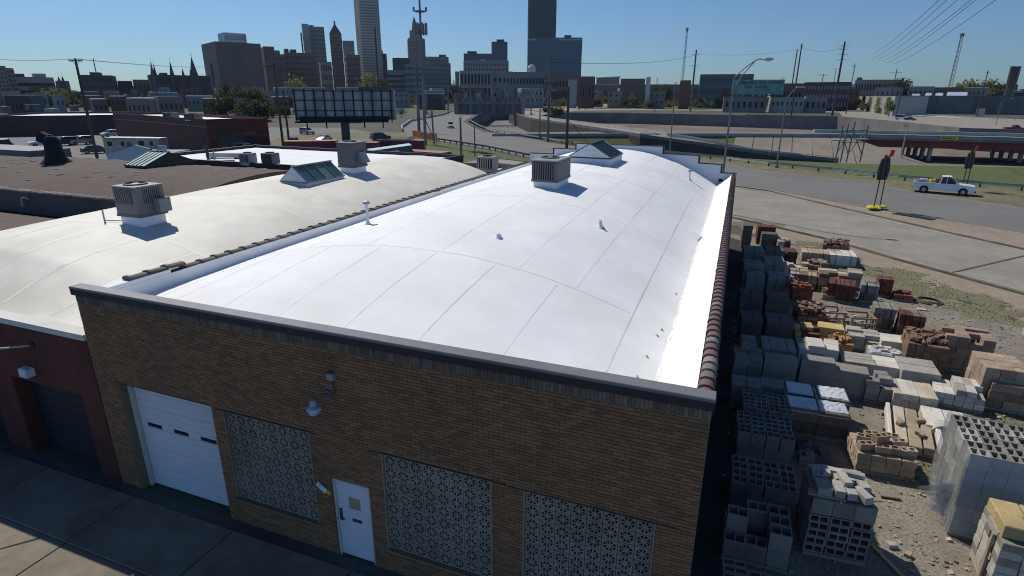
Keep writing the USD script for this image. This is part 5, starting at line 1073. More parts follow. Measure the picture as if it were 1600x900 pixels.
def car(kind, label, pa, pb, paint, cat=None, size=1.0):
    """pa: rear point on the ground, pb: front point"""
    a, b_ = np.array(pa[:2]), np.array(pb[:2]); r = math.atan2(*(b_ - a)[::-1]); c = (a + b_) / 2
    name = {'sedan': 'sedan', 'suv': 'sport_utility', 'pickup': 'pickup_truck', 'van': 'van'}[kind]
    t = thing(name, label, cat or {'sedan': 'car', 'suv': 'car', 'pickup': 'pickup truck', 'van': 'van'}[kind], (*c, pa[2] + .03 if len(pa) > 2 else .03), r)
    if kind == 'sedan':
        Lh, hw = 2.3, .9
        rows = [(-Lh, .8, .4, .75), (-2.15, .88, .28, .92), (-1.2, hw, .24, .98), (.8, hw, .24, .96), (1.9, .87, .26, .80), (Lh, .74, .38, .62)]; cab = [(-1.65, .74, .95, .98), (-.95, .72, .95, 1.38), (-.2, .70, .95, 1.43), (.25, .69, .95, 1.40), (1.15, .74, .93, .97)]; wx = (-1.4, 1.4)
    elif kind == 'suv':
        Lh, hw = 2.3, .93
        rows = [(-Lh, .86, .45, 1.05), (-2.2, hw, .32, 1.12), (.9, hw, .3, 1.1), (1.95, .9, .32, .98), (Lh, .8, .42, .75)]; cab = [(-2.2, .8, 1.08, 1.6), (-1.9, .78, 1.08, 1.72), (-.1, .77, 1.08, 1.75), (.3, .76, 1.08, 1.7), (1.1, .8, 1.06, 1.12)]; wx = (-1.4, 1.4)
    elif kind == 'van':
        Lh, hw = 2.6, 1.0
        rows = [(-Lh, .95, .45, 1.2), (-2.5, hw, .35, 1.25), (1.4, hw, .32, 1.2), (2.2, .95, .34, 1.05), (Lh, .85, .45, .8)]; cab = [(-2.55, .93, 1.2, 2.1), (-2.3, .92, 1.2, 2.25), (.6, .92, 1.2, 2.25), (.95, .9, 1.2, 2.15), (1.75, .9, 1.15, 1.22)]; wx = (-1.6, 1.6)
    else:
        Lh, hw = 2.8, .98
        rows = [(-.35, hw, .38, 1.12), (.5, hw, .36, 1.14), (1.2, hw, .36, 1.12), (2.3, .96, .38, 1.04), (2.72, .92, .4, .98), (Lh, .86, .5, .85)]; cab = [(-.42, .84, 1.1, 1.3), (-.32, .82, 1.1, 1.84), (.3, .80, 1.1, 1.88), (.55, .78, 1.1, 1.84), (1.3, .84, 1.08, 1.14)]; wx = (-1.75, 1.75)
    put(t, 'body', loft(B(), rows), paint, smooth=35)
    put(t, 'cabin_glass', loft(B(), cab), K['pane'], smooth=35)
    top = [q for q in cab if q[3] > cab[0][2] + .3]
    put(t, 'cabin_roof', loft(B(), [(q[0], q[1] * 1.0, q[3] - .035, q[3] + .03) for q in top]), paint, smooth=35)
    zc_ = cab[0][2]
    for s in (-1, 1):
        mid = top[len(top) // 2]
        for (x0, z0, x1, z1) in ((cab[-1][0] - .02, zc_, top[-1][0], top[-1][3]), (mid[0] - .15, zc_, mid[0] - .15, mid[3]), (cab[0][0] + .04, zc_, top[0][0] + .03, top[0][3])):
            put(t, 'pillar', B().tube((x0, s * cab[0][1] * .97, z0), (x1, s * top[0][1] * .945, z1 - .01), .045 if kind != 'van' else .07, 5), paint)
        put(t, 'headlight', B().box(Lh - .13, Lh - .0, s * .62 - .16, s * .62 + .16, rows[-1][2] + .14, rows[-1][2] + .3), K['head'])
        put(t, 'taillight', B().box(-Lh - .01, -Lh + .1, s * .72 - .09, s * .72 + .09, .68, .95), K['tail'])
        put(t, 'mirror', B().box(cab[-1][0] - .3, cab[-1][0] - .14, s * (hw + .02), s * (hw + .2), zc_ + .02, zc_ + .2) if s > 0 else B().box(cab[-1][0] - .3, cab[-1][0] - .14, -(hw + .2), -(hw + .02), zc_ + .02, zc_ + .2), paint)
    put(t, 'grille', B().box(Lh - .06, Lh + .012, -.42, .42, rows[-1][2] + .05, rows[-1][2] + .26), K['black'])
    put(t, 'bumper', B().cham(Lh - .12, Lh + .08, -.85, .85, .34, .52, .03), K['dark'] if kind == 'pickup' else paint); put(t, 'bumper', B().cham(-Lh - .08, -Lh + .12, -.85, .85, .36, .54, .03), K['dark'] if kind == 'pickup' else paint)
    if kind == 'pickup':
        put(t, 'bed_floor', B().box(-Lh + .05, -.36, -.9, .9, .4, .62), K['dark'])
        for s in (-1, 1): put(t, 'bed_side', loft(B(), [(-Lh, .075, .42, 1.12), (-Lh + .1, .09, .38, 1.14), (-.36, .09, .38, 1.14)]).moved((0, s * .89, 0)), paint, smooth=35)
        put(t, 'tailgate', B().cham(-Lh - .01, -Lh + .08, -.82, .82, .5, 1.1, .02), paint)
    wheelset(t, wx, hw, .36 if kind in ('pickup', 'van') else .32)
    return t
pa, pb = at(1434, 299), at(1511, 305)
t = car('pickup', 'white pickup truck with loaded bed driving on the road past the guardrail', pa, pb, K['car_white'])
for (x, y, s, m_) in ((-1.9, .2, (.7, .6, .35), K['white']), (-1.1, -.2, (.5, .7, .4), K['yellow']), (-.75, .35, (.4, .4, .5), K['wood']), (-2.3, -.3, (.5, .5, .3), K['unit'])): put(t, 'load', B().obox((x, y, .64 + s[2] / 2 + .2), (s[0], s[1], s[2] + .4), .2), m_)
def heading(px, py, ang, L=4.8):
    g = at(px, py); d = np.array([math.cos(ang), math.sin(ang), 0]); return g - d * L / 2, g + d * L / 2
car('pickup', 'white fronted pickup truck coming towards us round the ramp curve', *heading(704, 200, -1.05), K['car_white'])
car('sedan', 'glaring white car at the far top of the ramp curve', *heading(768, 176, -1.1), K['car_white'])
car('suv', 'silver van like car parked behind the billboard posts', at(466, 209), at(495, 211), K['car_silver'])
car('sedan', 'silver sedan driving out in front of the billboard post', at(520, 219.5), at(492, 223.5), K['car_silver'])
car('pickup', 'dark pickup truck beside the two utility poles', at(478, 227), at(441, 233), K['car_dark'])
car('suv', 'black car seen from behind on the right side of the lot', *heading(595, 219, 1.0), K['car_dark'])
car('van', 'dark blue van cut by the left edge of the picture', at(-10, 236), at(20, 238), K['car_blue'])
car('suv', 'white hatchback in the left lot behind the hooded ventilator', *heading(68, 229, -1.9), K['car_white'])
car('suv', 'dark hatchback in the left lot between two pale cars', *heading(101, 227.5, -1.7), K['car_dark'])
car('suv', 'silver car in the left lot right of the dark hatchback', *heading(127, 226, -1.7), K['car_silver'])
car('sedan', 'dark green car beside the beige trailer and leaning pole', at(140, 240), at(163, 239), K['car_green'])
car('suv', 'white car parked along the dark side of the red brick block', at(388, 239.5), at(358, 238), K['car_white'])
car('suv', 'bright windowed small car left of the trailer roof', *heading(174, 214, -1.6), K['car_silver'])
car('pickup', 'red pickup truck on the far street at the right edge', at(1566, 204.5), at(1602, 205), K['car_red'])
car('van', 'white van on the far street above the second bridge', *heading(1408, 187, -.5), K['car_white']); car('sedan', 'dark car following the white van on the far street', *heading(1422, 188, -.5), K['car_dark'])
car('sedan', 'pale car far away on the street left of the ramp top', *heading(690, 169, .4), K['car_silver']); car('sedan', 'white car on the far lawn street behind the billboard edge', *heading(645, 168, .2), K['car_white'])

# ------------------------------------------------------------------ signs, billboards, lamps
def sign_pair(label, base, top, px_base2):
    g = at(*base); z = height_over(top[0], top[1], g); t = thing('road_sign', label, 'road sign', (g[0], g[1], .13 if base[0] < 1400 else 0.0), .72)
    w = .38
    for s in (-1, 1): put(t, 'post', B().tube((s * w, 0, 0), (s * w * .75, 0, z * .96), .05, 8), K['dark'])
    put(t, 'sign_back', B().upright([(-.62, z * .52), (.62, z * .52), (.78, z * .70), (.55, z * .90), (-.55, z * .90), (-.78, z * .70)], .055, .09), M('sign_back_' + str(base[0]), (.075, .07, .062), .6, .12, 3))
    put(t, 'brace', B().box(-.5, .5, .02, .05, z * .6, z * .62).box(-.5, .5, .02, .05, z * .8, z * .82), K['dark'])
    put(t, 'flag', B().upright([(.3, z * .92), (.75, z * .95), (.8, z * 1.05), (.33, z * 1.04)], -.03, .02), K['red']); put(t, 'flag', B().upright([(-.1, z * .86), (.3, z * .8), (.35, z * .93), (-.05, z * .97)], .1, .13), K['red'])
    put(t, 'flag_staff', B().tube((.2, 0, z * .85), (.35, 0, z * 1.07), .02, 6), K['wood'])
    return t, g
t, g = sign_pair('tall temporary road sign seen from behind, red flags, yellow sandbags at its foot', (1369, 328), (1387, 241), None)
for k in range(9):
    a = k * .7; bb = trimesh.creation.icosphere(2, 1.0); vv = bb.vertices * [.48, .3, .13]; vv = vv * (1 + .15 * (meshkit.noise(bb.vertices * 2 + k, 4)[:, None] - .5)); r_ = .25 * k
    cx, cy = rng.uniform(-1.3, 1.3), rng.uniform(-.45, .45); c_, s_ = math.cos(a), math.sin(a)
    put(t, 'sandbag', B().add([(x * c_ - y * s_ + cx, x * s_ + y * c_ + cy, z_ + .13 + (.1 if k > 6 else 0)) for x, y, z_ in vv], bb.faces), K['yellow'], smooth=True)
sign_pair('second temporary road sign seen from behind with a red flag behind the white pickup', (1505, 297), (1522, 232), None)
# billboard seen from behind
g = at(543, 240); D0 = math.hypot(*(g - EYE)[:2]); brg = math.atan2(ray(543, 190)[0], ray(543, 190)[1])
t = thing('billboard', 'big billboard seen from behind on one thick post, pale panels and dark struts', 'billboard', (g[0], g[1], 0), -brg)
sc = D0 / 893 * .98; X = lambda px: (px - 543) * sc * 1.0; Zb = lambda py: height_over(543, py, g)
zt, zl = Zb(141), Zb(190)
put(t, 'post', B().tube((0, 0, 0), (0, 0, zl), .75, 16), K['dark'], smooth=40)
n = 11
for k in range(n):
    x0, x1 = X(474) + (X(618) - X(474)) * k / n, X(474) + (X(618) - X(474)) * (k + 1) / n
    put(t, 'panel', B().box(x0 + .03, x1 - .03, .9, .98, zl + .3, zt), M('billboard_panel_%d' % (k % 3), (.36 - .04 * (k % 3), .36 - .04 * (k % 3), .37 - .03 * (k % 3)), .7, .12, .6, stretch=(3, 3, .3)))
for k in range(11): x = X(476) + (X(612) - X(476)) * k / 10; put(t, 'strut', B().box(x - .11, x + .11, .55, .78, zl - (1.2 if k % 2 else .2), zt + .15), K['black'])
for z in (zl + .35, zl + (zt - zl) * .35, zl + (zt - zl) * .68, zt - .1): put(t, 'beam', B().box(X(474), X(616), .79, .89, z - .09, z + .09), K['dark'])
put(t, 'catwalk', B().box(X(474), X(606), -.9, .5, zl - .15, zl + .12), K['black']); put(t, 'torsion_beam', B().box(X(480), X(608), -.1, .5, zl + .13, zl + .9), K['black'])
put(t, 'edge_frame', B().box(X(616), X(619), .7, 1.2, zl + .2, zt + .1), K['steel'])
# green billboard
g = at(1180, 176); brg = math.atan2(ray(1178, 150)[0], ray(1178, 150)[1]); D0 = math.hypot(*(g - EYE)[:2]); sc = D0 / 893 * .99; X = lambda px: (px - 1178) * sc; Zb = lambda py: height_over(1178, py, g)
t = thing('green_billboard', 'dark green billboard lettered with a bail bonds name and phone number', 'billboard', (g[0], g[1], 0), -brg)
put(t, 'face', B().box(X(1143), X(1210), 0, .4, Zb(147.5), Zb(124.5)), M('green_billboard_paint', (.15, .30, .25), .6, .12, .4))
hh = (Zb(126.5) - Zb(131.0)) * .95
for s_, px, py, wpx in (('FURNAGLE BAIL BONDS', 1148.5, 131.2, 59), ('584-4500', 1158.5, 137.8, 30)):
    tm = meshkit.text_mesh(s_, hh, .03, bold=True); v = tm.vertices; k = wpx * sc / (v[:, 0].max() - v[:, 0].min())
    put(t, 'lettering', B().add([(x * k + X(px), -.004 - z_, y + Zb(py)) for x, y, z_ in v], tm.faces), M('letter_' + s_[:2], (.015, .03, .025), .7, .1, 3))
put(t, 'catwalk', B().box(X(1143), X(1206), -1.2, .3, Zb(149.5), Zb(148.3)), K['dark'])
for px in (1146, 1152, 1167, 1190): put(t, 'post', B().box(X(px) - .5, X(px) + .5, .41, 1.2, 0, Zb(147)), K['pole'])
for px in (1150, 1158, 1172, 1180, 1186): put(t, 'flood_lamp', B().box(X(px) - .4, X(px) + 1.0, -1.7, -1.25, Zb(149.2), Zb(148.4)), K['offwhite'])
# orange works sign
A, Bq = at(645, 217), at(683, 224); t = thing('works_sign', 'long orange roadworks board standing on the grass by the ramp', 'road sign', (*xy(A), 0), math.atan2(*(Bq - A)[:2][::-1])); w = np.hypot(*(Bq - A)[:2])
put(t, 'board', B().box(0, w, 0, .06, .5, 2.0), K['orange']); put(t, 'leg', B().box(.5, .7, .07, .2, 0, 1.8), K['wood']); put(t, 'leg', B().box(w - .7, w - .5, .07, .2, 0, 1.8), K['wood']); put(t, 'stripe', B().box(w * .35, w * .9, -.012, -.002, .95, 1.15).box(w * .3, w * .75, -.012, -.002, 1.4, 1.55), M('sign_lettering_brown', (.30, .10, .02), .7, .3, 8))
g = at(640, 221); t = thing('white_sign', 'small white arrow board lying on the grass near the orange board', 'sign', (g[0], g[1], 0), .4); put(t, 'board', B().upright([(-.9, .2), (.7, .3), (1.0, .75), (.4, 1.2), (-.3, .9)], 0, .05), K['white']); put(t, 'leg', B().tube((.3, .06, 0), (.2, .06, .7), .05), K['dark'])

def lamp_post(label, xy_, h, arm, rot, r=.11, m=K['lamp_steel'], double=True):
    t = thing('street_lamp', label, 'street lamp', (xy_[0], xy_[1], 0), rot)
    put(t, 'base', B().tube((0, 0, 0), (0, 0, .5), r * 2, 10, r * 1.5), K['wall_concrete'])
    put(t, 'pole', B().tube((0, 0, .5), (0, 0, h), r, 12, r * .6), m, smooth=40)
    pts = [(0, 0, h - .1), (arm * .35, 0, h + arm * .32), (arm * .7, 0, h + arm * .58), (arm * .85, 0, h + arm * .63), (arm, 0, h + arm * .62)]
    put(t, 'arm', B().path(pts, .05, 8), m, smooth=40)
    if double: put(t, 'arm', B().path([(0, 0, h - 1.0), (arm * .35, 0, h + arm * .12), (arm * .68, 0, h + arm * .54)], .045, 8), m, smooth=40)
    e = pts[-1]; bb = trimesh.creation.icosphere(2, 1.0); put(t, 'lamp_head', B().add(bb.vertices * [.46, .2, .14] + [e[0] + .35, 0, e[2]], bb.faces), K['steel'], smooth=True)
    put(t, 'lens', B().add(bb.vertices * [.26, .15, .12] + [e[0] + .42, 0, e[2] - .07], bb.faces), K['offwhite'], smooth=True)
    return t
lamp_post('tall grey street lamp with a long curved double arm behind the warehouse', (-1.05, 46.8), 11.75, 2.1, .1)
def thin_lamp(label, top, base, arm_px=None, z0=0.0, m=K['lamp_steel'], r=.09):
    g = at(base[0], base[1], z0); h = height_over(top[0], top[1], g) - z0; t = thing('light_pole', label, 'light pole', (g[0], g[1], z0)); put(t, 'pole', B().tube((0, 0, 0), (0, 0, h), r * 1.3, 8, r * .8), m, smooth=40)
    put(t, 'foot', B().tube((0, 0, 0), (0, 0, .3), r * 3, 8), K['wall_concrete'])
    if arm_px:
        k = math.hypot(*(g - EYE)[:2]) / 893; dx = (arm_px[0] - top[0]) * k; dz = -(arm_px[1] - top[1]) * k
        e = (RIGHT[0] * dx, RIGHT[1] * dx, h + dz); put(t, 'arm', B().path([(0, 0, h - .05), (e[0] * .6, e[1] * .6, h + dz * .8), e], r * .6, 6), m); put(t, 'lamp_head', B().obox((e[0], e[1], e[2]), (1.1, .4, .2), math.atan2(RIGHT[1], RIGHT[0])), K['steel'])
    return t
thin_lamp('slim light pole in front of the tan bank left of the lamp', (1027, 128), (1046, 240)); thin_lamp('light pole with short arm right of the green billboard', (1226, 152), (1213, 262), (1242, 139))
thin_lamp('white curved lamp post under the girder bridge', (1413, 197), (1405, 258), (1409, 196), FLOOR, K['barrier'], .13)
thin_lamp('lamp post with arm at the far bridge end on the right', (1567, 158), (1556, 194), (1578, 155)); thin_lamp('slim pole standing in the sunken ground near the left wall', (985, 185), (985, 203), (993, 175), FLOOR)
thin_lamp('short lamp at the near side of the far bridge', (1375, 195), (1374, 206), None, FLOOR, K['barrier'], .5)
# overhead sign gantry seen edge-on
t = thing('sign_gantry', 'grey steel sign gantry with catwalk seen edge on before the bridge', 'gantry', tuple(at(1322, 254, -4.0)))
k = math.hypot(*(at(1322, 254, -4.0) - EYE)[:2]) / 893; U = lambda px: ((px - 1322) * k * RIGHT[0], (px - 1322) * k * RIGHT[1]); Zg = lambda py: height_over(1322, py, at(1322, 254, -4.0)) + 4.0
for px, py in ((1307, 196), (1314, 192), (1322, 190), (1340, 195)): put(t, 'column', B().tube((*U(px), 0), (*U(px + 2), Zg(py)), .16, 8), K['lamp_steel'])
for pa_, pb_ in (((1308, 200), (1322, 240)), ((1322, 240), (1340, 205)), ((1307, 240), (1322, 200)), ((1322, 200), (1340, 240)), ((1307, 222), (1341, 222)), ((1307, 205), (1341, 203))): put(t, 'brace', B().tube((*U(pa_[0]), Zg(pa_[1])), (*U(pb_[0]), Zg(pb_[1])), .1, 6), K['lamp_steel'])
for px, py in ((1300, 219), (1328, 217)): put(t, 'catwalk', B().obox((*U(px + 6), Zg(py)), (3.2, 1.6, .25), .3), K['steel'])

# ------------------------------------------------------------------ utility poles and wires
PT = {}
def pole(key, label, top, base, arms=(), r=.16, m=K['pole'], xf=0, h=None, braces=True):
    g = at(*base) if base[1] > 165 else far(base[0], 150, 430) * [1, 1, 0]; h = height_over(top[0], top[1], g); t = thing('utility_pole', label, 'utility pole', (g[0], g[1], 0)); kk = math.hypot(*(g - EYE)[:2]) / 893
    lean = ((top[0] - base[0]) * 0.0)
    put(t, 'shaft', B().tube((0, 0, -.2), (0, 0, h), r * 1.15, 10, r * .8), m, smooth=40)
    ux, uy = RIGHT[0], RIGHT[1]
    for dz, w_ in arms:
        z = h - dz; put(t, 'crossarm', B().obox((0, 0, z), (w_, .14, .16), math.atan2(uy, ux)), m)
        for s in (-.95, -.5, .5, .95): put(t, 'insulator', B().tube((ux * w_ / 2 * s, uy * w_ / 2 * s, z + .08), (ux * w_ / 2 * s, uy * w_ / 2 * s, z + .3), .06, 6), K['steel'])
        if braces: put(t, 'brace', B().tube((ux * w_ * .3, uy * w_ * .3, z - .05), (0, 0, z - w_ * .35), .03, 5).tube((-ux * w_ * .3, -uy * w_ * .3, z - .05), (0, 0, z - w_ * .35), .03, 5), m)
    PT[key] = (g[0], g[1], h); return t
pole('p1', 'thick dark utility pole with one crossarm at the left, wire running off', (117, 91), (153, 252), [(.35, 2.0)], .2)
pole('p2', 'thinner dark pole just right of the thick left pole', (140, 91), (158, 165), [], .3); pole('p2b', 'short pair pole beside the thinner left pole', (152, 146), (156, 162), [(.5, 2)], .25)
pole('p3', 'far dark pole before the church spires', (229, 121), (244, 174), [], .28); pole('p4', 'pale grey pole beside the pole before the spires', (242, 98), (250, 176), [], .3, K['pole_grey'])
pole('p5', 'dark utility pole with crossarm left of the billboard', (423, 99), (443, 232), [(.5, 4.2)], .22); pole('p6', 'dark bare pole beside the crossarm pole left of the billboard', (443, 140), (453, 233), [], .2)
pole('p8', 'broad grey pole in front of the ramp curve', (652, 100), (655, 206), [], .4, K['pole_grey']); pole('p9', 'short grey wooden pole in front of the ramp guardrail', (718, 183), (721, 258), [], .17, K['pole_grey'])
pole('p9b', 'tiny thin post right of the short grey wooden pole', (741, 196), (742, 245), [], .1, K['pole_grey'])
pole('p11', 'brown pole with guy wire in front of the dark tower', (882, 136), (885, 240), [], .25); pole('p12', 'tall grey pole with side arms before the blue glass block', (853, 82), (856, 222), [(1.2, 2.2), (3.4, 2.2), (6, 2.2)], .26, K['pole_grey'], braces=False)
pole('p13', 'grey pole left of the tall pole before the blue glass block', (842, 133), (843, 218), [], .16, K['pole_grey']); pole('p15', 'wooden pole with left side arms right of the radio mast', (1088, 78), (1081, 165), [(3.0, 6), (9.5, 6)], .6, K['pole_grey'], braces=False)
pole('p16', 'left of two tall bare poles right of the green billboard', (1240, 77), (1231, 176), [(.5, 1.5)], .4); pole('p17', 'right of two tall bare poles right of the green billboard', (1250, 68), (1236, 180), [(1.0, 2)], .4)
pole('p18', 'big dark utility pole with four crossarms on the right', (1318, 65), (1300, 181), [(2.2, 6), (4.2, 5.2), (6.4, 5.8), (9.2, 5)], .55, braces=False)
pole('p19', 'utility pole with one wide crossarm left of the big pole', (1302, 107), (1296, 168), [(.3, 10)], .26, braces=False); pole('p20', 'small pole with crossarm second left of the big pole', (1285, 116), (1281, 164), [(.5, 7)], .26, braces=False)
pole('p21', 'thin pole with crossarm left of the two bare poles', (1218, 121), (1216, 170), [(.5, 4)], .26, braces=False); pole('p22', 'slim pole right of the big pole above the lilac house', (1333, 99), (1327, 150), [(2, 3)], .26, braces=False)
pole('p23', 'pole with side arm before the long grey wall on the right', (1402, 108), (1393, 160), [(2, 7)], .26, braces=False); pole('p24', 'leaning looking dark pole with floodlights before the grey wall', (1412, 121), (1400, 182), [(.4, 5), (1.6, 5)], .26, braces=False)
pole('p25', 'dark pole near the right edge with a box on top', (1538, 110), (1534, 160), [(1, 3)], .26, braces=False); pole('p26', 'pole with brown top in front of the tall gridded tower', (587, 42), (594, 172), [(1.5, 5), (8, 5)], .45, braces=False)
pole('p27', 'dark pole on the street bend in front of the low shops', (903, 123), (905, 172), [], .3); pole('p28', 'dark pole right of the one on the street bend', (914, 126), (915, 172), [], .25); pole('p29', 'thin pole before the white roofed shops', (1024, 122), (1025, 152), [], .26)
pole('p30', 'thin dark post at the far street near the lawn', (941, 150), (942, 166), [], .22); pole('p31', 'thin dark post left of the bare street trees', (926, 146), (928, 166), [], .22); pole('p32', 'short post on the slope near the tan bank', (1145, 150), (1143, 168), [], .3)
# cell tower with brace leg
g = at(665, 226); h = height_over(660, -20, g); t = thing('cell_tower', 'tall slender antenna mast with braced legs between billboard and ramp', 'antenna mast', (g[0], g[1], 0))
put(t, 'mast', B().tube((0, 0, 0), (0, 0, h), .35, 10, .18), K['lamp_steel'], smooth=40); kk = math.hypot(*(g - EYE)[:2]) / 893; dx = 13 * kk; z1 = height_over(677, 170, g)
put(t, 'leg', B().tube((dx * RIGHT[0], dx * RIGHT[1], 0), (dx * .85 * RIGHT[0], dx * .85 * RIGHT[1], z1), .2, 8), K['lamp_steel'])
for a_, c_ in ((.15, .75), (.75, .98)): put(t, 'brace', B().tube((0, 0, z1 * c_), (dx * RIGHT[0], dx * RIGHT[1], z1 * a_), .1, 6), K['lamp_steel'])
for py, w_, n_ in ((48, 1.2, 8), (18, 1.4, 3)):
    z = height_over(662, py, g); put(t, 'platform', B().tube((0, 0, z - .1), (0, 0, z + .1), w_ * .8, 12), K['lamp_steel'])
    for k_ in range(n_): a_ = k_ * 2 * PI / n_; put(t, 'antenna', B().obox((math.cos(a_) * w_, math.sin(a_) * w_, z + .3), (.3, .3, 2.2 if n_ > 4 else .8), a_), K['lamp_steel'])
def mast(key, label, top, base, wid, m=K['lamp_steel'], lean=0.0):
    g = far(base[0], 150, 650) * [1, 1, 0]; h = height_over(top[0], top[1], g); t = thing('radio_mast', label, 'radio mast', (g[0], g[1], 0)); lx = lean
    P = lambda s, u: (s[0] * wid * (1 - u * .35) + RIGHT[0] * lx * u, s[1] * wid * (1 - u * .35) + RIGHT[1] * lx * u, h * u)
    cs = [(-1, -.6), (1, -.6), (0, 1)]
    for s in cs: put(t, 'leg', B().tube(P(s, 0), P(s, 1), wid * .14, 5), m)
    b = B(); n = 16
    for k in range(n):
        for i in range(3): b.tube(P(cs[i], k / n), P(cs[(i + 1) % 3], (k + 1) / n), wid * .08, 4)
    put(t, 'lattice', b, m); put(t, 'head', B().tube(P((0, 0), .98), P((0, 0), 1.02), wid * 1.1, 8), m); return t
mast('m1', 'tall thin lattice radio mast right of the centre', (1071, 46), (1064, 150), 1.1)
mast('m2', 'leaning lattice crane boom at the right', (1493, 55), (1481, 150), 1.5, lean=0)
# wires
WIRE = M('dark_wire', (.04, .04, .045), .6, .1, 1)
def wire(name, label, a, c, sag, r, cat='wire'):
    a, c = np.array(a, float), np.array(c, float); pts = [tuple(a + (c - a) * u - np.array([0, 0, sag * 4 * u * (1 - u)])) for u in np.linspace(0, 1, 17)]
    single(name, B().path(pts, r, 4), WIRE, label, cat)
p1 = PT['p1']; wire('power_line', 'single wire from the thick left pole to the left edge', (p1[0], p1[1], p1[2] - .1), tuple(far(-60, 88, 150)), .4, .03); wire('power_line', 'single sagging wire from the thick left pole towards the spires', (p1[0], p1[1], p1[2] - .1), tuple(far(330, 104, 330)), .6, .05)
ends = [((1470, -12), 'leftmost'), ((1483, -12), 'second from left'), ((1502, -12), 'third from left'), ((1528, -12), 'fourth from left'), ((1534, -12), 'fifth from left'), ((1572, -12), 'rightmost')]
p = PT['p22']
for k, ((px, py), w_) in enumerate(ends):
    s = far([1362, 1365, 1372, 1378, 1384, 1392][k], [84, 90, 92, 95, 98, 101][k], 240); e = far(px + 40, py - 28, 62)
    wire('power_line', f'overhead wire crossing the top right sky, {w_} of six', tuple(s), tuple(e), 1.0, .035)
for k, (a, c, lab) in enumerate([('p17', 'p18', 'wire between the two tall bare poles and the big crossarm pole'), ('p15', 'p17', 'wire from the side arm pole to the two tall bare poles'), ('p12', 'p15', 'long wire from the glass block pole to the side arm pole')]):
    a, c = PT[a], PT[c]; wire('power_line', lab, (a[0], a[1], a[2] - 2), (c[0], c[1], c[2] - 3), 2.0, .06)
g1, g2 = PT['p11'], at(926, 232, 0); wire('guy_wire', 'pale guy wire slanting down from the brown pole behind the skylight', (g1[0], g1[1], height_over(884, 186, g1)), tuple(g2), 0, .06)
# substation gantry
t = thing('substation', 'grey lattice substation gantry and equipment in front of downtown', 'substation'); S = lambda px, py, D=330: far(px, py, D)
for px in (666, 700, 735, 770, 800, 830, 860): a = S(px, 172); put(t, 'column', B().tube((a[0], a[1], 0), tuple(S(px, 134)), .35, 6), K['lamp_steel'])
put(t, 'beam', B().tube(tuple(S(664, 134)), tuple(S(862, 134)), .35, 6), K['lamp_steel']); put(t, 'beam', B().tube(tuple(S(700, 161)), tuple(S(858, 161)), .4, 6), K['lamp_steel'])
for k in range(10): px = 715 + k * 11; a = S(px, 165, 340); h_ = S(px, 145 + 3 * (k % 3), 340)[2]; put(t, 'cabinet', B().obox((a[0], a[1], h_ / 2), (3.2, 2.5, h_), -.35), K['lamp_steel'] if k % 2 else K['wall_concrete'])
for k in range(14): px = 712 + k * 10.5; put(t, 'strut', B().tube(tuple(S(px, 160, 335)), tuple(S(px + (9 if k % 2 else -9), 140, 335)), .16, 5), K['steel'])
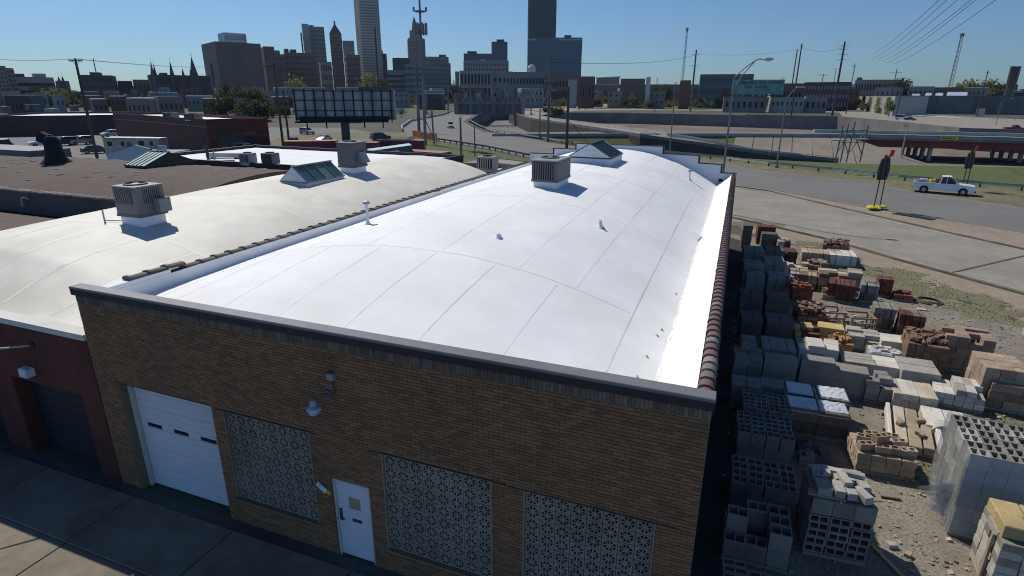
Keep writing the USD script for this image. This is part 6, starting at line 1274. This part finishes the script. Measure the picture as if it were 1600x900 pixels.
# ================================================================== far city
def far_block(name, label, cat, x0, x1, ytop, D, m, depth=20, rot=0.0, win=None, wm=None, roofm=None, group=None, z0=0.0, parts=(), bands=None):
    """a building at distance D that spans x0..x1 and rises to ytop in the photograph"""
    c = far((x0 + x1) / 2, ytop, D); brg = math.atan2(c[0] - EYE[0], c[1] - EYE[1]); k = D / 893 / math.cos(0)
    p0, p1 = far(x0, ytop, D), far(x1, ytop, D); w = np.hypot(*(p1 - p0)[:2]); h = c[2] - z0
    t = thing(name, label, cat, (c[0], c[1], z0), -brg + rot, group)
    put(t, 'wall', B().box(-w / 2, w / 2, 0, depth, 0, h), m)
    put(t, 'roof', B().box(-w / 2 + .3, w / 2 - .3, .3, depth - .3, h + .01, h + .35), roofm or m)
    if win:
        nx, nz, fx, fz = win[:4]; zlo = win[4] if len(win) > 4 else .06; b = B(); s = w * .96 / nx; hh = h * (.97 - zlo) / nz
        items = [(i, j) for i in range(nx) for j in range(nz)]
        nxs = max(int(depth * .96 / s), 1)
        if len(items) <= 40:
            for i, j in items: x = -w * .48 + i * s; z = h * zlo + j * hh; put(t, 'window', B().box(x + s * (1 - fx) / 2, x + s * (1 + fx) / 2, -.12, -.01, z + hh * (1 - fz) / 2, z + hh * (1 + fz) / 2), wm or K['pane'])
        else:
            for i, j in items: x = -w * .48 + i * s; z = h * zlo + j * hh; b.quad((x + s * (1 - fx) / 2, -.1, z + hh * (1 - fz) / 2), (x + s * (1 + fx) / 2, -.1, z + hh * (1 - fz) / 2), (x + s * (1 + fx) / 2, -.1, z + hh * (1 + fz) / 2), (x + s * (1 - fx) / 2, -.1, z + hh * (1 + fz) / 2))
            for sx in (-1, 1):
                for i in range(nxs):
                    for j in range(nz):
                        y = depth * .02 + i * depth * .96 / nxs; dy = depth * .96 / nxs; z = h * zlo + j * hh; X_ = sx * (w / 2 + .1)
                        q = [(X_, y + dy * (1 - fx) / 2, z + hh * (1 - fz) / 2), (X_, y + dy * (1 + fx) / 2, z + hh * (1 - fz) / 2), (X_, y + dy * (1 + fx) / 2, z + hh * (1 + fz) / 2), (X_, y + dy * (1 - fx) / 2, z + hh * (1 + fz) / 2)]
                        b.quad(*(q if sx > 0 else q[::-1]))
            put(t, 'windows', b, wm or K['pane'], kind='stuff')
    if bands:
        nb, m2, f = bands
        for j in range(nb): z = h * (.15 + .8 * j / nb); put(t, 'window_band', B().box(-w / 2 - .1, w / 2 + .1, -.15, depth * .98, z, z + h * .8 / nb * f), m2)
    for (a, b_, yt, mm) in parts:                 # roof-top blocks
        u0, u1 = (a - (x0 + x1) / 2) / (x1 - x0) * w, (b_ - (x0 + x1) / 2) / (x1 - x0) * w; zt = far((x0 + x1) / 2, yt, D)[2] - z0
        put(t, 'penthouse', B().box(u0, u1, depth * .2, depth * .8, h + .36, zt), mm)
    return t, w, h
C_ = lambda n, c, v=.1: M('city_' + n, c, .85, v, .08, big=.12, bigscale=.02)
c_brown = C_('brown_stone', (.155, .108, .088)); c_tan = C_('tan_stone', (.25, .215, .175)); c_grey = C_('grey_stone', (.22, .21, .205)); c_pale = C_('pale_stone', (.30, .285, .27)); c_dark = C_('dark_stone', (.06, .058, .065))
c_navy = glass('navy_curtain_glass', (.020, .032, .06), .3); c_blue = glass('blue_curtain_glass', (.030, .065, .10), .25); c_teal = glass('green_curtain_glass', (.035, .08, .075), .3); c_red = C_('red_brick', (.14, .07, .055)); c_white = C_('white_wall', (.48, .47, .45)); c_rib = C_('blue_grey_rib', (.075, .085, .115))
c_win = M('far_window', (.018, .02, .026), .6, .2, .3, spec=.15)
far_block('stepped_building', 'stepped pale brown block at the left edge of the skyline', 'building', -40, 9, 103, 640, c_tan, 30, .15, (8, 9, .5, .45), c_win); far_block('stepped_building', 'lower pale brown block leaning on the stepped one at the left edge', 'building', 9, 21, 107, 650, c_tan, 30, .15, (3, 8, .5, .45), c_win)
far_block('office_building', 'long low office with dark window bands at the left of the skyline', 'building', 22, 84, 121, 680, c_pale, 25, .1, None, None, None, bands=(3, c_win, .45), parts=((24, 40, 115.5, c_dark), (55, 74, 114.5, c_pale)))
far_block('brick_church', 'small brown church body below the twin far spires on the left', 'church', 86, 108, 127, 760, c_brown, 20)
def spire(label, px, ytip, ybase, wpx, D, m=c_dark):
    a = far(px, ybase, D); z1 = far(px, ytip, D)[2]; w = wpx * D / 893 / 2 * .72; t = thing('church_spire', label, 'spire', (a[0], a[1], 0), .4)
    put(t, 'tower', B().box(-w, w, -w, w, 0, a[2]), m); put(t, 'steeple', B().add([(-w, -w, a[2] + .01), (w, -w, a[2] + .01), (w, w, a[2] + .01), (-w, w, a[2] + .01), (0, 0, z1)], [(0, 1, 4), (1, 2, 4), (2, 3, 4), (3, 0, 4)]), m); put(t, 'finial', B().tube((0, 0, z1 - .5), (0, 0, z1 + 3), w * .08, 5), m)
spire('small dark spire at the far left, left of twins', 92.5, 119, 126, 3, 760); spire('small dark spire at the far left, right of twins', 98.5, 118, 126, 3, 760)
far_block('dark_office', 'dark block with rooftop house right of the leaning pole', 'building', 123, 176, 118, 620, c_dark, 30, -.1, (12, 4, .5, .4), c_win, parts=((139, 155, 112.5, c_dark),))
far_block('low_house_row', 'low roofline with pale roof left of the spires', 'building', 183, 206, 127, 640, c_dark, 20, 0, (5, 2, .5, .5), c_win, c_pale); far_block('low_house_row', 'low brown roofline right next to the church spires', 'building', 207, 233, 125, 630, c_brown, 20, 0, (5, 2, .5, .5), c_win)
far_block('church_hall', 'wide dark church hall below the row of spires', 'church', 234, 330, 118, 700, c_dark, 30, .1, (18, 3, .4, .5), c_win, parts=((252, 263, 114, c_dark),))
for lab, px, yt, yb, w_ in (('tall thin spire, first of the pair at the left of the church row', 239, 95, 118, 5), ('tall thin spire, second of the pair at the left of the church row', 243, 98, 118, 4), ('slender spire with wide base in the middle of the church row', 269, 94, 117, 5), ('short sharp spire right of the middle of the church row', 286.5, 106, 117.5, 3.4), ('tiny spire touching the broad dark steeple', 298, 108, 118, 2.5), ('broad dark steeple at the right of the church row', 303.5, 88, 118, 10)): spire(lab, px, yt, yb, w_, 690)
far_block('white_office', 'white office top with dark window rows behind the big brown block', 'building', 349, 385, 52, 980, c_white, 30, .3, (10, 3, .6, .45, .9), c_win)
far_block('brown_block', 'large plain brown block, biggest mass left of downtown', 'building', 335, 409, 67, 760, c_brown, 60, .28); far_block('brown_block', 'narrow right wing of the large brown block', 'building', 411, 428, 73, 775, c_brown, 40, .1); far_block('brown_annex', 'low narrow step at the left foot of the large brown block', 'building', 328, 338, 99, 780, c_dark, 20)
far_block('teal_roof_block', 'small teal topped block right of the large brown block', 'building', 427, 437, 79, 900, c_teal, 20); far_block('plain_block', 'plain brown block below the teal topped one', 'building', 428, 445, 85, 860, c_brown, 25, 0, (4, 8, .4, .4), c_win)
far_block('wide_office', 'wide grey brown office below the white slab tower', 'building', 445, 492, 83, 880, c_brown, 30, .1, (12, 8, .45, .4), c_win, parts=((446, 452, 76.5, c_dark), (455, 464, 77, c_dark))); far_block('narrow_stone_block', 'small stone block with tall windows below the pyramid roofed tower', 'building', 500, 518, 97, 820, c_tan, 20, .1, (5, 4, .45, .6), c_win)
far_block('slab_tower', 'pale blank slab end of the glass tower in downtown', 'tower', 471, 482, 37.5, 1050, c_pale, 26, 0); far_block('glass_slab', 'dark glass tower with pale grid beside the blank slab', 'tower', 482.5, 506, 42, 1055, c_grey, 26, 0, (8, 16, .7, .6), c_navy, parts=((483, 490, 39, c_grey),))
far_block('dark_edge_tower', 'thin dark tower edge left of the blank slab', 'tower', 469, 471.5, 51, 1060, c_dark, 20)
t, w, h = far_block('pyramid_tower', 'brown tower with steep dark pyramid roof and cupola', 'tower', 514.5, 533.5, 53, 1000, c_brown, 21, 0, (5, 18, .4, .4), c_win)
zt = far(523, 37.5, 1000)[2]; put(t, 'pyramid_roof', B().add([(-w / 2, 0, h + .4), (w / 2, 0, h + .4), (w / 2, 21, h + .4), (-w / 2, 21, h + .4), (-1.2, 9.5, zt), (1.2, 9.5, zt), (1.2, 11.5, zt), (-1.2, 11.5, zt)], [(0, 1, 5), (0, 5, 4), (1, 2, 6), (1, 6, 5), (2, 3, 7), (2, 7, 6), (3, 0, 4), (3, 4, 7), (4, 5, 6), (4, 6, 7)]), c_dark); put(t, 'cupola', B().tube((0, 10.5, zt - .5), (0, 10.5, zt + 4), 1.3, 8).tube((0, 10.5, zt + 4), (0, 10.5, zt + 6.5), 1.4, 8, .1), c_dark)
far_block('banded_office', 'grey office with pale floor bands between pyramid tower and tall tower', 'building', 535, 553, 64, 960, c_grey, 25, 0, bands=(11, c_pale, .3)); far_block('brown_mid_block', 'brown mid height block at the foot of the tall gridded tower', 'building', 540, 562, 86, 850, c_brown, 22, .1, (6, 8, .45, .45), c_win)
far_block('grid_tower', 'very tall gridded stone tower rising out of the picture', 'tower', 554.5, 587.5, -70, 1020, C_('pale_tower_stone', (.46, .41, .35)), 38, .22, (11, 50, .5, .5, .02), c_win)
far_block('shaft_block', 'brown narrow block right behind the tall gridded tower', 'tower', 588, 598, 79, 1080, c_brown, 25, 0, (3, 14, .4, .4), c_win); far_block('shaft_block', 'dark narrow block at the right foot of the tall gridded tower', 'tower', 596, 604, 84, 1060, c_dark, 25)
t, w, h = far_block('deco_tower', 'stepped deco tower with needle spire', 'tower', 637, 664, 61, 1040, c_tan, 30, .05, (9, 20, .4, .45), c_win)
k = w / 27
for a, b_, y0, y1 in ((638.5, 662, 61, 58.5), (641, 657.5, 58.5, 47), (644.5, 654, 47, 45)): za, zb = far(650, y0, 1040)[2], far(650, y1, 1040)[2]; put(t, 'setback', B().box((a - 650.5) * k, (b_ - 650.5) * k, 4, 26, max(za, h + .4) + .01, zb), c_tan)
z0_, z1_, z2_ = far(650, 45, 1040)[2], far(650, 33, 1040)[2], far(650, 24, 1040)[2]; put(t, 'lantern', B().tube((-1.5, 15, z0_), (-1.5, 15, z1_), 4.6, 8, 3.2), c_brown); put(t, 'needle', B().tube((-1.5, 15, z1_), (-1.5, 15, z2_), 3.0, 8, .3), c_brown)
far_block('stepped_dark_block', 'dark stepped block left of the deco tower', 'building', 613, 640, 91, 950, c_dark, 30, 0, parts=((621, 637, 90, c_dark),)); far_block('low_band_block', 'low grey block with floor bands left of the deco tower foot', 'building', 604, 634, 110, 860, c_grey, 25, 0, bands=(5, c_win, .4)); far_block('grid_block', 'grey block with square window grid in front of the deco tower', 'building', 632, 662, 101, 840, c_grey, 30, 0, (8, 6, .6, .55), c_win)
far_block('plain_grey_block', 'plain grey block right of the deco tower with framed roof house', 'building', 664, 701, 89, 930, c_grey, 30, 0, (10, 9, .35, .35), c_win, parts=((686, 697, 84.8, c_dark),)); far_block('grey_wing', 'narrow grey wing at the right of the plain grey block', 'building', 700, 704, 99, 935, c_grey, 20)
far_block('navy_low_block', 'wide navy block with raised roof house left of the navy tower', 'building', 724.5, 768, 84, 900, c_navy, 30, 0, parts=((730, 745, 79.5, c_dark),)); far_block('navy_tower', 'square navy glass tower with small roof house', 'tower', 768, 793, 65.5, 905, c_navy, 26, 0, (7, 12, .8, .7), c_blue, parts=((776, 788, 61, c_dark),))
far_block('grey_hall', 'broad grey hall in front of the navy tower', 'building', 724, 795, 95, 840, c_grey, 30, 0, (16, 4, .4, .4, .5), c_win, parts=((749, 759, 92, c_pale),)); far_block('window_hall', 'pale hall with two rows of large dark windows', 'building', 718, 768, 111, 760, c_pale, 25, 0, (9, 2, .62, .75, .12), c_win); far_block('ribbed_hall', 'grey hall right of the pale windowed hall', 'building', 769, 801, 112, 765, c_grey, 25, 0, (4, 2, .5, .3), c_win); far_block('corner_hall', 'dim stone block at the left end of the pale windowed hall', 'building', 711, 717.5, 112, 770, c_tan, 20)
# ribbed tower and blue glass block
t, w, h = far_block('ribbed_tower', 'very tall dark blue ribbed tower rising out of the picture', 'tower', 827.5, 872, -75, 980, c_navy, 46, .04)
for i in range(15): x = -w / 2 + (i + .5) * w / 15; put(t, 'rib', B().box(x - .9, x + .5, -.8, -.01, 0, h), c_rib)
for i in range(10): y = (i + .5) * 4.6; put(t, 'rib', B().box(-w / 2 - .8, -w / 2 - .01, y - .9, y + .9, 0, h), c_pale if i < 3 else c_rib)
t, w, h = far_block('blue_glass_block', 'wide blue glass block at the foot of the ribbed tower', 'tower', 824.5, 910, 59, 920, c_blue, 40, .0, None, parts=((882, 893, 54, c_navy),)); put(t, 'crown_band', B().box(-w / 2 - .1, w / 2 + .1, -.3, 40, h - 4.2, h - .6), c_teal)
for i in range(26): u = -w / 2 + (i + .2) * w / 26; (0.55 < (i / 26) or i < 4) and put(t, 'crown_slot', B().box(u, u + w / 26 * .55, -.5, -.31, h - 3.6, h - 1.4), c_white)
g = far(831, 106, 700); t = thing('white_dome', 'small white dome on a drum in front of the blue glass block', 'dome', (g[0], g[1], 0)); put(t, 'drum', B().tube((0, 0, 0), (0, 0, g[2]), 4.2, 14), c_white); put(t, 'cap', B().lathe([(4.6, 0), (3.6, 2.2), (1.4, 3.4), (0, 3.7)][::-1], (0, 0, g[2]), 14), c_white, smooth=60)
far_block('long_grey_block', 'long two storey grey block below the white dome', 'building', 790, 852, 113, 640, c_grey, 25, 0, (12, 2, .45, .35), c_win); far_block('long_brown_block', 'brown low block at the foot of the blue glass block', 'building', 852, 905, 119, 620, c_brown, 25, 0, (10, 2, .4, .4), c_win)
far_block('white_low_shop', 'small white shop below the gantry beside the street bend', 'building', 862, 882, 148, 700, c_white, 14, 0, (4, 1, .5, .5), c_win); far_block('pale_step_block', 'pale stepped wall beside the white sloped roof building', 'building', 888, 902, 125, 520, c_pale, 16)
far_block('brick_shop', 'small brick shop front left of the sloped roof building', 'building', 905, 930, 120, 520, c_red, 16, 0, (5, 1, .4, .4), c_win); far_block('shop_row', 'long dark shop row with a bright white roof edge', 'building', 903, 1098, 132, 850, c_brown, 20, 0, (22, 1, .5, .4), c_win, K['membrane'])
t, w, h = far_block('sloped_roof_building', 'pale building with a sloping white roof above the shop row', 'building', 932, 968, 122, 900, c_tan, 18, 0, (4, 1, .4, .4), c_win); put(t, 'sloping_roof', B().hexa([(-w / 2 - 1, -.5, h + .4), (w / 2 + 1, -.5, h + .4), (w / 2 + 1, 18, h + .4), (-w / 2 - 1, 18, h + .4), (-w / 2 - 1, -.5, h + .7), (w / 2 + 1, -.5, h + 2.6), (w / 2 + 1, 18, h + 2.6), (-w / 2 - 1, 18, h + .7)]), c_white)
far_block('dark_low_hall', 'dark low hall right of the sloped roof building', 'building', 970, 1008, 123.5, 560, c_brown, 20); far_block('white_tank_house', 'bright white box house on the shop row skyline', 'building', 1010, 1017, 121, 520, c_white, 10); far_block('red_shed', 'little red shed at the foot of the radio mast', 'shed', 1063, 1080, 126, 520, c_red, 12)
far_block('striped_awning_shop', 'pale low shop with garage openings on the far street', 'building', 1003, 1050, 144, 760, c_grey, 14, 0, (5, 1, .6, .5), c_win)
far_block('green_glass_building', 'green glass office behind the green billboard', 'building', 1094, 1178, 116.5, 560, c_teal, 30, .05, (14, 3, .85, .5), c_navy); far_block('grey_warehouse', 'plain grey warehouse wall left of the green billboard', 'building', 1101, 1142, 141, 680, c_grey, 20, .05)
far_block('beige_house', 'low beige house under the green billboard', 'house', 1131, 1198, 152, 430, C_('beige', (.21, .18, .155)), 14, .05, (7, 1, .45, .4), c_win); far_block('white_workshop', 'white workshop with dark windows right of the green billboard', 'building', 1204, 1258, 153, 440, c_pale, 14, .1, (7, 1, .35, .35, .25), c_win); far_block('grey_workshop', 'grey workshop wing beside the white workshop', 'building', 1259, 1294, 152, 445, c_grey, 14, .1, (4, 1, .5, .4), c_win)
far_block('brick_row', 'red roofed row behind the two tall bare poles', 'building', 1206, 1256, 131, 470, c_red, 16, 0, (8, 1, .4, .4), c_win); far_block('dark_apartment', 'dark grey apartment row left of the lilac house', 'building', 1256, 1330, 129, 520, c_dark, 20, 0, (14, 3, .5, .4), c_grey); far_block('far_condo', 'distant tan condominium on the right skyline', 'building', 1336, 1412, 125, 720, c_tan, 25, 0, (16, 2, .5, .5), c_win, parts=((1338, 1346, 120.5, c_red),))
hz_ = lambda py: far(1331, py, 830)[2]
wall_house('lilac_house', 'pale lilac gabled house with four dark windows and long pale roof', 'house', far(1312, 145, 830), far(1351, 148, 815), [(0, hz_(137)), (.5, hz_(131.5)), (1, hz_(137))], 60, C_('lilac', (.46, .44, .52)), c_pale, [(u, u + .1, hz_(143.5), hz_(139)) for u in (.1, .28, .56, .78)])
far_block('pale_shed_roof', 'long low pale roof running right from the lilac house', 'building', 1351, 1391, 135, 840, c_dark, 30, 0, None, None, K['membrane'])
# ivy wall and long grey wall
A, Cc = at(1312, 166), at(1393, 181); dd = (Cc - A)[:2]; Lw = np.hypot(*dd)
t = thing('ivy_building', 'long pale building overgrown with ivy columns beside the far street', 'building', (*xy(A), 0), math.atan2(dd[1], dd[0])); put(t, 'wall', B().box(0, Lw, 0, 16, 0, 10.6), c_pale); put(t, 'roof', B().box(.3, Lw - .3, .3, 15.7, 10.61, 10.8), c_grey); put(t, 'doorway', B().box(Lw * .83, Lw * .89, -.05, -.005, 0, 3.4), K['black'])
q = np.random.default_rng(44)
for k in range(9):
    b = B(); cx = Lw * (.03 + k * .115)
    for _ in range(420): x, z = cx + q.normal(0, Lw * .018), q.uniform(.2, 10.2) ** 1.0; s = q.uniform(.35, .8); a_ = q.uniform(0, PI); b.add([(x - s, -.1 - q.uniform(0, .6), z), (x + s * math.cos(a_), -.2 - q.uniform(0, .6), z + s), (x + s, -.05 - q.uniform(0, .5), z - s * .3)], [(0, 2, 1)])
    put(t, 'ivy', b, K['leaf_green'])
E1, E2 = at(1396, 177), at(1640, 180)
flat_building('long_grey_wall', 'long blank grey building with dark bays right of the ivy building', 'building', [xy(E1), xy(E2), xy(E2 + [12, 30, 0]), xy(E1 + [8, 30, 0])], height_over(1480, 151, (E1 + E2) / 2), K['wall_concrete'], K['membrane'], .6)
dd = (E2 - E1)[:2]; Lw = np.hypot(*dd); dd /= Lw
for lab, u0, u1, m_ in (('dark bay recess of the long grey wall, left one', .27, .285, K['unit_dark']), ('brown patched bay of the long grey wall', .52, .66, c_brown), ('dark bay recess of the long grey wall, right one', .72, .80, K['unit_dark'])):
    p = np.array(xy(E1)) + dd * Lw * u0; hq = height_over(1480, 151, (E1 + E2) / 2); t = thing('wall_bay', lab, 'wall bay', (*p, 0), math.atan2(dd[1], dd[0])); put(t, 'bay', B().box(0, Lw * (u1 - u0), -.25, -.02, 0, hq), m_); put(t, 'bay_sill', B().box(0, Lw * (u1 - u0), -.3, -.251, 1.0, 1.2), K['wall_concrete'])
HQ = height_over(1480, 151, (E1 + E2) / 2); DQ = math.hypot(*((E1 + E2) / 2 - EYE)[:2]) + 14
for k, (a, b_, yt, D, m_, lab) in enumerate([(1420, 1450, 137, 600, M('orange_brick', (.36, .17, .09), .85, .1, .2), 'orange brick gable behind the long grey wall'), (1450, 1500, 137, 610, c_brown, 'dark brick hall right of the orange brick gable'), (1425, 1438, 147.5, DQ, K['membrane'], 'white roof hump on the long grey wall, first'), (1446, 1456, 146, DQ, K['membrane'], 'white roof hump on the long grey wall, second'),
                                            (1462, 1474, 146, DQ, K['membrane'], 'white roof hump on the long grey wall, third'), (1480, 1512, 144.5, DQ, K['membrane'], 'wide white roof hump on the long grey wall'), (1500, 1590, 133, 660, c_dark, 'dark roofline below the leaning slab sculpture'), (1560, 1625, 146, 560, c_dark, 'dark building behind the right end of the grey wall'), (1526, 1540, 171, 430, c_white, 'small white tapered box on the far street')]):
    far_block('far_hall' if k != 8 else 'street_box', lab, 'building' if k != 8 else 'box', a, b_, yt, D, m_, 14 if k != 8 else 3, z0=HQ if 2 <= k <= 5 else 0.0)
t = thing('slab_tower_sculpture', 'four leaning dark bars against the sky at the right edge', 'floodlight bank'); 
for k in range(4): a, b_ = far(1575.5 + k * 3.4, 130, 520), far(1582 + k * 3.8, 103.5, 520); put(t, 'bar', B().tube((a[0], a[1], a[2] - 10), tuple(b_), 1.0, 4), K['dark'])
put(t, 'rail', B().tube(tuple(far(1575, 124, 520)), tuple(far(1590, 124, 520)), .3, 5), K['dark'])
# small filler buildings between the lots and downtown
fill = random.Random(21); mats = [c_brown, c_tan, c_grey, c_grey, c_dark, c_red]; words = ['brown', 'tan', 'grey', 'slate grey', 'dark', 'red brick']
MARK = [(60, 'below the long banded office'), (150, 'below the dark block by the leaning pole'), (210, 'left of the church row'), (280, 'below the church spires'), (340, 'left of the large brown block'), (420, 'right of the large brown block'), (480, 'below the slab tower'), (530, 'below the pyramid roofed tower'), (580, 'below the tall gridded tower'), (650, 'below the deco tower'), (720, 'left of the pale windowed hall'), (800, 'behind the substation'), (960, 'behind the shop row'), (1090, 'near the radio mast'), (1240, 'behind the white workshop'), (1400, 'behind the ivy building'), (1600, 'behind the long grey wall')]
seen = {}
x = -30.0
for row, (D0, y0, y1) in enumerate(((300, 150, 158), (420, 143, 151), (560, 136, 144), (800, 131, 140))):
    x = -40.0
    while x < 1640:
        wpx = fill.uniform(14, 44); D = D0 * fill.uniform(.9, 1.15); i = fill.randrange(6); yt = fill.uniform(y0, y1); gap = fill.uniform(2, 30)
        ok = (x + wpx < 620 and row < 3) or (row == 1 and 610 < x < 690) or row == 3 or (row == 2 and (x > 560)) 
        if row == 0 and (x > 470 or x < -10): ok = False
        if row == 0 and 20 < x < 140: ok = False
        if ok and not (1305 < x + wpx / 2 < 1420 and row < 2):
            dsc = next(s for lim, s in MARK if x + wpx / 2 <= lim + 45 or lim == 1600); size = 'tiny' if wpx < 20 else 'small' if wpx < 32 else 'broad'
            lab = f"{size} {words[i]} flat roofed building {dsc}" + ('', ', nearer row', ', middle row', ', back row')[row]
            n_ = seen.get(lab, 0); seen[lab] = n_ + 1
            if n_: lab += f", {('second', 'third', 'fourth', 'fifth', 'sixth')[n_ - 1]} such"
            far_block('flat_roof_building', lab, 'building', x, x + wpx, yt, D, mats[i], fill.uniform(10, 22), fill.uniform(-.25, .25), (max(int(wpx / 7), 2), 1 if row < 2 else 2, .3, .3, .2), c_win, K['membrane'] if fill.random() < .4 else None)
        x += wpx + gap

# ------------------------------------------------------------------ the thin spring haze
air = usdkit.material(stage, '/World/Looks/pale_air', {'v': ('principled_volume', {'color': (.72, .84, 1.0), 'density': 0.00003, 'anisotropy': .35})}, [], volume='v.volume')
single('haze', B().box(-2600, 2600, -700, 4200, -7.2, 420), air, kind='stuff')

# ------------------------------------------------------------------ trees: tapered trunk, limbs, crown of leaf clumps
def tree(label, px, pyb, wpx, ytop, m, D=None, bare=False, kind='tree', seed=0):
    g = at(px, pyb) if D is None else far(px, pyb, D); D = math.hypot(*(g - EYE)[:2]); h = far(px, ytop, D)[2]; r = wpx * D / 893 / 2; q = np.random.default_rng(500 + seed)
    t = thing(kind, label, 'tree', (g[0], g[1], 0)); b = B().tube((0, 0, -.2), (0, 0, h * .45), max(h * .03, .12), 7, max(h * .02, .08)); tips = []
    for k in range(6): a = k * 1.05 + q.uniform(0, .6); e = (math.cos(a) * r * .6, math.sin(a) * r * .6, h * q.uniform(.55, .85)); b.tube((0, 0, h * q.uniform(.28, .45)), e, max(h * .012, .05), 5, .02); tips.append(e)
    put(t, 'trunk', b, K['bark'])
    c = B(); n = 26
    for _ in range(n):
        u = q.normal(size=3); u /= np.linalg.norm(u); rad = q.uniform(.35, 1) ** .5; cx, cy, cz = u[0] * r * .78 * rad, u[1] * r * .78 * rad, h * .60 + u[2] * h * .33 * rad; cr = r * q.uniform(.24, .42)
        for _ in range(40 if not bare else 12):
            d = q.normal(size=3) * cr * .55; s = cr * q.uniform(.16, .32); o = q.normal(size=3); o /= np.linalg.norm(o); o2 = np.cross(o, q.normal(size=3)); o2 /= np.linalg.norm(o2); p = np.array([cx, cy, max(cz, h * .2)]) + d
            c.add([p - o * s, p + o2 * s * .8, p + o * s, p - o2 * s * .8], [(0, 1, 2), (0, 2, 3)])
    put(t, 'crown', c, m); return t
TR = [(70, 168, 26, 146, 'leaf_green', 'bright green tree left of the leaning pole, first of three'), (92, 168, 34, 143, 'leaf_green', 'bright green tree left of the leaning pole, middle of three'), (112, 168, 30, 147, 'leaf_dark', 'dark green tree touching the leaning pole'), (10, 168, 40, 147, 'leaf_dark', 'dark bushy tree at the left edge'), (30, 167, 26, 149, 'leaf_dark', 'dark bushy tree second from the left edge'),
      (180, 166, 20, 149, 'leaf_green', 'small green tree right of the leaning pole'), (355, 180, 30, 130, 'leaf_dark', 'olive tree before the large brown block, left'), (378, 184, 38, 136, 'leaf_dark', 'big dark olive tree before the large brown block, middle'), (400, 184, 40, 137, 'leaf_dark', 'dark olive tree before the large brown block, right'), (345, 184, 40, 155, 'leaf_dark', 'low dark thicket left of the olive trees'), (398, 190, 50, 160, 'leaf_dark', 'low dark thicket behind the red brick block'),
      (466, 152, 34, 121, 'leaf', 'yellow green spring tree left of the billboard top'), (578, 140, 34, 112, 'leaf', 'round yellow green tree below the tall gridded tower'), (600, 141, 24, 122, 'leaf_dark', 'dim green tree right of the round spring tree'), (715, 150, 26, 128, 'leaf_dark', 'dim tree left of the substation'), (700, 150, 22, 131, 'leaf_dark', 'dim small tree second left of the substation'),
      (1115, 150, 26, 133, 'leaf', 'yellow green tree above the plain grey warehouse, left'), (1132, 150, 22, 134, 'leaf', 'yellow green tree above the plain grey warehouse, right'), (1040, 152, 24, 133, 'leaf_dark', 'green tree above the shop row'), (1230, 148, 16, 136, 'leaf_dark', 'dark shrub tree between the two bare poles'),
      (1405, 152, 30, 124, 'leaf_dark', 'dark green tree behind the ivy building'), (1385, 152, 26, 133, 'leaf_dark', 'green tree at the ivy building roof'), (1420, 150, 22, 138, 'leaf', 'pale tree left of the orange brick gable'), (1515, 146, 32, 124, 'leaf', 'pale spring tree right of the crane boom, left'), (1540, 146, 34, 126, 'leaf', 'pale spring tree right of the crane boom, middle'), (1500, 146, 22, 128, 'leaf', 'pale spring tree touching the crane boom'),
      (1388, 182, 14, 156, 'leaf_green', 'slim green tree at the corner of the ivy building'), (870, 178, 26, 170, 'leaf_dark', 'dark shrub at the nose of the second ramp'), (855, 176, 18, 169, 'leaf_dark', 'dark shrub left of the nose of the second ramp')]
for i, (px, pb, w_, yt, m_, lab) in enumerate(TR): tree(lab, px, pb, w_, yt, K[m_], None if pb > 155 else 640, seed=i)
sm = random.Random(77)
ORD = ['first', 'second', 'third', 'fourth', 'fifth', 'sixth', 'seventh', 'eighth', 'ninth', 'tenth', 'eleventh', 'twelfth']
for k in range(12): tree(ORD[k] + ' low scrub tree from the left in the row beyond the pale flat roof', 12 + k * 27 + sm.uniform(-8, 8), sm.uniform(166, 172), sm.uniform(20, 36), sm.uniform(148, 156), K[sm.choice(['leaf_dark', 'leaf', 'leaf_dark'])], None, sm.random() < .25, 'scrub_tree', 200 + k)
for k in range(9): tree(ORD[k] + ' scrub bush from the left around the billboard and dark thicket', 425 + k * 26 + sm.uniform(-6, 6), sm.uniform(176, 192), sm.uniform(18, 34), sm.uniform(158, 170), K[sm.choice(['leaf_dark', 'leaf_dark', 'leaf'])], None, sm.random() < .3, 'scrub_tree', 230 + k)
for k in range(6): tree(ORD[k] + ' small tree from the left behind the ramp curve and substation', 640 + k * 27, 158, sm.uniform(16, 26), sm.uniform(136, 145), K['leaf_dark'], None, k % 3 == 0, 'scrub_tree', 250 + k)
for k in range(7):
    px = 949 + k * 5; tree(('first', 'second', 'third', 'fourth', 'fifth', 'sixth', 'seventh')[k] + ' bare dark street tree from the left on the far street', px, 163.5 - .15 * k, 9, 139 + (k % 3), K['leaf_dark'], None, False, 'street_tree', 60 + k)
tree('bare brown tree on the far lawn before the shop row', 1074, 165, 20, 138, M('bare_twigs', (.07, .05, .045), .95, .3, 1), None, True, 'street_tree', 70)
q = np.random.default_rng(9); b = B()
for _ in range(1500):
    px = q.uniform(-20, 1620); D = q.uniform(500, 1400); g = far(px, 150, D); s = q.uniform(2, 5)
    for _k in range(3): o = q.normal(size=3) * s * .5; b.add([(g[0] + o[0] - s, g[1] + o[1], 1 + abs(o[2])), (g[0] + o[0] + s, g[1] + o[1] + s * .4, 1 + abs(o[2])), (g[0] + o[0], g[1] + o[1], 2 + abs(o[2]) + s)], [(0, 1, 2)])
single('far_vegetation', b, K['leaf_dark'], 'distant low tree cover between the far buildings', 'trees', kind='stuff')
